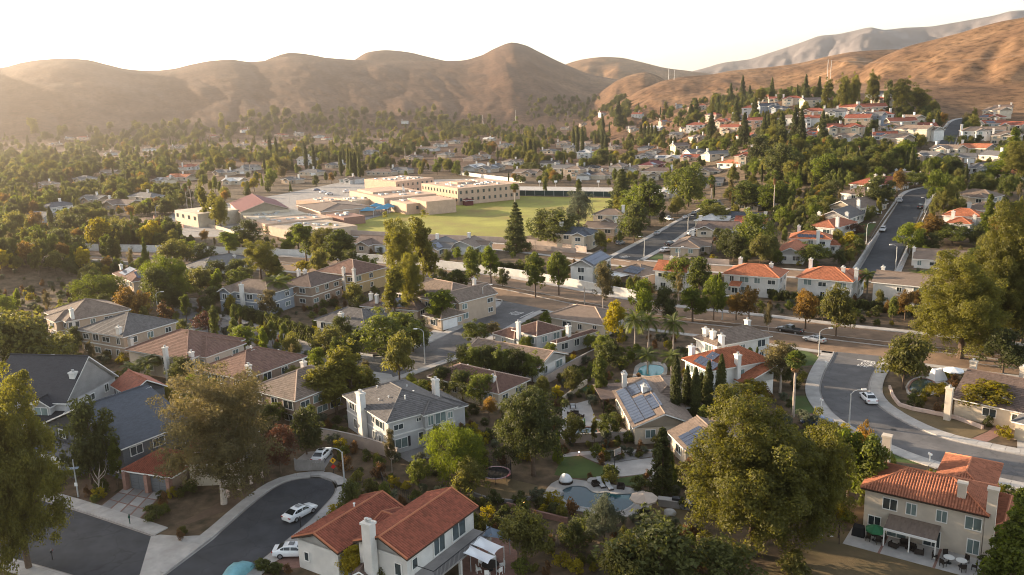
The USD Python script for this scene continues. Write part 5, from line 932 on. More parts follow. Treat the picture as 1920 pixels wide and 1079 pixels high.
FAR = '''914 265 s w w 16;945 277 0 w g 15;1027 289 0 w g 18;1053 278 1 c t 14;1092 274 0 c t 18;1068 288 1 w g 14;1094 298 1 w w 13;1107 281 0 g t 16;908 300 0 p b 17;958 310 0 w b 19;933 320 0 w s 14;905 324 0 w g 16;983 332 0 t b 18;1027 314 0 w k 14;1052 331 1 w g 15;1073 333 1 w t 12;1106 338 0 w k 18;1136 337 0 w t 16;1167 327 1 c t 18;1138 326 0 t n 12;1070 318 0 t n 12;1105 323 0 w k 13;1150 281 0 c t 12;1183 248 1 w t 14;1193 222 1 w r 17;1132 218 1 w r 12;1095 236 0 w t 15;1058 244 0 w t 16;
1223 250 1 w w 24;1190 247 0 w g 14;1216 281 0 w g 15;1232 289 0 w t 17;1210 299 0 g g 18;1251 304 0 w w 19;1280 286 1 c n 15;1290 304 0 w r 15;1311 294 0 w g 16;1328 300 0 w w 18;1352 297 0 w g 18;1303 246 1 w r 20;1288 248 0 c t 12;1345 241 1 w r 16;1367 252 1 c r 20;1417 240 1 p r 16;1402 292 0 p r 12;1365 316 0 w o 20;1395 310 1 c r 15;1226 322 1 c m 23;1231 338 1 w n 20;1322 330 0 c b 18;1196 324 0 w b 20;1297 211 1 w r 17;1314 207 1 c r 13;1273 203 0 w g 10;1432 192 1 c o 18;1418 209 0 w g 19;1443 212 1 b s 18;1453 192 0 c r 12;
1484 198 1 w r 18;1532 201 1 w n 24;1455 211 0 b s 15;1522 224 1 p r 20;1518 238 1 w r 14;1652 189 1 w k 28;1643 201 1 c r 16;1637 215 1 w r 22;1624 232 1 b g 22;1606 238 1 c r 18;1595 256 1 w r 16;1700 230 0 c t 15;1694 244 1 c r 20;1705 260 1 c t 25;1768 289 0 c t 18;1818 288 0 c o 20;1856 221 1 w t 20;1878 215 1 c n 15;1854 235 1 c r 20;1850 262 1 c t 22;1868 247 1 w r 18;1856 303 0 w g 18;1914 305 0 w r 14;1800 306 0 w g 16;1732 302 0 w g 14;
214 393 0 w n 22;262 387 1 w g 20;148 343 0 c g 17;80 353 0 p b 18;95 400 0 w s 17;330 340 0 w o 20;352 320 0 w r 16;412 330 0 w g 18;432 347 0 c w 16;464 320 0 w g 16;446 327 0 c g 14;200 330 0 w b 16;274 284 0 w t 16;158 264 1 p r 20;97 274 0 p t 20;127 263 0 w g 16;200 292 0 w t 14;397 259 0 p r 14;460 249 1 w r 17;497 273 0 w r 18;527 257 0 w r 18;330 280 0 c t 18;450 276 0 c t 16;165 383 0 w g 18;300 346 0 c g 14;66 417 0 g s 16;
570 310 1 w g 17;577 330 0 w g 18;611 263 0 w r 14;598 259 0 w g 18;557 256 1 w g 16;520 256 0 c r 14;710 330 0 t n 22;747 326 0 w g 17;623 316 0 w g 17;800 284 0 g t 24;822 276 0 w t 16;854 270 0 w g 14;837 296 0 w g 16;757 233 1 w t 14;717 270 0 c r 12;892 322 0 w w 18;928 322 0 w g 16;888 303 0 p b 20;650 345 0 w t 15;540 345 0 c g 15;690 290 0 w g 14;770 300 0 t n 16;
1139 428 1 w b 13;1122 442 0 t b 13;1313 481 0 t b 17;1341 444 0 c n 15;1352 427 0 w w 15;1384 424 0 w s 17;1412 396 0 c k 16;1406 434 0 w r 12;1074 468 1 w s 13;1240 372 0 w w 13;693 473 0 t n 15;824 484 0 w g 16;894 479 0 w b 12;1330 352 0 w g 14;1210 378 0 w w 12;1562 256 1 c r 16;1578 266 0 w t 15;1660 264 0 w r 16;1674 277 1 c t 15;1490 252 0 w r 14;1472 237 1 w t 16;1390 264 0 w r 14;1312 264 0 c t 14;1266 264 1 w g 14;1250 233 0 w r 15;1332 227 1 w r 15;1358 233 0 c r 15;1562 226 1 w g 16;1584 217 1 w r 16;1602 211 0 c r 15;1652 231 1 w r 18;1668 247 0 w t 16;1892 251 1 w r 18;1884 272 1 c t 18;1830 263 1 w t 18;1850 327 0 w g 16;1882 337 0 w o 16;1730 262 1 w t 16;1738 246 0 c r 15;1520 262 0 w r 15;1405 215 1 w r 15;1385 226 0 w t 14'''
_rf = random.Random(77); FARBOX = []
for row in FAR.replace('\n', '').split(';'):
    f = row.split(); u, v = float(f[0]), float(f[1])
    st = int(f[2]) if f[2] in '01' else 0; wc, rc, wd = f[3], f[4], float(f[5])
    if wc == 'w': wc = _rf.choice('wwccgt')
    elif wc == 'c': wc = _rf.choice('cct')
    p = at(u, v); hill = ground(p[0], p[1]) > 6
    rz = math.radians(_rf.choice([-28, -28, 62]) + _rf.uniform(-6, 6)) if not hill else math.atan2(-(p[0] + 60), p[1] + 40) + _rf.uniform(-.8, .6)
    he = 5.2 if st else 2.8; W, D = wd * (.86 if hill else 1), _rf.uniform(9, 11.5)
    ex = np.array([math.cos(rz), math.sin(rz)]); ey = np.array([-ex[1], ex[0]]); o = p[:2] - ex * W / 2
    if abs(rz) > .8 and rz > 0: o = p[:2] - ex * 1.0
    z = float(min(ground(*(p[:2])), ground(*(p[:2] + ey * D))) if not hill else ground(*p[:2]))
    H = House('', o, ex, z, WC[wc], RC[rc]); H.far = True
    kind = _rf.choice('HHXX') if rc != 'w' else _rf.choice('XH')
    H.wing(0, 0, W, D, he, kind, .4 if st else .36, base=-1.5 if hill else 0)
    if _rf.random() < .75: a = _rf.uniform(.05, .5); H.wing(a * W, -2.6, min(a + .42, 1) * W, D * .5, he - .1 if _rf.random() < .6 else 2.7, 'Y', .45, base=-1.5 if hill else 0)
    for k in range(len(H.wings)): H.auto(k, 'SWE' if p[1] < 480 else 'S', int(u), every=4.2)
    if _rf.random() < .8: H.chimney(_rf.choice([.05, .9, .6]) * W, D * .5, he + D * .2 + 1.6, 1.1, .8, base=he - 1, matname='wall_white', pot=False)
    if _rf.random() < .4 and not st: H.door(0, 'S', W * .75, 4.2, 2.1, 'white_paint', 'garage_door')
    if _rf.random() < .18: H.solar(0, 'S', 2, .6, 5, 2, tan=.36)
    H.done(); later(H.T, f"{WN[wc]} {'two-storey ' if st else 'low '}house with {RN[rc]} {'gable' if kind == 'X' else 'hip'} roof", u, v)
# ------------------------------------------------------------------ trees: one model of each kind, then a copy for every tree
for n_, c_, t_ in (('leaf_green', (0.095, 0.108, 0.026), .45), ('leaf_dark', (0.066, 0.073, 0.023), .4), ('leaf_olive', (0.125, 0.120, 0.034), .45), ('leaf_bright', (0.105, 0.125, 0.022), .5), ('leaf_yellow', (0.22, 0.185, 0.025), .5), ('leaf_autumn', (0.165, 0.105, 0.034), .45), ('leaf_red', (0.085, 0.042, 0.028), .4),
                   ('leaf_pine', (0.128, 0.122, 0.026), .42), ('leaf_gum', (0.118, 0.100, 0.048), .45), ('leaf_grey', (0.085, 0.095, 0.062), .35), ('leaf_cedar', (0.080, 0.088, 0.030), .4), ('leaf_palm', (0.085, 0.10, 0.025), .4), ('leaf_rust', (0.13, 0.075, 0.035), .35)):
    leafmat(n_, c_, t_)
mat('palm_skirt', (0.26, 0.15, 0.07), .9, None, .4, 3.0)
def leaves(rng, C, R, n, size, up=.25, flat=0.0, jit=.55, droop=0.0, asp=.55):
    """n leaf-sized faces around each clump centre C with radius R, most of them facing outwards"""
    C = np.repeat(np.asarray(C, float), n, 0); R = np.repeat(np.asarray(R, float), n)
    d = rng.normal(size=C.shape); d[:, 2] += up; d /= np.linalg.norm(d, axis=1, keepdims=True)
    p = C + d * (R * rng.uniform(.55, 1.08, len(C)))[:, None] * np.array([1, 1, 1 - flat])
    nr = d + rng.normal(size=d.shape) * jit; nr[:, 2] += .15; nr /= np.linalg.norm(nr, axis=1, keepdims=True)
    t = rng.normal(size=d.shape); t[:, 2] -= droop; t -= nr * (t * nr).sum(1, keepdims=True); t /= np.linalg.norm(t, axis=1, keepdims=True); b = np.cross(nr, t)
    s = (size * rng.uniform(.65, 1.35, len(C)))[:, None]
    v = np.stack([p - t * s, p - b * s * asp + nr * s * .15, p + t * s, p + b * s * asp + nr * s * .15], 1).reshape(-1, 3)
    k = np.arange(len(C))[:, None] * 4; return v, np.vstack([k + [0, 1, 2], k + [0, 2, 3]])
def envelope(rng, n, c, r, inner=.5, lump=.22, low=-0.75):
    d = rng.normal(size=(n * 3, 3)); d /= np.linalg.norm(d, axis=1, keepdims=True); d = d[d[:, 2] > low][:n]
    bump = 1 + lump * (meshkit.noise(d * 2.3 + rng.uniform(0, 50), 3) - .5) * 2.4
    return np.asarray(c) + d * np.asarray(r) * (rng.uniform(inner ** 2, 1, len(d)) ** .5 * bump)[:, None]
stage.CreateClassPrim('/World/kinds')
KIND = {}
def kind_class(name, parts, h, w):
    c = stage.CreateClassPrim('/World/kinds/' + name); UsdGeom.Xform.Define(stage, c.GetPath()); c.SetSpecifier(Sdf.SpecifierClass)
    for nm, mb, mt, st in parts: o = obj(nm, mb, mt, c, smooth=False, uv=False); st and tag(o, kind='stuff')
    KIND[name] = (c.GetPath(), h, w)
def trunk_mb(rng, h, r, lean=.03, top=.25):
    z = np.linspace(0, h, 7); x = np.cumsum(rng.normal(size=7)) * lean * h / 7; y = np.cumsum(rng.normal(size=7)) * lean * h / 7; return MB().tube(np.c_[x - x[0], y - y[0], z - .3], np.linspace(r * 1.15, r * top, 7), 7), np.array([x[-1] - x[0], y[-1] - y[0], h])
def round_tree(name, seed, h, rx, rz, cz, leaf, bark='bark', n=60, per=70, size=.30, cr=(.9, 1.5), inner=.5, lump=.22, droop=0, low=-.75, tr=.22, up=.25, flat=.15, asp=.55, split=0):
    rng = np.random.default_rng(seed); C = envelope(rng, n, (0, 0, cz), (rx, rx, rz), inner, lump, low)
    if split:        # several leaders give a broken outline
        for k in range(split):
            a = k * 2.4 + rng.uniform(-.5, .5); o_ = rx * (.5 - .26 * k / max(split - 1, 1)); q = np.array([math.cos(a) * o_, math.sin(a) * o_, rz * (-.42 + .84 * k / max(split - 1, 1) + rng.uniform(-.08, .08))]); C[k::split + 1] = envelope(rng, len(C[k::split + 1]), q + [0, 0, cz], (rx * .55, rx * .55, rz * .6), inner, lump, low)
    R = rng.uniform(*cr, len(C)); tm, top = trunk_mb(rng, cz, tr); parts = [('trunk', tm, bark, 0)]
    for k in range(5):
        e = C[(k * 11) % len(C)]; b = top * (.45 + .1 * k); parts.append(('limb', MB().tube([b, b * .4 + e * .6 + [0, 0, -.4], e], [tr * .55, tr * .35, .04], 5), bark, 0))
    parts.append(('crown', leaves(rng, C, R, per, size, up, flat, droop=droop, asp=asp), leaf, 1)); kind_class(name, parts, h, rx * 2)
def cone_tree(name, seed, h, r, leaf, n=110, per=45, size=.28, z0=.1, pw=.8, layered=0, droop=.2, bark='bark', cr=(.5, 1.0), tr=.25):
    rng = np.random.default_rng(seed); t = np.sort(rng.uniform(z0, 1, n) ** 1.15)
    if layered: t = np.round(t * layered) / layered + rng.normal(size=n) * .006
    t = np.clip(t, z0, .985); a = rng.uniform(0, 6.283, n); q = r * (1 - t) ** pw * rng.uniform(.45, 1.0, n) * (1 + .25 * np.sin(a * 3 + t * 9)); C = np.c_[q * np.cos(a), q * np.sin(a), t * h - q * droop * .5]
    R = rng.uniform(*cr, n) * (.45 + .75 * (1 - t)); tm, _ = trunk_mb(rng, h * .96, tr, .008, .1)
    kind_class(name, [('trunk', tm, bark, 0), ('crown', leaves(rng, C, R, per, size, .1, .45 if layered else .1, droop=droop), leaf, 1)], h, 2 * r)
round_tree('round_tree', 1, 9, 3.6, 3.9, 5.1, 'leaf_green', n=80, per=60, size=.24, cr=(.7, 1.3))
round_tree('broad_tree', 2, 9, 4.2, 3.8, 5.1, 'leaf_olive', n=90, per=60, size=.26, cr=(.7, 1.4), split=3)
round_tree('dark_tree', 3, 9, 3.7, 4.0, 5.0, 'leaf_dark', n=85, per=60, size=.24, cr=(.7, 1.3), split=2)
round_tree('bright_tree', 4, 9, 3.5, 3.8, 5.1, 'leaf_bright', n=80, per=60, size=.23, cr=(.7, 1.3), split=2)
round_tree('yellow_tree', 5, 9, 3.2, 3.6, 5.4, 'leaf_yellow', n=70, per=55, size=.24, cr=(.6, 1.2), split=3)
round_tree('autumn_tree', 6, 9, 3.2, 3.5, 5.4, 'leaf_autumn', n=70, per=50, size=.24, cr=(.6, 1.2), split=3)
round_tree('red_leaf_tree', 7, 9, 4.2, 3.2, 5.6, 'leaf_red', n=80, per=45, size=.24, cr=(.7, 1.3), split=2)
round_tree('oval_tree', 8, 11, 2.5, 4.6, 6.2, 'leaf_green', n=90, per=55, size=.24, cr=(.6, 1.1), lump=.15)
round_tree('oval_bright_tree', 9, 11, 2.4, 4.5, 6.3, 'leaf_bright', n=85, per=55, size=.24, cr=(.6, 1.1), lump=.18, split=2)
round_tree('oak_tree', 10, 13, 6.2, 5.2, 7.6, 'leaf_dark', n=210, per=110, size=.18, cr=(.7, 1.4), tr=.4, split=4)
round_tree('pepper_tree', 11, 10, 4.8, 4.2, 5.2, 'leaf_bright', n=150, per=90, size=.22, cr=(.8, 1.4), droop=1.6, low=-.9, asp=.3, tr=.35)
round_tree('large_pine', 12, 22, 7.6, 10.0, 11.2, 'leaf_pine', n=480, per=170, size=.165, cr=(.7, 1.5), up=.55, tr=.5, split=5, lump=.4, inner=.6, low=-.95)
round_tree('stone_pine', 13, 16, 5.2, 7.2, 8.4, 'leaf_pine', n=250, per=140, size=.165, cr=(.7, 1.35), up=.55, tr=.35, split=5, lump=.35, inner=.55)
round_tree('slim_pine', 14, 14, 2.6, 6.2, 7.8, 'leaf_pine', n=130, per=55, size=.24, cr=(.5, 1.05), up=.4, tr=.25, split=3, lump=.4, inner=.3)
round_tree('gum_tree', 15, 18, 6.4, 8.0, 9.9, 'leaf_gum', 'bark_pale', n=320, per=150, size=.16, cr=(.8, 1.5), droop=1.0, tr=.34, split=5, lump=.35, asp=.4)
round_tree('slender_gum', 16, 14, 3.2, 5.2, 8.6, 'leaf_gum', 'bark_pale', n=90, per=50, size=.26, cr=(.6, 1.1), droop=1.2, split=3, inner=.2, lump=.4, asp=.4)
round_tree('willow', 17, 11, 4.2, 4.6, 6.2, 'leaf_grey', n=100, per=60, size=.26, cr=(.6, 1.3), droop=2.0, split=3, asp=.3)
round_tree('shrub', 18, 2, 1.1, .95, .95, 'leaf_green', n=26, per=36, size=.13, cr=(.25, .5), tr=.06, low=-.9)
round_tree('dark_shrub', 19, 2, 1.1, .95, .95, 'leaf_dark', n=26, per=36, size=.13, cr=(.25, .5), tr=.06, low=-.9)
round_tree('olive_shrub', 20, 2, 1.15, .9, .9, 'leaf_olive', n=26, per=36, size=.13, cr=(.25, .5), tr=.06, low=-.9, split=2)
round_tree('rust_shrub', 21, 2, 1.15, .9, .9, 'leaf_rust', n=26, per=32, size=.13, cr=(.25, .5), tr=.06, low=-.9, split=2)
round_tree('grey_shrub', 22, 2, 1.15, .95, .95, 'leaf_grey', n=26, per=36, size=.13, cr=(.25, .5), tr=.06, low=-.9)
round_tree('yellow_shrub', 23, 2, 1.1, .95, .95, 'leaf_yellow', n=26, per=36, size=.13, cr=(.25, .5), tr=.06, low=-.9)
cone_tree('redwood_tree', 24, 20, 4.2, 'leaf_cedar', n=240, per=55, size=.30, pw=.75, cr=(.7, 1.5))
cone_tree('young_conifer', 25, 12, 2.9, 'leaf_bright', n=150, per=50, size=.24, pw=.8, cr=(.5, 1.1))
cone_tree('deodar_cedar', 26, 17, 5.2, 'leaf_cedar', n=330, per=60, size=.26, pw=.7, layered=15, droop=.35, cr=(.8, 1.5), z0=.06)
cone_tree('dark_conifer', 27, 13, 2.6, 'leaf_dark', n=150, per=50, size=.24, pw=.55, cr=(.5, 1.0))
def cypress(name, seed, h, r, leaf):
    rng = np.random.default_rng(seed); n = 170; t = np.linspace(.0, 1, n); q = r * np.clip(np.minimum(t * 5, 1), .5, 1) * (1 - np.clip((t - .55) / .45, 0, 1) ** 1.6 * .92) * .6; a = rng.uniform(0, 6.283, n)
    C = np.c_[q * np.cos(a), q * np.sin(a), t * h]; tm, _ = trunk_mb(rng, h * .9, .12, .004, .2); kind_class(name, [('trunk', tm, 'bark', 0), ('crown', leaves(rng, C, q * .85 + .14, 60, .16, .6, jit=.4, droop=-1.5), leaf, 1)], h, 2 * r)
cypress('cypress', 28, 11, .95, 'leaf_dark')
def feather_palm(name, seed, h, n=22, L=3.6):
    rng = np.random.default_rng(seed); tm, _ = trunk_mb(rng, h, .2, .006, .75); parts = [('trunk', tm, 'bark_pale', 0)]
    for k in range(n):
        a = k * 2.399 + rng.uniform(-.2, .2); el = math.radians(78 - 105 * (k / n)); s = np.linspace(0, 1, 9); bend = el - s * 1.25
        rr = np.cumsum(np.cos(bend)) * L / 9; zz = np.cumsum(np.sin(bend)) * L / 9; P = np.c_[rr * math.cos(a), rr * math.sin(a), h + zz]; mb = MB().tube(P, np.linspace(.045, .012, 9), 3, cap=False); side = np.array([-math.sin(a), math.cos(a), 0])
        for i in range(1, 9):
            for m in (0, .5):
                p = P[i - 1] * (1 - m) + P[i] * m; ln = 1.0 * math.sin(math.pi * min(.98, (i + m) / 9.5)) + .2
                for q in (-1, 1):
                    tip = p + side * q * ln * .8 + (P[i] - P[i - 1]) * .9 + [0, 0, -.45 * ln]; d = (P[i] - P[i - 1]) * .28; mb.add([p - d, p + d, tip], [[0, 1, 2]])
        parts.append(('frond', mb, 'leaf_palm', 0))
    kind_class(name, parts, h + 1.6, 2 * L * .8)
feather_palm('feather_palm', 29, 7.5)
def fan_palm(name, seed, h, n=34, skirt=2.0):
    rng = np.random.default_rng(seed); tm, _ = trunk_mb(rng, h, .24, .006, .7); parts = [('trunk', tm, 'bark_pale', 0)]
    sk = leaves(rng, np.c_[np.zeros((18, 2)), h - rng.uniform(.2, skirt, 18)], np.full(18, .65), 26, .34, -.4, droop=3, asp=.35); parts.append(('dead_frond_skirt', sk, 'palm_skirt', 1))
    for k in range(n):
        a = k * 2.399; el = math.radians(80 - 120 * (k / n) + rng.uniform(-8, 8)); d = np.array([math.cos(a) * math.cos(el), math.sin(a) * math.cos(el), math.sin(el)]); o = np.array([0, 0, h]); e = o + d * rng.uniform(.8, 1.2); mb = MB().tube([o, e], [.03, .02], 3, cap=False)
        u = np.cross(d, [0, 0, 1]); u /= np.linalg.norm(u); w = np.cross(u, d); m = 11; ang = np.linspace(-1.75, 1.75, m); tips = [e + (d * math.cos(t) + u * math.sin(t)) * rng.uniform(.85, 1.05) + w * (-.12 if j % 2 else .1) - np.array([0, 0, .22]) for j, t in enumerate(ang)]
        mb.add([e] + tips, [[0, j + 1, j + 2] for j in range(m - 1)]); parts.append(('frond', mb, 'leaf_palm', 0))
    kind_class(name, parts, h + 1.6, 4.2)
fan_palm('fan_palm', 30, 12); fan_palm('tall_fan_palm', 31, 17, 26, 3.0)
def hedge_kind(name, seed, leaf):
    rng = np.random.default_rng(seed); n = 70; C = np.c_[rng.uniform(-1, 1, n) * 1.6, rng.uniform(-1, 1, n) * .6, rng.uniform(.2, 1.75, n)]; kind_class(name, [('stem', MB().tube([(0, 0, -.2), (0, 0, 1.4)], .07, 5), 'bark', 0), ('crown', leaves(rng, C, np.full(n, .4), 40, .15, .3), leaf, 1)], 2.1, 4.0)
hedge_kind('hedge', 32, 'leaf_dark'); hedge_kind('green_hedge', 33, 'leaf_green')
def bare_tree():
    rng = np.random.default_rng(9); parts = [('trunk', MB().tube([(0, 0, -.2), (-.2, .1, 1.4), (-.5, .2, 3.0), (-.9, .1, 4.6)], [.14, .1, .07, .02], 6), 'bark_pale', 0)]
    for k in range(7): a = rng.uniform(0, 6.28); z = rng.uniform(.6, 3.2); parts.append(('limb', MB().tube([(-.15 * z, .06 * z, z), (-.15 * z + math.cos(a) * .8, math.sin(a) * .8, z + .8), (-.15 * z + math.cos(a) * 1.2, math.sin(a) * 1.3, z + 1.9)], [.06, .04, .012], 5), 'bark_pale', 0))
    kind_class('bare_tree', parts, 5, 3)
bare_tree()
NOUN = dict(round_tree='round green tree', broad_tree='broad olive green tree', dark_tree='dark green tree', bright_tree='bright green tree', yellow_tree='yellow green tree', autumn_tree='orange autumn tree', red_leaf_tree='dark red leaved tree', oval_tree='tall oval green tree', oval_bright_tree='slim bright green tree', oak_tree='big dark oak', pepper_tree='bright drooping pepper tree', large_pine='huge golden lit pine', stone_pine='large dense pine', slim_pine='slim tall pine',
            gum_tree='large grey green gum tree', slender_gum='slender pale trunked gum tree', willow='grey drooping tree', shrub='green shrub', dark_shrub='dark green shrub', olive_shrub='olive shrub', rust_shrub='rust brown shrub', grey_shrub='grey green shrub', yellow_shrub='yellow green shrub', redwood_tree='tall pointed redwood', young_conifer='light green conifer', deodar_cedar='layered dark cedar', dark_conifer='dark narrow conifer', cypress='thin dark cypress',
            feather_palm='feather palm', fan_palm='fan palm with brown skirt', tall_fan_palm='very tall fan palm', hedge='dark clipped hedge bush', green_hedge='green hedge bush', bare_tree='bare pale branched tree')
_rt = random.Random(5); TREES = []
def plant(kind, x, y, h, w, label=None, group=None, rz=None, z=None, long=None):
    path, kh, kw = KIND[kind]; z = float(ground(x, y)) if z is None else z
    nm = {'shrub': 'shrub', 'hedge': 'hedge'}.get(kind, kind); o = UsdGeom.Xform.Define(stage, path_for(nm)); p = o.GetPrim()
    o.AddTranslateOp().Set(Gf.Vec3d(x, y, z)); o.AddRotateZOp().Set(_rt.uniform(0, 360) if rz is None else rz); s = w / kw; o.AddScaleOp().Set(Gf.Vec3f(s * (long or 1), s, h / kh))
    p.GetReferences().AddInternalReference(path); p.SetInstanceable(True)
    cat = 'palm tree' if 'palm' in kind else 'shrub' if 'shrub' in kind else 'hedge' if 'hedge' in kind else 'tree'
    u, v = proj((x, y, z + h * .5)); tag(p, label, cat, group)
    if label is None: later(p, NOUN[kind], u, v)
    TREES.append((x, y, w / 2)); return p
def T(kind, u, vb, vt, wpx, label=None, group=None):
    """a tree whose base stands at pixel (u, vb), whose top reaches row vt and whose crown is wpx wide"""
    p = at(u, vb); d = (p - EYE) @ FWD; lo, hi = .3, 60.0
    for _ in range(40):
        m = (lo + hi) / 2
        if proj(p + [0, 0, m])[1] > vt: lo = m
        else: hi = m
    return plant(kind, p[0], p[1], lo, wpx * d / FPX, label, group, z=p[2])
# ------------------------------------------------------------------ planting
FD = (' ', )
T('large_pine', 55, 1066, 712, 165, 'big golden lit pine leaning over the side street at the lower left corner'); T('stone_pine', -25, 1100, 800, 150, 'dense dark pine cut by the left edge at the bottom')
T('dark_tree', 172, 908, 757, 98, 'dark green tree in front of the slate roofed house by the street sign'); T('gum_tree', 420, 945, 697, 222, 'huge grey green gum tree with pale leaning trunk at the cul de sac corner')
T('red_leaf_tree', 527, 888, 803, 82, 'dark red leaved tree by the cream gable above the cul de sac'); T('dark_tree', 575, 852, 770, 60, 'dense dark round tree between cream gable and block wall'); T('pepper_tree', 858, 905, 790, 112, 'bright green weeping pepper tree beside the pale grey house')
T('oak_tree', 1000, 892, 731, 142, 'big dark oak tree between trampoline and terrace pool'); T('large_pine', 1410, 1040, 744, 262, 'giant golden pine right of the freeform pool'); T('stone_pine', 1535, 1000, 790, 120, 'dense green pine touching the right side of the giant pine')
T('oval_bright_tree', 1588, 955, 805, 66, 'slim yellow green tree between giant pine and terracotta house'); T('autumn_tree', 1612, 925, 795, 44, 'small orange brown tree below the curved street lamp'); T('oval_tree', 1628, 965, 815, 62, 'tall green tree touching the left wall of the terracotta house'); T('stone_pine', 1480, 1020, 830, 110, 'shaded pine behind the giant golden pine')
T('dark_conifer', 1242, 932, 803, 50, 'dark narrow conifer right of the sports court'); T('willow', 1133, 1028, 930, 66, 'rounded grey olive tree at the front edge of the freeform pool'); T('broad_tree', 985, 1050, 958, 96, 'spreading green tree beside the white shade sails'); T('dark_tree', 1080, 1040, 978, 60, 'small dark tree left of the grey olive tree')
T('dark_tree', 1240, 1120, 985, 190, 'wide dark feathery tree at the bottom edge below the pool'); T('broad_tree', 1180, 1130, 1010, 120, 'shaded green tree at the bottom edge left of the feathery tree'); T('dark_tree', 1345, 1125, 1020, 130, 'dark low tree at the bottom edge below the giant pine'); T('olive_shrub', 1490, 1085, 1035, 70, 'olive bush at the bottom edge right of the giant pine')
T('young_conifer', 1898, 1105, 918, 105, 'tall pointed bright green conifer at the right edge beside the terracotta house'); T('dark_shrub', 1862, 1085, 1045, 50, 'dark shrub at the foot of the pointed conifer at the right edge')
T('yellow_tree', 1412, 757, 709, 54, 'round yellow green tree between cypress row and fan palm'); T('yellow_tree', 1846, 782, 710, 104, 'broad yellow green tree before the brick chimneyed house'); T('yellow_tree', 1762, 752, 716, 52, 'small yellow green tree beside the kidney pool'); T('fan_palm', 1487, 782, 660, 44, 'tall fan palm with pale trunk beside the curved street')
T('slender_gum', 1462, 737, 636, 72, 'pale trunked gum tree with golden leaves behind the tall fan palm'); T('broad_tree', 1693, 730, 628, 98, 'round olive green tree right of the stop marking'); T('large_pine', 1800, 672, 478, 172, 'giant sunlit pine left of the pair on the right'); T('large_pine', 1884, 645, 388, 140, 'tallest giant pine by the right edge'); T('stone_pine', 1838, 640, 470, 110); T('dark_tree', 1880, 700, 620, 80); T('stone_pine', 1915, 640, 470, 90)
for k, (u, b, t) in enumerate(((1267, 795, 668), (1287, 790, 688), (1303, 795, 690), (1314, 785, 700), (1327, 790, 678), (1350, 792, 666))): T('cypress', u, b, t, 19, ('first', 'second', 'third', 'fourth', 'fifth', 'sixth')[k] + ' from the left of the thin dark cypresses before the orange roof', 'cypress row by the solar roofed house')
for k, (u, b, t) in enumerate(((1190, 668, 588), (1216, 662, 590), (1262, 668, 594), (1214, 702, 657), (1258, 708, 660))): T('feather_palm', u, b, t, 46, ('leftmost tall feather palm of the grove above the turquoise pool', 'middle tall feather palm of the grove above the turquoise pool', 'right hand tall feather palm of the grove above the turquoise pool', 'short feather palm at the left end of the turquoise pool', 'short feather palm at the right end of the turquoise pool')[k])
for u, b, t, w in ((598, 778, 686, 62), (632, 778, 664, 58), (660, 772, 648, 60), (690, 762, 690, 48), (575, 765, 700, 46)): T('slim_pine', u, b, t, w)
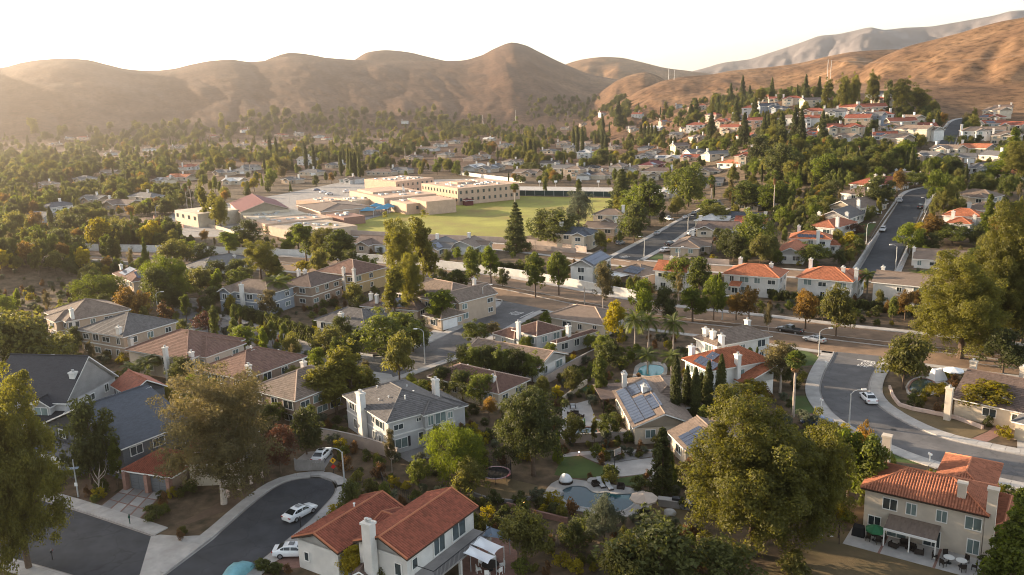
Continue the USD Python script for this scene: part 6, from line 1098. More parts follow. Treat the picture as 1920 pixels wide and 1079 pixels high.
for r in '''broad_tree 750 720 627 66;round_tree 735 672 584 112;broad_tree 615 684 617 66;oval_bright_tree 830 614 542 54;bright_tree 460 662 611 54;round_tree 893 644 603 46;slender_gum 926 642 602 32;dark_tree 775 660 600 60;dark_tree 640 640 595 40;
dark_tree 868 705 650 48;round_tree 893 708 648 46;dark_tree 918 710 650 46;round_tree 945 713 652 46;dark_tree 972 716 655 46;round_tree 998 718 662 40;dark_tree 832 742 690 52;dark_tree 868 752 697 58;round_tree 902 760 700 48;autumn_tree 917 785 745 30;yellow_tree 948 742 700 30;broad_tree 1075 735 690 44;
stone_pine 752 562 405 62;slim_pine 795 548 408 52;stone_pine 775 596 470 52;slim_pine 742 605 500 44;oval_tree 1004 558 472 36;oval_tree 1048 554 471 33;oval_bright_tree 921 532 460 31;dark_tree 942 538 505 26;slender_gum 1131 588 488 42;bright_tree 1203 607 526 48;dark_tree 1247 607 540 44;oval_bright_tree 1298 604 540 46;round_tree 1270 545 482 44;yellow_tree 1153 650 558 42;oval_tree 885 540 462 30;oval_tree 858 552 505 40;dark_tree 830 560 505 38;
broad_tree 1567 632 536 58;autumn_tree 1510 617 544 48;slender_gum 1440 630 566 18;autumn_tree 1404 606 540 46;autumn_tree 1380 600 552 36;bright_tree 1338 600 520 40;oval_tree 1310 560 480 40;round_tree 1290 520 480 44;broad_tree 1425 500 440 40;
pepper_tree 187 570 512 92;pepper_tree 318 575 474 84;dark_tree 300 585 505 62;autumn_tree 243 602 538 46;autumn_tree 270 604 548 42;rust_shrub 315 600 566 36;dark_tree 400 582 540 46;red_leaf_tree 392 625 586 58;broad_tree 375 560 505 60;dark_tree 410 540 490 52;dark_tree 450 540 488 50;
broad_tree 60 725 588 150;dark_tree 15 680 600 80;broad_tree 110 690 630 80;yellow_tree 168 758 706 82;dark_tree 255 740 690 60;feather_palm 365 685 622 46;feather_palm 300 705 660 50;feather_palm 280 712 672 46;feather_palm 330 705 665 40;feather_palm 255 715 680 44;dark_tree 345 720 670 50;dark_tree 310 690 650 40;
feather_palm 524 580 518 50;yellow_tree 434 592 550 20;slender_gum 508 605 540 40;stone_pine 490 525 450 66;young_conifer 520 520 478 34;oval_bright_tree 575 495 420 42;stone_pine 610 505 424 50;oval_tree 640 510 430 56;yellow_tree 573 514 487 42;oval_tree 560 470 420 34;broad_tree 600 520 468 40;dark_tree 660 520 470 40;bright_tree 690 520 480 36;
yellow_tree 188 475 404 50;yellow_tree 290 462 410 38;bright_tree 62 475 428 42;dark_tree 112 472 432 62;autumn_tree 70 440 398 40;broad_tree 30 450 398 54;broad_tree 330 500 450 60;bright_tree 350 490 450 40;dark_tree 380 500 458 50;oval_bright_tree 430 480 435 38;dark_tree 470 470 415 60;stone_pine 415 430 368 34;slim_pine 385 422 348 22;slim_pine 405 425 362 30;
deodar_cedar 968 472 380 48;dark_tree 1040 460 396 92;willow 1085 435 358 60;dark_tree 1015 455 395 46;deodar_cedar 1166 402 318 60;bright_tree 1195 420 350 60;oval_tree 1218 425 340 50;dark_tree 1188 455 382 54;round_tree 1290 388 308 66;fan_palm 1333 402 330 18;fan_palm 966 398 345 20;oval_tree 1398 400 338 50;tall_fan_palm 1450 415 320 18;dark_tree 1422 312 256 44;dark_tree 1466 335 272 62;bright_tree 1450 400 340 60;broad_tree 1340 420 385 60;round_tree 1330 408 372 40;
dark_tree 1640 390 332 64;round_tree 1415 482 395 64;bright_tree 1405 468 430 54;yellow_tree 1400 490 468 34;dark_tree 1375 490 440 44;round_tree 1525 498 456 58;yellow_tree 1592 474 432 34;red_leaf_tree 1605 445 420 34;autumn_tree 1682 370 318 30;round_tree 1715 352 322 38;bright_tree 1702 478 420 46;yellow_tree 1722 452 415 44;autumn_tree 1747 455 402 42;round_tree 1785 460 420 62;bright_tree 1755 392 320 42;broad_tree 1780 390 345 40;young_conifer 1852 440 365 36;dark_conifer 1880 430 370 34;
bright_tree 1545 345 290 54;yellow_tree 1540 372 345 30;broad_tree 1600 330 290 50;oval_tree 1640 318 270 40;oval_bright_tree 1700 318 262 30;oval_bright_tree 1685 316 266 28;bright_tree 1745 340 295 34;round_tree 1780 330 290 36;young_conifer 1895 330 240 50;stone_pine 1905 345 262 54;bright_tree 1870 340 300 50;fan_palm 1610 302 266 14;fan_palm 1524 294 261 12;feather_palm 1780 280 255 22;feather_palm 1625 560 508 40;feather_palm 1725 565 508 48;
slim_pine 1550 210 150 22;stone_pine 1580 215 140 26;stone_pine 1600 210 138 24;stone_pine 1635 205 134 26;dark_tree 1665 205 152 18;stone_pine 1690 212 146 40;stone_pine 1720 212 162 40;redwood_tree 1510 192 140 15;redwood_tree 1535 190 144 14;redwood_tree 1392 192 142 15;redwood_tree 1370 195 156 13;redwood_tree 1447 190 146 14;redwood_tree 1405 195 160 13;dark_tree 1470 192 168 24;stone_pine 1425 196 164 26'''.replace('\n', '').split(';'):
    k, *q = r.split(); T(k, *map(float, q))
for u, b, t, w in ((1464, 271, 208, 25), (1489, 275, 202, 26), (1501, 275, 204, 24), (1541, 275, 208, 24), (1333, 272, 210, 25), (1395, 272, 212, 26), (1432, 270, 214, 20), (1380, 230, 185, 18), (1305, 225, 185, 20), (1345, 215, 180, 16), (1415, 225, 182, 20), (1295, 235, 195, 22), (1160, 240, 188, 22), (1130, 265, 215, 14)): T('redwood_tree', u, b, t, w)
for u, b, t in ((1075, 285, 240), (1083, 290, 236), (1092, 288, 238), (1130, 290, 250), (1136, 292, 254), (1202, 262, 234), (1209, 262, 232), (1216, 262, 232), (1222, 262, 233), (1229, 264, 236), (1258, 284, 256), (1265, 284, 256), (508, 300, 255), (520, 305, 258), (575, 320, 270), (590, 322, 275), (640, 330, 285), (655, 332, 280), (660, 335, 285), (668, 335, 286), (675, 336, 288), (195, 362, 328), (243, 352, 318), (97, 430, 388), (985, 302, 262), (995, 302, 262), (1003, 303, 262)): T('cypress', u, b, t, 7 if b < 340 else 10)
for u, b, t in ((360, 395, 340), (352, 398, 345), (760, 300, 270), (815, 310, 285), (470, 330, 300), (1570, 320, 290), (1665, 255, 235), (1672, 258, 234)): T('tall_fan_palm', u, b, t, 10)
T('yellow_tree', 664, 1090, 1022, 58); T('broad_tree', 722, 1098, 1042, 62); T('yellow_shrub', 640, 1078, 1055, 30); T('round_tree', 770, 1100, 1060, 50)
# hedges
def hedge(pts, h, w, kind='hedge', label=None, step=3.0):
    p = resample(px(pts), step)
    for a, b in zip(p[:-1], p[1:]):
        m = (a + b) / 2; plant(kind, m[0], m[1], h * _rt.uniform(.92, 1.06), w * 3.2, None if label is None else label, rz=math.degrees(math.atan2(*(b - a)[::-1])), long=.55 * 2.4 / w * .9)
hedge([(425, 588), (480, 606), (540, 626), (590, 645)], 3.6, 1.5); hedge([(590, 615), (640, 632), (690, 645)], 2.4, 1.3, 'green_hedge'); hedge([(1440, 560), (1530, 572), (1620, 582), (1715, 592)], 2.6, 1.4); hedge([(930, 510), (990, 515)], 3.4, 1.6); hedge([(1430, 395), (1490, 398)], 2.6, 1.5, 'green_hedge'); hedge([(480, 1065), (530, 1078)], 1.2, 1.0, 'green_hedge')
# shrubs and smaller garden trees between the houses
import shapely
from PIL import Image, ImageDraw
_block = unary_union(PROT + CLEAR + [ALLROADS.buffer(2.7), FIELD.buffer(2)]); shapely.prepare(_block)
# coarse picture masks: which roof or street lies at each place of the view, so that random plants do not hide them
MW, MH = 480, 270
_ri = Image.new('I', (MW, MH), 0); _dr = ImageDraw.Draw(_ri); _order = sorted(range(len(ROOFPX)), key=lambda k: ROOFPX[k].bounds[3])
for k in _order: _dr.polygon([(a / 4, b / 4) for a, b in ROOFPX[k].exterior.coords], fill=k + 1)
ROOFI = np.array(_ri); ROOFA = np.maximum(np.bincount(ROOFI.ravel(), minlength=len(ROOFPX) + 1), 1); ROOFB = np.array([0] + [r.bounds[3] for r in ROOFPX])
_mi = Image.new('L', (MW, MH), 0); _dr = ImageDraw.Draw(_mi)
for g in list(ROADS.values()) + [FIELD]:
    for q in getattr(g, 'geoms', [g]):
        c = np.array(q.segmentize(8).exterior.coords); c = c[c[:, 1] > 45]; zz = ground(c[:, 0], c[:, 1])
        if len(c) > 3: _dr.polygon([(a / 4, b / 4) for a, b in (proj((x, y, z)) for (x, y), z in zip(c, zz))], fill=1)
ROADI = np.array(_mi)
def visible_ok(x, y, z, h, w, lim, rlim):
    q = np.array([x, y, z]) - EYE; d = q @ FWD; u, vb = 960 + FPX * (q @ IMR) / d, 539.5 - FPX * (q @ IMU) / d; hp = h * FPX * .97 / d; hw = w * .5 * FPX / d; vt = vb - hp
    if u < -60 or u > 1980 or vt > 1090: return False
    x0, x1, y0, y1 = int((u - hw * .85) / 4), int((u + hw * .85) / 4) + 1, int(vt / 4), int((vb - hp * .15) / 4) + 1
    x0, x1, y0, y1 = max(x0, 0), min(x1, MW), max(y0, 0), min(y1, MH)
    if x1 <= x0 or y1 <= y0: return True
    n = (x1 - x0) * (y1 - y0)
    if ROADI[y0:y1, x0:x1].sum() > rlim * n: return False
    c = np.bincount(ROOFI[y0:y1, x0:x1].ravel()); k = np.nonzero(c)[0]; k = k[k > 0]
    return not np.any((ROOFB[k] < vb + 3) & (c[k] > lim * ROOFA[k]))
def candidates(n, dom, seed):
    """places spread evenly over a window of the view, found on the ground itself"""
    rng = np.random.default_rng(seed); (u0, u1), (v0, v1) = dom[0], dom[1]; th = np.arctan((rng.uniform(u0 - 40, u1 + 40, n * 4) - 960) / FPX)
    r0 = CAMH * FPX / max(v1 - 165, 60) * .8; r1 = min(CAMH * FPX / max(v0 - 212, 20) * 1.2, 1900); r = 1 / rng.uniform(1 / r1, 1 / r0, n * 4)
    x, y = r * np.sin(th), r * np.cos(th); z = ground(x, y); q = np.stack([x, y, z], -1) - EYE; d = q @ FWD; u, v = 960 + FPX * (q @ IMR) / d, 539.5 - FPX * (q @ IMU) / d
    ok = (u > u0) & (u < u1) & (v > v0) & (v < v1) & ~shapely.contains_xy(_block, x, y); return np.stack([x, y, z, u, v], 1)[ok][:n]
def infill(n, dom, kinds, hr, lim, rlim, gap, seed, wr=(.55, .85)):
    rng = random.Random(seed); names = [k for k, w in kinds for _ in range(w)]; made = 0
    grid = {}
    for x, y, r in TREES: grid.setdefault((int(x // 8), int(y // 8)), []).append((x, y, r))
    for x, y, z, u, v in candidates(n, dom, seed):
        if len(dom) > 2 and not dom[2](u, v): continue
        k = rng.choice(names); h = rng.uniform(*hr) * (1.25 if 'pine' in k or 'conifer' in k or 'oval' in k else 1); w = h * rng.uniform(*wr) * (.42 if 'oval' in k or 'slim' in k or 'conifer' in k or 'slender' in k else 1.3 if 'shrub' in k else 1)
        if 'cypress' in k: w = h * .14
        c = (int(x // 8), int(y // 8))
        if any((x - q[0]) ** 2 + (y - q[1]) ** 2 < ((q[2] + w / 2) * gap) ** 2 for i in (-1, 0, 1) for j in (-1, 0, 1) for q in grid.get((c[0] + i, c[1] + j), ())): continue
        if not visible_ok(x, y, z, h, w, lim, rlim): continue
        plant(k, float(x), float(y), h, w, z=float(z)); grid.setdefault(c, []).append((x, y, w / 2)); made += 1
    return made

_sh = [('shrub', 4), ('dark_shrub', 3), ('olive_shrub', 3), ('rust_shrub', 3), ('grey_shrub', 3), ('yellow_shrub', 2)]
_tr = [('round_tree', 4), ('broad_tree', 4), ('dark_tree', 6), ('bright_tree', 2), ('yellow_tree', 1), ('autumn_tree', 1), ('oval_tree', 3), ('slender_gum', 1), ('young_conifer', 1), ('slim_pine', 1), ('oval_bright_tree', 1)]
N1 = infill(1600, ((0, 1920), (560, 1079)), _sh, (1.0, 2.4), .10, .04, .75, 1)
N2 = infill(700, ((0, 1920), (560, 1000)), _tr, (3.5, 7.0), .12, .04, .8, 2)
N3 = infill(900, ((0, 1920), (430, 565), lambda u, v: not (u < 160 and v > 470)), _tr, (4, 8.5), .14, .07, .75, 3)
N4 = infill(500, ((0, 1920), (430, 600)), _sh, (1.2, 2.6), .12, .05, .8, 4)
N6 = infill(700, ((-40, 345), (425, 520)), _tr + [('autumn_tree', 1), ('yellow_tree', 1)], (4, 9), .12, .5, .7, 6)
N7 = infill(190, ((-30, 330), (478, 610)), [('rust_shrub', 4), ('olive_shrub', 1), ('grey_shrub', 2), ('yellow_shrub', 1), ('dark_tree', 1)], (1.0, 2.6), .12, .4, .8, 7)
N5 = infill(1000, ((0, 1920), (320, 432)), _tr + [('stone_pine', 1), ('cypress', 1), ('gum_tree', 1)], (4.5, 9.5), .12, .12, .75, 5)
print('INFILL', N1, N2, N3, N4, N5)
# beyond that the trees of the valley and the slopes run together: one body of many crowns
def far_wood(name, n, dom, kinds, hr, seed, label, lim=.10, keep=None, clump=0):
    rng = random.Random(seed); pi = UsdGeom.PointInstancer.Define(stage, '/World/' + name); rel = pi.CreatePrototypesRel(); names = [k for k, w in kinds for _ in range(w)]; uniq = sorted(set(names))
    for k in uniq:
        q = UsdGeom.Xform.Define(stage, f'/World/{name}/kinds_{k}'); q.GetPrim().GetReferences().AddInternalReference(KIND[k][0]); rel.AddTarget(q.GetPath())
    P, I, S, O = [], [], [], []; seen = {}
    for x, y, z, u, v in candidates(n, dom, seed):
        if keep and not keep(u, v): continue
        if clump and meshkit.fbm(np.array([x / 55, y / 55, seed]), 3, seed) < clump + .08: continue
        k = rng.choice(names); h = rng.uniform(*hr) * rng.uniform(.75, 1.15) * (1.3 if 'pine' in k or 'redwood' in k or 'cypress' in k else 1); w = h * (.13 if 'cypress' in k else .4 if k in ('slim_pine', 'redwood_tree', 'oval_tree') else rng.uniform(.6, .95))
        c = (int(x // 5), int(y // 5))
        if c in seen or not visible_ok(x, y, z, h, w, lim, .45): continue
        seen[c] = 1; P.append(Gf.Vec3f(float(x), float(y), float(z))); I.append(uniq.index(k)); s = w / KIND[k][2]; S.append(Gf.Vec3f(s, s, h / KIND[k][1])); a = rng.uniform(0, math.pi); O.append(Gf.Quath(math.cos(a), 0, 0, math.sin(a)))
    pi.CreatePositionsAttr(P); pi.CreateProtoIndicesAttr(I); pi.CreateScalesAttr(S); pi.CreateOrientationsAttr(O)
    tag(pi.GetPrim(), label, 'trees', kind='stuff'); return len(P)
_ft = [('round_tree', 4), ('broad_tree', 5), ('dark_tree', 6), ('bright_tree', 2), ('yellow_tree', 1), ('autumn_tree', 1), ('oval_tree', 2), ('slim_pine', 2), ('stone_pine', 2), ('cypress', 2), ('gum_tree', 1), ('redwood_tree', 1)]
def _hill_line(u): return np.interp(u, [0, 200, 330, 480, 560, 700, 820, 900, 1000, 1080, 1130, 1200, 1280, 1400, 1500, 1580, 1640, 1740, 1800, 1920], [255, 262, 250, 235, 225, 225, 228, 240, 215, 195, 190, 205, 205, 165, 160, 185, 195, 205, 235, 245])
F1N = far_wood('valley_trees', 8000, ((-20, 1940), (190, 345)), _ft, (5, 11), 11, 'distant trees filling the valley floor between the far houses', keep=lambda u, v: v > _hill_line(u) and not (270 < u < 960 and v > 330), clump=.31)
F4N = far_wood('slope_trees', 2600, ((1180, 1960), (160, 350)), _ft[:4] + [('redwood_tree', 1), ('slim_pine', 1), ('shrub', 3)], (3.5, 7.5), 14, 'smaller trees and bushes between the hillside houses', lim=.13, keep=lambda u, v: v > _hill_line(u), clump=.28)
F5N = far_wood('left_valley_trees', 1100, ((-40, 330), (300, 462)), _ft[:6] + [('autumn_tree', 1)], (4, 9), 15, 'trees between the houses on the far left valley floor')
F2N = far_wood('hill_foot_trees', 1700, ((60, 920), (205, 275)), [('dark_tree', 5), ('broad_tree', 2), ('stone_pine', 2)], (8, 14), 12, 'dark line of trees along the foot of the brown hills', keep=lambda u, v: _hill_line(u) - 18 < v < _hill_line(u) + 18, clump=.28)
F3N = far_wood('canyon_trees', 260, ((990, 1180), (185, 222)), [('dark_tree', 3), ('broad_tree', 2)], (7, 12), 13, 'dark trees in the canyon mouth between the hills')
print('FAR', F1N, F2N, F3N, F4N, F5N, len(TREES))
# ------------------------------------------------------------------ vehicles
for n_, c_ in (('paint_white', (0.78, 0.78, 0.78)), ('paint_silver', (0.45, 0.46, 0.47)), ('paint_black', (0.012, 0.012, 0.014)), ('paint_blue', (0.03, 0.06, 0.14)), ('paint_grey', (0.12, 0.125, 0.13)), ('paint_red', (0.25, 0.02, 0.02))):
    LOOK[n_] = usdkit.material(stage, '/World/Looks/' + n_, {'p': ('principled_bsdf', {'base_color': c_, 'roughness': 0.35, 'coat_weight': 0.8, 'coat_roughness': 0.06, 'metallic': 0.3 if 'silver' in n_ else 0.0})}, [], surface='p.BSDF')
LOOK['car_glass'] = usdkit.material(stage, '/World/Looks/car_glass', {'p': ('principled_bsdf', {'base_color': (0.015, 0.018, 0.02), 'roughness': 0.05, 'specular_ior_level': 0.7})}, [], surface='p.BSDF')
mat('tyre', (0.015, 0.015, 0.016), .85, None, 0); mat('rim', (0.35, 0.35, 0.36), .35, None, 0, metal=.7); mat('tail_light', (0.3, 0.01, 0.01), .3, None, 0); mat('head_light', (0.7, 0.7, 0.68), .15, None, 0)
CARS = dict(
    sedan=dict(L=4.7, W=1.82, body=[(-2.35, .42, .80, .70), (-2.28, .30, .98, .80), (-1.5, .26, 1.0, .90), (-.6, .24, .95, .91), (.7, .24, .93, .91), (1.5, .26, .84, .89), (2.15, .30, .72, .80), (2.35, .38, .60, .66)], cab=[(-1.85, .99, .99, .76, .76), (-1.0, .97, 1.40, .84, .62), (-.2, .95, 1.45, .86, .64), (.45, .93, 1.38, .86, .63), (1.3, .87, .88, .80, .76)], ax=1.38, r=.33),
    suv=dict(L=4.7, W=1.9, body=[(-2.35, .45, .95, .78), (-2.28, .34, 1.12, .88), (-1.5, .3, 1.12, .94), (.8, .3, 1.08, .94), (1.6, .32, 1.02, .92), (2.2, .34, .90, .84), (2.35, .42, .75, .72)], cab=[(-2.25, 1.1, 1.12, .84, .80), (-1.95, 1.1, 1.62, .86, .66), (-.3, 1.08, 1.70, .88, .68), (.4, 1.08, 1.62, .88, .67), (1.2, 1.04, 1.06, .84, .8)], ax=1.4, r=.37),
    pickup=dict(L=5.6, W=1.95, body=[(-2.8, .5, .95, .90), (-2.75, .42, 1.05, .95), (-.6, .38, 1.06, .96), (1.2, .36, 1.08, .96), (2.1, .38, 1.04, .93), (2.7, .42, .92, .88), (2.8, .5, .8, .8)], cab=[(-.8, 1.05, 1.1, .88, .82), (-.6, 1.05, 1.72, .88, .70), (.3, 1.06, 1.78, .90, .72), (.75, 1.07, 1.70, .9, .70), (1.5, 1.06, 1.08, .86, .8)], ax=1.75, r=.40))
def car(kind, paint, label, uv, front, group=None, far=False):
    c = CARS[kind]; a = at(*uv); b = at(*front); d = (b - a)[:2]; rz = math.atan2(d[1], d[0]); t = thing({'sedan': 'car', 'suv': 'suv', 'pickup': 'pickup_truck'}[kind], label, 'pickup truck' if kind == 'pickup' else 'car', (a[0], a[1], a[2] + .03), rz, group)
    def loft(rings):
        m = MB(); k = len(rings[0]); v = np.array(rings).reshape(-1, 3); n = len(rings); f = [[i * k + j, i * k + (j + 1) % k, (i + 1) * k + (j + 1) % k, (i + 1) * k + j] for i in range(n - 1) for j in range(k)]; m.add(v, f)
        m.add(v[:k], [[0, j + 1, j] for j in range(1, k - 1)]); m.add(v[-k:], [[0, j, j + 1] for j in range(1, k - 1)]); return m
    ring = lambda x, z0, z1, w: [(x, -w, z0 + .1), (x, -w * 1.0, (z0 + z1) / 2), (x, -w * .97, z1 - .08), (x, -w * .86, z1), (x, 0, z1 + .025), (x, w * .86, z1), (x, w * .97, z1 - .08), (x, w, (z0 + z1) / 2), (x, w, z0 + .1), (x, w * .9, z0), (x, -w * .9, z0)]
    B = obj('body', loft([ring(*q) for q in c['body']]), paint, t, smooth=40, uv=False)
    cr = lambda x, z0, z1, w0, w1: [(x, -w0, z0), (x, -w1, max(z1 - .06, z0)), (x, -w1 * .8, z1), (x, w1 * .8, z1), (x, w1, max(z1 - .06, z0)), (x, w0, z0)]
    obj('roof', loft([cr(*q) for q in c['cab']]), paint, t, smooth=30, uv=False)
    Q = c['cab']; G = {}
    for s in (-1, 1):
        m = MB()
        for i in range(1, len(Q) - 1 if True else 0):
            x0, z0, h0, w0, r0 = Q[i - 1] if i == 1 else Q[i]; x1, _, h1, w1, r1 = Q[i + 1] if i < len(Q) - 1 else Q[i]
        P = []
        (xa, za, _, wa, _), (xb, zb, hb, wb, rb), (xc, zc, hc, wc, rc), (xd, zd, hd, wd, rd), (xe, ze, _, we, _) = Q
        L = lambda w, r, z, h, tt: (w + (r - w) * tt) + .012
        for (x0, z0, h0, w0, r0, g0, x1, z1, h1, w1, r1, g1) in ((xa + .35, za, hb * .55 + za * .45, wa, rb, .45, xb, zb, hb, wb, rb, .8), (xb + .04, zb, hb, wb, rb, .8, xc - .04, zc, hc, wc, rc, .8), (xc + .04, zc, hc, wc, rc, .8, xd, zd, hd, wd, rd, .8), (xd, zd, hd, wd, rd, .8, xe - .3, ze, ze + .12, we, we, .5)):
            m.quad((x0, s * L(w0, r0, z0, h0, .12), z0 + (h0 - z0) * .14), (x1, s * L(w1, r1, z1, h1, .12), z1 + (h1 - z1) * .14), (x1, s * L(w1, r1, z1, h1, g1), z1 + (h1 - z1) * g1), (x0, s * L(w0, r0, z0, h0, g0), z0 + (h0 - z0) * g0))
        obj('side_window', m, 'car_glass', t, uv=False)
    for nm, i, j, sg in (('windscreen', 4, 3, 1), ('rear_window', 0, 1, -1)):
        x0, z0, _, w0, _ = Q[i]; x1, _, h1, _, w1 = Q[j]; n = np.array([h1 - z0, 0, abs(x1 - x0)]); n = n / np.linalg.norm(n) * .02; n[0] *= sg
        P = [np.array((x0 + (x1 - x0) * .1, -w0 * .9, z0 + (h1 - z0) * .1)) + n, np.array((x0 + (x1 - x0) * .1, w0 * .9, z0 + (h1 - z0) * .1)) + n, np.array((x0 + (x1 - x0) * .9, w1 * .88, z0 + (h1 - z0) * .9)) + n, np.array((x0 + (x1 - x0) * .9, -w1 * .88, z0 + (h1 - z0) * .9)) + n]; obj(nm, MB().quad(*P), 'car_glass', t, uv=False)
    W, r = c['W'] / 2, c['r']
    for x in (-c['ax'], c['ax']):
        for s in (-1, 1):
            w = obj('wheel', MB().tube([(x, s * (W - .24), r), (x, s * (W + .015), r)], r, 14), 'tyre', t, uv=False); obj('rim', MB().tube([(x, s * (W - .02), r), (x, s * (W + .03), r)], r * .62, 10), 'rim', w, uv=False)
    e = c['body']; zf, zr = e[-2][2] - .14, e[1][2] - .16
    for s in (-1, 1):
        obj('headlight', MB().cbox((e[-2][0] + .03, s * e[-2][3] * .78, zf), (.22, .36, .13)), 'head_light', t, uv=False); obj('tail_light', MB().cbox((e[1][0] - .02, s * e[1][3] * .8, zr), (.12, .36, .14)), 'tail_light', t, uv=False)
        if not far: obj('mirror', MB().cbox((c['cab'][3][0] + .35, s * (W + .06), c['cab'][3][1] + .05), (.16, .2, .12)), paint, t, uv=False)
    obj('number_plate', MB().cbox((e[0][0] - .02, 0, e[0][1] + .25), (.03, .45, .14)), 'trim', t, uv=False)
    if kind == 'sedan' and not far: obj('sunroof', MB().quad((-.5, -.38, 1.49), (.15, -.38, 1.485), (.15, .38, 1.485), (-.5, .38, 1.49)), 'car_glass', t, uv=False)
    if kind == 'pickup': obj('bed', MB().box((-2.6, -.8, 1.085), (-.95, .8, 1.10)), 'tyre', t, uv=False)
    return t
for row in '''sedan;paint_white;white saloon parked along the kerb in the cul de sac;563;968;590;953
sedan;paint_white;white saloon on the brick drive half hidden by the red tiled house;552;1041;585;1040
sedan;paint_white;white saloon parked behind the pale gate at the top of the cul de sac;604;860;615;848
sedan;paint_white;white saloon driving down the curved street by the lamp post;1628;752;1618;741
sedan;paint_silver;silver saloon on the boulevard beside the black pickup;1527;641;1508;637
pickup;paint_black;black pickup truck on the boulevard ahead of the silver saloon;1481;624;1460;620
sedan;paint_blue;dark blue car on the brick drive beside the fan palm;1531;797;1515;795
suv;paint_silver;silver van parked halfway up the hill street;1655;434;1652;441
suv;paint_white;white car parked high on the left kerb of the hill street;1687;379;1691;370
suv;paint_black;black car parked on the right kerb of the hill street;1726;391;1730;384
suv;paint_white;white car on the drive below the shaded trees left of the hill street;1641;402;1630;401
sedan;paint_white;white car parked far up the left kerb of the straight street;1285;410;1290;407
sedan;paint_silver;pale car behind the white one at the far kerb of the straight street;1301;402;1306;399
sedan;paint_silver;silver teal car parked on the left kerb midway along the straight street;1232;440;1237;437
pickup;paint_white;white pickup on the drive left of the straight street;1252;413;1240;411
sedan;paint_white;white saloon on the pavement drive at the near right of the straight street;1249;472;1262;470
suv;paint_white;white four wheel drive on the drive right of the straight street;1301;441;1312;440
suv;paint_black;black car on the drive behind the white saloon by the straight street;1257;461;1265;459
suv;paint_grey;dark car under the trees left of the straight street;1163;459;1172;456
sedan;paint_white;white car parked near the top of the upper street;1778;233;1781;230
suv;paint_white;white car in the shaded drive at the middle street corner;765;650;772;645
suv;paint_black;black car parked at the top of the middle street;331;570;345;566
sedan;paint_white;white car in the school car park nearest the canteen;606;362;614;361
suv;paint_silver;silver car in the school car park behind the canteen;618;366;626;365
sedan;paint_blue;blue car at the back of the school car park;594;358;602;357
suv;paint_white;white van by the school hall wall;650;361;657;360
suv;paint_silver;grey car on the right hand street at the picture edge;1905;668;1890;665'''.split('\n'):
    k, p_, lb, *q = row.split(';'); q = list(map(float, q)); car(k, p_, lb, q[:2], q[2:], far=q[1] < 600)
# car under a turquoise cover at the bottom
mat('tarp', (0.16, 0.34, 0.38), .7, None, .25, 2.0)
a = at(444, 1082); b = at(470, 1060); t = thing('covered_car', 'car under a pale turquoise cover at the bottom edge of the cul de sac', 'covered car', a, math.atan2(b[1] - a[1], b[0] - a[0]))
xs = np.linspace(-2.3, 2.3, 14); prof = np.interp(xs, [-2.3, -2.1, -1.4, -.6, .5, 1.3, 2.1, 2.3], [.35, .9, 1.05, 1.45, 1.45, 1.0, .75, .3]); rings = [[(x, w * .93, z) for w, z in ((-.98, .08), (-.97, h * .55), (-.72, h * .93), (0, h), (.72, h * .93), (.97, h * .55), (.98, .08))] for x, h in zip(xs, prof)]
m = MB(); v = np.array(rings).reshape(-1, 3); m.add(v, [[i * 7 + j, (i + 1) * 7 + j, (i + 1) * 7 + j + 1, i * 7 + j + 1] for i in range(13) for j in range(6)]); obj('cover', m, 'tarp', t, smooth=True, uv=False)
for x in (-1.35, 1.35):
    for s in (-1, 1): obj('wheel', MB().tube([(x, s * .7, .3), (x, s * .9, .3)], .3, 10), 'tyre', t, uv=False)
# ------------------------------------------------------------------ street lamps, poles and wires
def height_to(p, vt):
    lo, hi = .2, 40.0
    for _ in range(40):
        m = (lo + hi) / 2
        if proj(p + [0, 0, m])[1] > vt: lo = m
        else: hi = m
    return lo
def lamp(label, b, vt, head, s=1.0):
    p = at(*b); h = max(height_to(p, vt), 5.0); q = EYE + ray(*head) * (((p - EYE) @ FWD) / 1.0); d = q - p; t = thing('street_lamp', label, 'street lamp', p); dx = np.array([d[0], 0.0]); L = np.clip(abs(d[0]), .8, 2.6) * np.sign(d[0] or 1)
    obj('base', MB().lathe([(.22, -.1), (.22, .25), (.16, .3), (0, .3)], (0, 0, 0), 8), 'concrete', t, uv=False); obj('pole', MB().tube([(0, 0, 0), (0, 0, h)], [.13, .085], 8), 'galv', t, uv=False)
    ar = [(0, 0, h - .1), (L * .25, 0, h + .35), (L * .6, 0, h + .55), (L, 0, h + .6)]; obj('arm', MB().tube(ar, .05, 6), 'galv', t, uv=False)
    obj('lamp_head', MB().cbox((L + np.sign(L) * .25, 0, h + .6), (.75, .3, .17)), 'trim', t, uv=False)
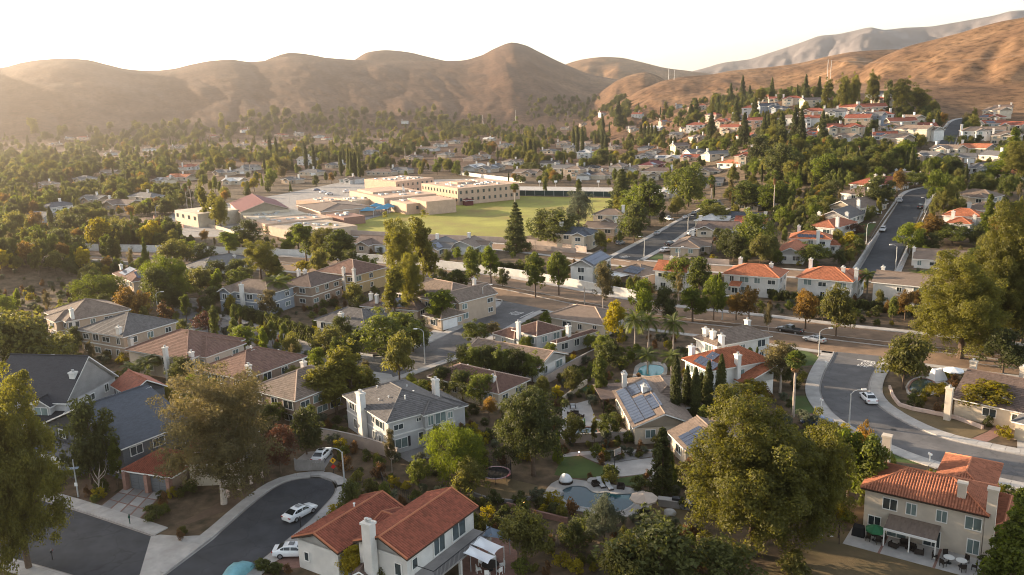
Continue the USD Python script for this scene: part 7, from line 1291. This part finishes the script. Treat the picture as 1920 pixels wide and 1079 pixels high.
for row in '''grey street lamp at the head of the cul de sac;648;932;848;624;842
street lamp on the curve beside the white saloon;1592;796;739;1611;735
street lamp at the top of the middle street before the willow tree;335;566;511;340;507
street lamp before the tan two-storey house at the middle street;297;592;552;306;546
street lamp at the middle street corner before the dark round tree;797;683;622;783;617
street lamp at the mouth of the middle street by the boulevard;907;595;539;919;535
street lamp on the boulevard corner above the silver saloon;1535;669;622;1551;622
straight lamp post by the giant pines at the right edge;1894;626;579;1898;579
street lamp at the foot of the hill street beside the green trees;1679;509;463;1667;463
street lamp on the left pavement of the hill street by the white van;1624;458;421;1634;421
street lamp on the right pavement of the hill street by the black car;1734;400;378;1728;377
street lamp at the mouth of the straight street;1208;481;447;1200;445
street lamp halfway up the straight street;1290;434;408;1296;407
street lamp on the curved street corner lawn by the boulevard verge;1402;590;560;1410;560
short street lamp behind the bright orange gable roof;1273;497;470;1277;469
street lamp on the far verge in front of the orange hip roof;1354;600;562;1360;561
tall lamp in the school car park left of the tall pines;293;408;393;296;393
left hand lamp of the pair by the school canteen;543;380;362;545;362'''.split('\n'):
    lb, *q = row.split(';'); q = list(map(float, q)); lamp(lb, q[:2], q[2], q[3:])
def pole(label, b, vt, matname='wood', arm=True, r=.16, dirn=0.0, name='utility_pole'):
    p = at(*b); h = height_to(p, vt); t = thing(name, label, 'utility pole', p, dirn); obj('pole', MB().tube([(0, 0, -.3), (0, 0, h)], [r, r * .7], 7), matname, t, uv=False)
    if arm: obj('crossarm', MB().box((-1.3, -.07, h - .9), (1.3, .07, h - .72)), matname, t, uv=False)
    return p + [0, 0, h - .7], p
pole('pale wooden pole behind the brown ranch roof by the boulevard', (1096, 572), 538, 'bark_pale', False)
pole('wooden pole beside the autumn tree at the hill street bend', (1680, 370), 333); pole('wooden pole at the end of the hill street bend', (1741, 352), 322); pole('short post with a box by the field wall', (1005, 470), 450, 'bark_pale', False)
pole('tall thin pole in the far valley under the pointed hill', (967, 232), 207, 'galv', False, .3); pole('tall thin pole in the far valley left of the pointed hill', (906, 236), 216, 'galv', False, .3); pole('thin pole by the canyon mouth trees', (1065, 222), 209, 'galv', False, .3)
tops = []
for lb, b, vt in (('left hand power pole on the lit grassy knob', (1254, 150), 128), ('right hand power pole on the lit grassy knob', (1264, 150), 131), ('left hand tall power pole on the hilltop among the pines', (1551, 152), 112), ('right hand tall power pole on the hilltop among the pines', (1557, 152), 113)):
    tops.append(pole(lb, b, vt, 'galv', True, .38)[0])
mat('wire', (0.16, 0.14, 0.13), .6, None, 0)
def wires(label, a, b, sag, off=((-1.5, 0), (0, .6), (1.5, 0))):
    t = thing('power_line', label, 'power line', a)
    for o, z in off:
        s = np.linspace(0, 1, 25)[:, None]; P = (b - a) * s + [0, o * 2, z] - np.array([0, 0, 1.0]) * sag * 4 * s * (1 - s); obj('wire', MB().tube(P, .045, 4), 'wire', t, uv=False)
wires('power lines strung between the grassy knob and the hilltop poles', tops[1], tops[2], 9); wires('power lines running right from the hilltop poles past the bare hill', tops[3], np.array([560.0, 640.0, 92.0]), 12)
# ------------------------------------------------------------------ road lettering and lines
def roadtext(text, pa, pb, length, off, flip=False):
    a, b = at(*pa), at(*pb); ex = (b - a)[:2]; w = np.linalg.norm(ex); ex /= w; m = meshkit.text_mesh(text, 1.0, .002, True); top = m.faces[(np.array(m.vertices)[m.faces][:, :, 2] > .001).all(1)]; v = np.array(m.vertices); v = v[:, :2] - v[:, :2].min(0); v *= np.array([w / v[:, 0].max(), length / v[:, 1].max()]); ey = np.array([-ex[1], ex[0]])
    if flip: v = np.array([w, length]) - v
    P = a[:2] + v[:, :1] * ex + v[:, 1:] * ey; obj('stop_lettering', MB().add(np.c_[P, ground(P[:, 0], P[:, 1]) + off], top), 'road_paint', kind='structure', uv=False)
roadtext('STOP', (1605, 686), (1628, 690.5), 4.0, .022); roadtext('STOP', (1160, 482.5), (1172, 484), 3.2, .02, True); roadtext('STOP', (968, 592), (984, 587), 3.0, .022, True)
def line(a, b, w, off, matname='road_paint', name='road_line'):
    p, q = at(*a)[:2], at(*b)[:2]; drape(name, LineString([p, q]).buffer(w / 2, cap_style=2), matname, off)
line((1607, 674.5), (1641, 679), .35, .024); line((1152, 487), (1182, 491), .3, .022); line((1600, 504), (1690, 372), .12, .1); line((975, 596), (1000, 585), .3, .022)
for k in range(10):
    for f in (.21, .79):
        i = 20 + k * 12
        if i + 2 < len(_bf): P = offs(_bf, BLW * f)[i:i + 2]; obj('lane_dash', MB().prism(LineString(P).buffer(.08, cap_style=2), 0, .014, ground), 'road_paint', kind='structure', uv=False)
mh = at(1675, 806); obj('manhole_cover', MB().lathe([(.42, .018), (0, .019)], mh, 14), 'dark_metal', kind='structure', uv=False)
# ------------------------------------------------------------------ signs, bins, mailboxes
mat('sign_yellow', (0.75, 0.38, 0.02), .5, None, 0); mat('sign_red', (0.5, 0.02, 0.02), .5, None, 0); mat('sign_blue', (0.30, 0.36, 0.45), .5, None, 0)
p = at(626, 888); t = thing('road_end_sign', 'yellow diamond road end sign above a red diamond marker by the cul de sac', 'sign', p); yw = math.atan2(-p[1], -p[0]) + math.pi / 2
obj('post', MB().box((-.04, -.04, 0), (.04, .04, 2.3)), 'dark_metal', t, uv=False)
def diamond(s, z, y): c, q = math.cos(yw), math.sin(yw); P = [(0, y, z - s), (s, y, z), (0, y, z + s), (-s, y, z)]; return MB().add([(x * c - yy * q, x * q + yy * c, zz) for x, yy, zz in P] + [(x * c - (yy + .03) * q, x * q + (yy + .03) * c, zz) for x, yy, zz in P], [[0, 1, 2, 3], [7, 6, 5, 4], [0, 4, 5, 1], [1, 5, 6, 2], [2, 6, 7, 3], [3, 7, 4, 0]])
sp = obj('diamond_panel', diamond(.46, 1.95, -.08), 'sign_yellow', t, uv=False); obj('marker_panel', diamond(.36, 1.05, -.08), 'sign_red', t, uv=False)
c, q = math.cos(yw), math.sin(yw); ar = [(-.08, -.18), (.08, -.18), (.08, .05), (.2, .05), (0, .26), (-.2, .05), (-.08, .05)]; obj('arrow', MB().add([(x * c + .095 * q, x * q - .095 * c, 1.95 + z) for x, z in ar], [[0, 1, 2], [0, 2, 6], [2, 3, 4], [2, 4, 6], [6, 4, 5]]), 'dark_metal', sp, uv=False)
p = at(147, 932); t = thing('street_name_post', 'pale pole with street name blade in front of the slate roofed house', 'street sign', p); h = height_to(p, 862); obj('pole', MB().tube([(0, 0, 0), (0, 0, h)], [.11, .07], 8), 'galv', t, uv=False); obj('name_blade', MB().box((-.75, -.02, h * .74), (.6, .02, h * .74 + .32), .2), 'sign_blue', t, uv=False); obj('notice_plate', MB().box((-.2, -.16, h * .30), (.2, -.12, h * .30 + .5)), 'trim', t, uv=False)
def bin_(label, uv, col):
    p = at(*uv); t = thing('wheelie_bin', label, 'bin', p, .6); obj('tub', MB().add([(-.25, -.3, 0), (.25, -.3, 0), (.25, .3, 0), (-.25, .3, 0), (-.32, -.38, .95), (.32, -.38, .95), (.32, .38, .95), (-.32, .38, .95)], [[0, 1, 5, 4], [1, 2, 6, 5], [2, 3, 7, 6], [3, 0, 4, 7], [3, 2, 1, 0]]), col, t, uv=False); obj('lid', MB().add([(-.34, -.42, .95), (.34, -.42, .95), (.34, .4, .95), (-.34, .4, .95), (-.3, -.36, 1.05), (.3, -.36, 1.05), (.3, .34, 1.1), (-.3, .34, 1.1)], [[0, 1, 5, 4], [1, 2, 6, 5], [2, 3, 7, 6], [3, 0, 4, 7], [4, 5, 6, 7]]), col, t, uv=False)
    for s in (-.24, .24): obj('wheel', MB().tube([(s - .03, .34, .1), (s + .03, .34, .1)], .1, 8), 'tyre', t, uv=False)
mat('bin_blue', (0.02, 0.09, 0.30), .5, None, 0); mat('bin_green', (0.015, 0.06, 0.04), .5, None, 0); bin_('blue wheelie bin by the brick pillars of the red garage', (256, 912), 'bin_blue'); bin_('dark green wheelie bin beside the blue one', (247, 908), 'bin_green')
def mailbox(label, uv, col='trim'):
    p = at(*uv); t = thing('mailbox', label, 'mailbox', p, .4); obj('post', MB().box((-.05, -.05, 0), (.05, .05, 1.0)), col, t, uv=False); m = MB(); an = np.linspace(0, math.pi, 7); pr = [(-.12, 1.0)] + [(-.12 * math.cos(a), 1.16 + .12 * math.sin(a)) for a in an] + [(.12, 1.0)]
    n = len(pr); v = [(x, y, z) for y in (-.28, .28) for x, z in pr]; m.add(v, [[i, (i + 1) % n, n + (i + 1) % n, n + i] for i in range(n)]); m.add(v[:n], [[0, i, i + 1] for i in range(1, n - 1)]); m.add(v[n:], [[0, i + 1, i] for i in range(1, n - 1)]); obj('box', m, col, t, uv=False); obj('flag', MB().box((.12, -.05, 1.1), (.14, .0, 1.32)), 'sign_red', t, uv=False)
mailbox('green mailbox on the pavement before the slab driveway', (244, 984), 'bin_green'); mailbox('white mailbox on the curved street pavement nearest the fan palm', (1540, 762)); mailbox('white mailbox on the pavement by the boulevard corner lawn', (1549, 690)); mailbox('white mailbox by the kerb before the terracotta house', (1743, 866)); mailbox('dark mailbox at the kerb beside the white saloon in the cul de sac', (564, 988), 'dark_metal'); mailbox('dark mailbox at the lower left pavement', (99, 1050), 'dark_metal')
p = at(540, 1079)
a, b = at(554, 882), at(608, 884); t = thing('yard_gate', 'pale grey slatted gate closing the parking pad at the cul de sac', 'gate', a, math.atan2(b[1] - a[1], b[0] - a[0])); L = np.linalg.norm((b - a)[:2]); n = 18
for k in range(n): obj('slat', MB().box((k * L / n + .02, -.03, .08), ((k + 1) * L / n - .02, .03, 1.65)), 'concrete_dark', t, uv=False)
for z in (.3, 1.4): obj('rail', MB().box((0, .03, z), (L, .09, z + .1)), 'concrete_dark', t, uv=False)
for x in (0, L / 2, L): obj('post', MB().box((x - .08, -.05, 0), (x + .08, .12, 1.8)), 'concrete_dark', t, uv=False)
for k, (u, v) in enumerate(((428, 932), (449, 919), (471, 907), (491, 895))):
    p = at(u, v); t = thing('stone_pedestal', ('first', 'second', 'third', 'fourth')[k] + ' from the left of the pink stone pedestals along the gum tree bed', 'pedestal', p, group='pink stone pedestals in the gum tree bed'); obj('column', MB().lathe([(.28, 0), (.28, .1), (.18, .18), (.16, .6), (.26, .7), (.26, .78), (0, .78)], (0, 0, 0), 8), 'wall_pinkish', t, uv=False); obj('bowl', MB().lathe([(.12, .78), (.34, .98), (.34, 1.04), (0, .95)], (0, 0, 0), 8), 'wall_pinkish', t, uv=False)
# ------------------------------------------------------------------ garden furniture
mat('cushion', (0.50, 0.50, 0.50), .85, None, .1, 3.0); mat('wicker', (0.03, 0.022, 0.018), .8, None, .3, 12); mat('sail_white', (0.74, 0.74, 0.75), .8, None, .06, 1.0); mat('sail_blue', (0.20, 0.25, 0.31), .8, None, .08, 1.0); mat('parasol_beige', (0.42, 0.34, 0.28), .85, None, .1, 1.0); mat('parasol_green', (0.03, 0.14, 0.06), .8, None, .1, 1.0); mat('net', (0.012, 0.012, 0.014), .9, None, 0)
def lounger(label, uv, rz, group=None):
    p = at(*uv); t = thing('sun_lounger', label, 'sun lounger', p, rz, group); obj('frame', MB().box((-.33, -.95, .22), (.33, .6, .3)), 'wicker', t, uv=False); obj('mattress', MB().box((-.3, -.9, .3), (.3, .25, .4)), 'cushion', t, uv=False); obj('backrest', MB().quad((-.32, .22, .32), (.32, .22, .32), (.32, .95, .95), (-.32, .95, .95)).quad((-.32, .29, .30), (-.32, 1.02, .93), (.32, 1.02, .93), (.32, .29, .30)).quad((-.32, .95, .95), (.32, .95, .95), (.32, 1.02, .93), (-.32, 1.02, .93)), 'cushion', t, uv=False)
    for x in (-.28, .28):
        for y in (-.85, .5): obj('leg', MB().box((x - .03, y - .03, 0), (x + .03, y + .03, .22)), 'wicker', t, uv=False)
lounger('left hand sun lounger behind the freeform pool', (1127, 912), .25, 'loungers behind the freeform pool'); lounger('right hand sun lounger behind the freeform pool', (1142, 916), .25, 'loungers behind the freeform pool')
def chair(label, uv, rz=0, col='wicker', seat=None, group=None, s=1.0, loc=None, low=False):
    p = at(*uv) if loc is None else loc; t = thing('garden_chair', label, 'chair', p, rz, group); h = .36 if low else .45; w = .38 if low else .26
    obj('seat', MB().box((-w, -w, h - .06 if not low else .12), (w, w, h)), seat or col, t, uv=False); obj('backrest', MB().box((-w, w - .06, h), (w, w + .02, .92 if not low else .75)), seat or col, t, uv=False)
    if low: [obj('armrest', MB().box((x, -w, .1), (x + .12, w, .58)), col, t, uv=False) for x in (-w - .1, w - .02)]
    else: [obj('leg', MB().box((x - .025, y - .025, 0), (x + .025, y + .025, h - .06)), col, t, uv=False) for x in (-w + .03, w - .03) for y in (-w + .03, w - .03)]
def table(label, uv, r=.7, top='trim', loc=None):
    p = at(*uv) if loc is None else loc; t = thing('garden_table', label, 'table', p); obj('table_top', MB().lathe([(0, .68), (r, .68), (r, .74), (0, .745)], (0, 0, 0), 16), top, t, uv=False); obj('pedestal', MB().lathe([(.3, 0), (.3, .05), (.06, .1), (.06, .68)], (0, 0, 0), 8), 'dark_metal', t, uv=False)
def parasol(label, uv, r, h, col, closed=False, loc=None):
    p = at(*uv) if loc is None else loc; t = thing('garden_parasol', label, 'parasol', p); obj('pole', MB().tube([(0, 0, 0), (0, 0, h)], .03, 6), 'galv', t, uv=False); obj('base', MB().lathe([(.28, 0), (.28, .08), (0, .1)], (0, 0, 0), 10), 'dark_metal', t, uv=False)
    if closed: obj('canopy', MB().lathe([(.05, h * .45), (.16, h * .5), (.12, h * .8), (0, h)], (0, 0, 0), 8), col, t, uv=False); return
    n = 8; an = np.arange(n) * 2 * math.pi / n; v = [(0, 0, h)] + [(r * math.cos(a), r * math.sin(a), h - .55) for a in an] + [(r * math.cos(a), r * math.sin(a), h - .75) for a in an]; f = [[0, 1 + i, 1 + (i + 1) % n] for i in range(n)]; m = MB().add(v, f); m.add(v, [[1 + i, 9 + i, 9 + (i + 1) % n, 1 + (i + 1) % n] for i in range(n)]); obj('canopy', m, col, t, uv=False)
    for a in an: obj('rib', MB().tube([(0, 0, h - .05), (r * math.cos(a) * .98, r * math.sin(a) * .98, h - .58)], .012, 4), 'dark_metal', t, uv=False)
parasol('beige garden parasol at the right end of the freeform pool', (1207, 962), 1.75, 2.6, 'parasol_beige'); table('dark round table under the beige parasol', (1211, 966), .6, 'wicker'); parasol('closed green parasol beside the rectangular pool', (1096, 812), .3, 2.6, 'parasol_green', True); parasol('large white garden umbrella by the kidney pool', (1786, 716), 1.7, 2.7, 'sail_white')
p = at(1061, 906); t = thing('canopy_daybed', 'round daybed with white half dome canopy at the pool corner', 'daybed', p, 2.6); obj('base', MB().lathe([(0, .1), (.95, .1), (.95, .4), (0, .42)], (0, 0, 0), 16), 'wicker', t, uv=False); obj('mattress', MB().lathe([(0, .42), (.9, .42), (.9, .55), (0, .56)], (0, 0, 0), 16), 'cushion', t, uv=False)
m = MB(); an = np.linspace(-.2, math.pi + .2, 11); el = np.linspace(0.05, 1.45, 7); v = [(.85 * math.cos(a) * math.cos(e), .85 * math.sin(a) * math.cos(e), .5 + .9 * math.sin(e)) for e in el for a in an]; m.add(v, [[i * 11 + j, i * 11 + j + 1, (i + 1) * 11 + j + 1, (i + 1) * 11 + j] for i in range(6) for j in range(10)]); obj('canopy', m, 'sail_white', t, smooth=True, uv=False)
chair('black wicker armchair left of the loungers', (1117, 912), .3, low=True); chair('black wicker armchair right of the loungers', (1164, 917), -.3, low=True)
for k, (u, v) in enumerate(((1042, 937), (1047, 928), (1256, 965), (1112, 905))):
    rng = np.random.default_rng(k + 3); s = trimesh.creation.icosphere(2, 1.0); w = s.vertices * (1 + .5 * (meshkit.noise(s.vertices * 1.4 + k * 7, k) - .5))[:, None] * [.75, .6, .5]; p = at(u, v); tag(obj('boulder', (w + p + [0, 0, .2], s.faces), 'concrete', smooth=False), ('largest grey boulder at the left end of the freeform pool', 'smaller grey boulder behind the left end of the pool', 'grey boulder by the barbecue counter', 'low grey rock behind the freeform pool')[k], 'boulder')
p = at(1268, 951); t = thing('barbecue_counter', 'grey outdoor barbecue counter right of the beige parasol', 'barbecue counter', p, -.35); obj('counter', MB().box((-2.2, -.45, 0), (2.2, .45, .9)), 'concrete_dark', t, uv=False); obj('worktop', MB().box((-2.3, -.5, .9), (2.3, .5, .98)), 'concrete', t, uv=False); obj('grill', MB().box((-.5, -.35, .98), (.5, .35, 1.3)), 'dark_metal', t, uv=False)
p = at(930, 897); t = thing('trampoline', 'round trampoline with black safety net beside the dark oak', 'trampoline', p); R = 2.1; obj('mat', MB().lathe([(0, .82), (R - .25, .82)], (0, 0, 0), 24), 'net', t, uv=False); obj('rim_pad', MB().lathe([(R - .28, .84), (R, .84), (R, .78), (R - .28, .78)], (0, 0, 0), 24), 'paint_red', t, uv=False)
for k in range(8): a = k * math.pi / 4; c, s = math.cos(a) * R, math.sin(a) * R; obj('net_pole', MB().tube([(c, s, 0), (c, s, 2.6)], .03, 6), 'dark_metal', t, uv=False)
m = MB()
for k in range(72): a = k * math.pi / 36; m.tube([(R * math.cos(a), R * math.sin(a), .85), (R * math.cos(a), R * math.sin(a), 2.5)], .012, 3, cap=False)
for z in np.linspace(.95, 2.5, 14): a = np.linspace(0, 2 * math.pi, 37); m.tube(np.c_[R * np.cos(a), R * np.sin(a), np.full(37, z)], .012, 3, cap=False)
tag(obj('safety_net', m, 'net', t, uv=False), kind='stuff')
p = at(1152, 886); t = thing('basketball_stand', 'portable basketball hoop on a dark base at the sports court edge', 'basketball hoop', p, -.9); obj('base', MB().box((-.6, -.4, 0), (.6, .4, .25)), 'dark_metal', t, uv=False); obj('post', MB().tube([(0, 0, .2), (.1, 0, 2.2), (.6, 0, 3.1)], .06, 6), 'dark_metal', t, uv=False); obj('backboard', MB().box((.6, -.65, 2.8), (.65, .65, 3.7)), 'concrete_dark', t, uv=False); a = np.linspace(0, 2 * math.pi, 13); obj('hoop_ring', MB().tube(np.c_[.9 + .23 * np.cos(a), .23 * np.sin(a), np.full(13, 3.05)], .02, 4, cap=False), 'paint_red', t, uv=False)
# dark patio roof and seating by the terrace pool
a, b, c_ = at(*K3([(640, 190)])[0]), at(*K3([(680, 262)])[0]), at(*K3([(775, 240)])[0])
t = thing('pergola', 'dark brown patio roof on posts left of the solar roofed house', 'pergola', a, math.atan2((b - a)[1], (b - a)[0])); L, Wd = float(np.linalg.norm((b - a)[:2])), 4.6
obj('roof', MB().box((-.3, -.4, 2.6), (L + .3, Wd, 2.75)), 'roof_brown', t)
for x in (0, L):
    for y in (0, Wd - .4): obj('post', MB().box((x - .08, y - .08, 0), (x + .08, y + .08, 2.6)), 'wood_dark', t, uv=False)
for k, (u, v) in enumerate(((1074, 766), (1080, 778), (1089, 784), (1070, 778))): chair(('grey patio armchair farthest back on the pool terrace', 'black patio chair at the middle of the terrace seating', 'black patio chair at the front right of the terrace seating', 'black patio chair at the front left of the terrace seating')[k], (u, v), k * 1.3, 'wicker', 'cushion' if k == 0 else None, low=True)
# shade sails and table behind the red tiled house
def sail(label, corners, col, sag=.35):
    P = np.array([at(u, v, h=z) for u, v, z in corners]); o = P.mean(0); o[2] = ground(o[0], o[1]); t = thing('shade_sail', label, 'shade sail', o); n = 9; s = np.linspace(0, 1, n); S, Tt = np.meshgrid(s, s, indexing='ij'); m4 = lambda q: P[0] * (1 - q[0]) * (1 - q[1]) + P[1] * q[0] * (1 - q[1]) + P[2] * q[0] * q[1] + P[3] * (1 - q[0]) * q[1]
    pin = 1 - .0 * S; G = np.array([[m4((.5 + (x - .5) * (1 - .12 * math.sin(math.pi * y)), .5 + (y - .5) * (1 - .12 * math.sin(math.pi * x)))) - [0, 0, sag * math.sin(math.pi * x) * math.sin(math.pi * y)] for y in s] for x in s]).reshape(-1, 3) - o
    i, j = np.meshgrid(np.arange(n - 1), np.arange(n - 1), indexing='ij'); f = np.stack([i * n + j, (i + 1) * n + j, (i + 1) * n + j + 1, i * n + j + 1], -1).reshape(-1, 4); obj('cloth', MB().add(G, f), col, t, smooth=True, uv=False)
    for q in P[1:3]: d = q - o; obj('post', MB().tube([(d[0], d[1], 0), (d[0], d[1], d[2] + .1)], .05, 6), 'galv', t, uv=False)
s2 = lambda x, y: (400 + x / 2.7036, 680 + y / 2.7036)
sail('nearer white shade sail behind the red tiled house', [(*s2(1262, 965), 3.0), (*s2(1300, 925), 3.2), (*s2(1432, 985), 2.9), (*s2(1392, 1022), 2.7)], 'sail_white'); sail('farther white shade sail behind the red tiled house', [(*s2(1303, 920), 3.2), (*s2(1345, 875), 3.4), (*s2(1472, 935), 3.1), (*s2(1425, 975), 2.9)], 'sail_white'); sail('blue grey shade sail beyond the two white ones', [(*s2(1362, 880), 2.8), (*s2(1385, 828), 3.0), (*s2(1500, 860), 2.8), (*s2(1510, 905), 2.6)], 'sail_blue')
tp = at(*s2(1405, 1052)); table('dark table with white chairs beyond the shade sails', None, .95, 'wicker', tp)
for k in range(6):
    a = k * math.pi / 3 + .3; chair(('white garden chair at the table', ) [0] + ' beyond the white shade sails', None, a - math.pi / 2, 'trim', group='white chairs around the shade sail table', loc=tp + [1.35 * math.cos(a), 1.35 * math.sin(a), .0])
# rear patio of the terracotta house
def hb(x, y): return HB.world(x * HB.W, y, .055)
p = hb(.03, -1.3); t = thing('covered_grill', 'black covered grill at the left end of the rear patio', 'grill', p, HB.rz); obj('cover', MB().add([(-.7, -.4, 0), (.7, -.4, 0), (.7, .4, 0), (-.7, .4, 0), (-.6, -.3, 1.1), (.6, -.3, 1.1), (.55, .3, 1.3), (-.55, .3, 1.3)], [[0, 1, 5, 4], [1, 2, 6, 5], [2, 3, 7, 6], [3, 0, 4, 7], [4, 5, 6, 7]]), 'net', t, uv=False); obj('wheel', MB().tube([(-.72, 0, .12), (-.66, 0, .12)], .12, 8), 'tyre', t, uv=False)
parasol('green parasol over the small table at the left of the rear patio', None, 1.1, 2.0, 'parasol_green', loc=hb(.17, -1.5)); table('small dark table under the green parasol', None, .5, 'wicker', hb(.165, -1.4))
for k, (x, y, r) in enumerate(((.12, -1.9, 0), (.21, -2.1, .4), (.235, -1.2, -1.2))): chair(('dark chair left of the green parasol', 'dark chair in front of the green parasol', 'dark chair right of the green parasol')[k], None, HB.rz + r, 'wicker', loc=hb(x, y))
for k, (x, y, r) in enumerate(((.33, -1.9, 2.9), (.40, -1.0, .2), (.46, -1.5, -.3), (.53, -1.9, 3.3))): chair(('dark wicker armchair', 'dark wicker armchair', 'dark wicker armchair', 'dark wicker armchair')[k] + ' ' + ('at the left front under', 'at the back under', 'in the middle under', 'at the right front under')[k] + ' the patio cover', None, HB.rz + r, 'wicker', low=True, loc=hb(x, y))
tp = hb(.80, -2.2)
for k, dx in enumerate((-.45, .55)): table(('left', 'right')[k] + ' white topped table in the dining set at the right of the rear patio', None, .55, 'trim', tp + np.array([*(HB.ex * dx * 1.2), 0]))
for k in range(6): a = k * math.pi / 3; q = tp + np.array([*(HB.ex * 1.9 * math.cos(a) + HB.ey * 1.15 * math.sin(a)), 0]); chair('dark chair around the white topped tables on the rear patio', None, HB.rz + a - math.pi / 2, 'wicker', group='dining chairs on the rear patio', loc=q)
p = at(1548, 1012); t = thing('swing_set', 'dark wooden swing frame on the lawn below the giant pine', 'swing set', p, -.3)
for x in (-1.4, 1.4):
    for y in (-.7, .7): obj('leg', MB().tube([(x, y, 0), (x, 0, 2.2)], .06, 6), 'wood_dark', t, uv=False)
obj('beam', MB().tube([(-1.5, 0, 2.2), (1.5, 0, 2.2)], .07, 6), 'wood_dark', t, uv=False)
for x in (-.6, .6): obj('swing_seat', MB().box((x - .25, -.1, .5), (x + .25, .1, .54)), 'trim', t, uv=False); [obj('rope', MB().tube([(x + d, 0, .54), (x + d, 0, 2.2)], .012, 4), 'dark_metal', t, uv=False) for d in (-.22, .22)]
# white cloth shelter by the kidney pool, lit garden lamps
p = at(1757, 712); t = thing('cloth_shelter', 'white draped cloth shelter behind the kidney pool', 'shelter', p, .3); obj('cloth', MB().add([(-1.4, -1, 0), (1.4, -1, 0), (1.4, 1, 0), (-1.4, 1, 0), (-.9, -.3, 1.9), (.8, -.2, 2.1), (.9, .5, 1.9), (-.8, .5, 2.0)], [[0, 1, 5, 4], [1, 2, 6, 5], [2, 3, 7, 6], [3, 0, 4, 7], [4, 5, 6, 7]]), 'sail_white', t, uv=False); obj('pole', MB().tube([(0, 0, 0), (0, 0, 2.2)], .04, 6), 'galv', t, uv=False)
LOOK['lamp_glow'] = usdkit.material(stage, '/World/Looks/lamp_glow', {'e': ('emission', {'color': (1.0, 0.45, 0.15), 'strength': 6.0})}, [], surface='e.emission')
for lb, uv in (('lit orange garden lamp on the path above the lawn', (1086, 855)), ('lit orange garden lamp on the shrub bank below the trampoline', (983, 950))):
    p = at(*uv); t = thing('garden_lamp', lb, 'garden lamp', p); obj('post', MB().tube([(0, 0, 0), (0, 0, .5)], .03, 6), 'dark_metal', t, uv=False); obj('bulb', (trimesh.creation.icosphere(1, .12).vertices + [0, 0, .6], trimesh.creation.icosphere(1, .12).faces), 'lamp_glow', t)
# rows of small rounded plants in the gravel bed
for k, (x, y) in enumerate(((660, 472), (697, 500), (730, 475), (768, 485), (815, 470), (862, 480), (888, 460), (700, 478), (745, 495), (605, 430), (520, 425), (745, 425), (690, 430))):
    q = at(*K3([(x, y)])[0]); plant(('grey_shrub', 'olive_shrub')[k % 2], q[0], q[1], 1.1, 1.3)
for u, v, s in ((1190, 778, 1.2), (1182, 802, 1.0), (1195, 812, 1.1)): q = at(u, v); plant('yellow_shrub', q[0], q[1], s, s * 1.2)
T('bare_tree', 187, 930, 872, 40, 'bare pale branched tree in the red mulch bed by the street sign'); T('round_tree', 1140, 822, 778, 40)
settle()
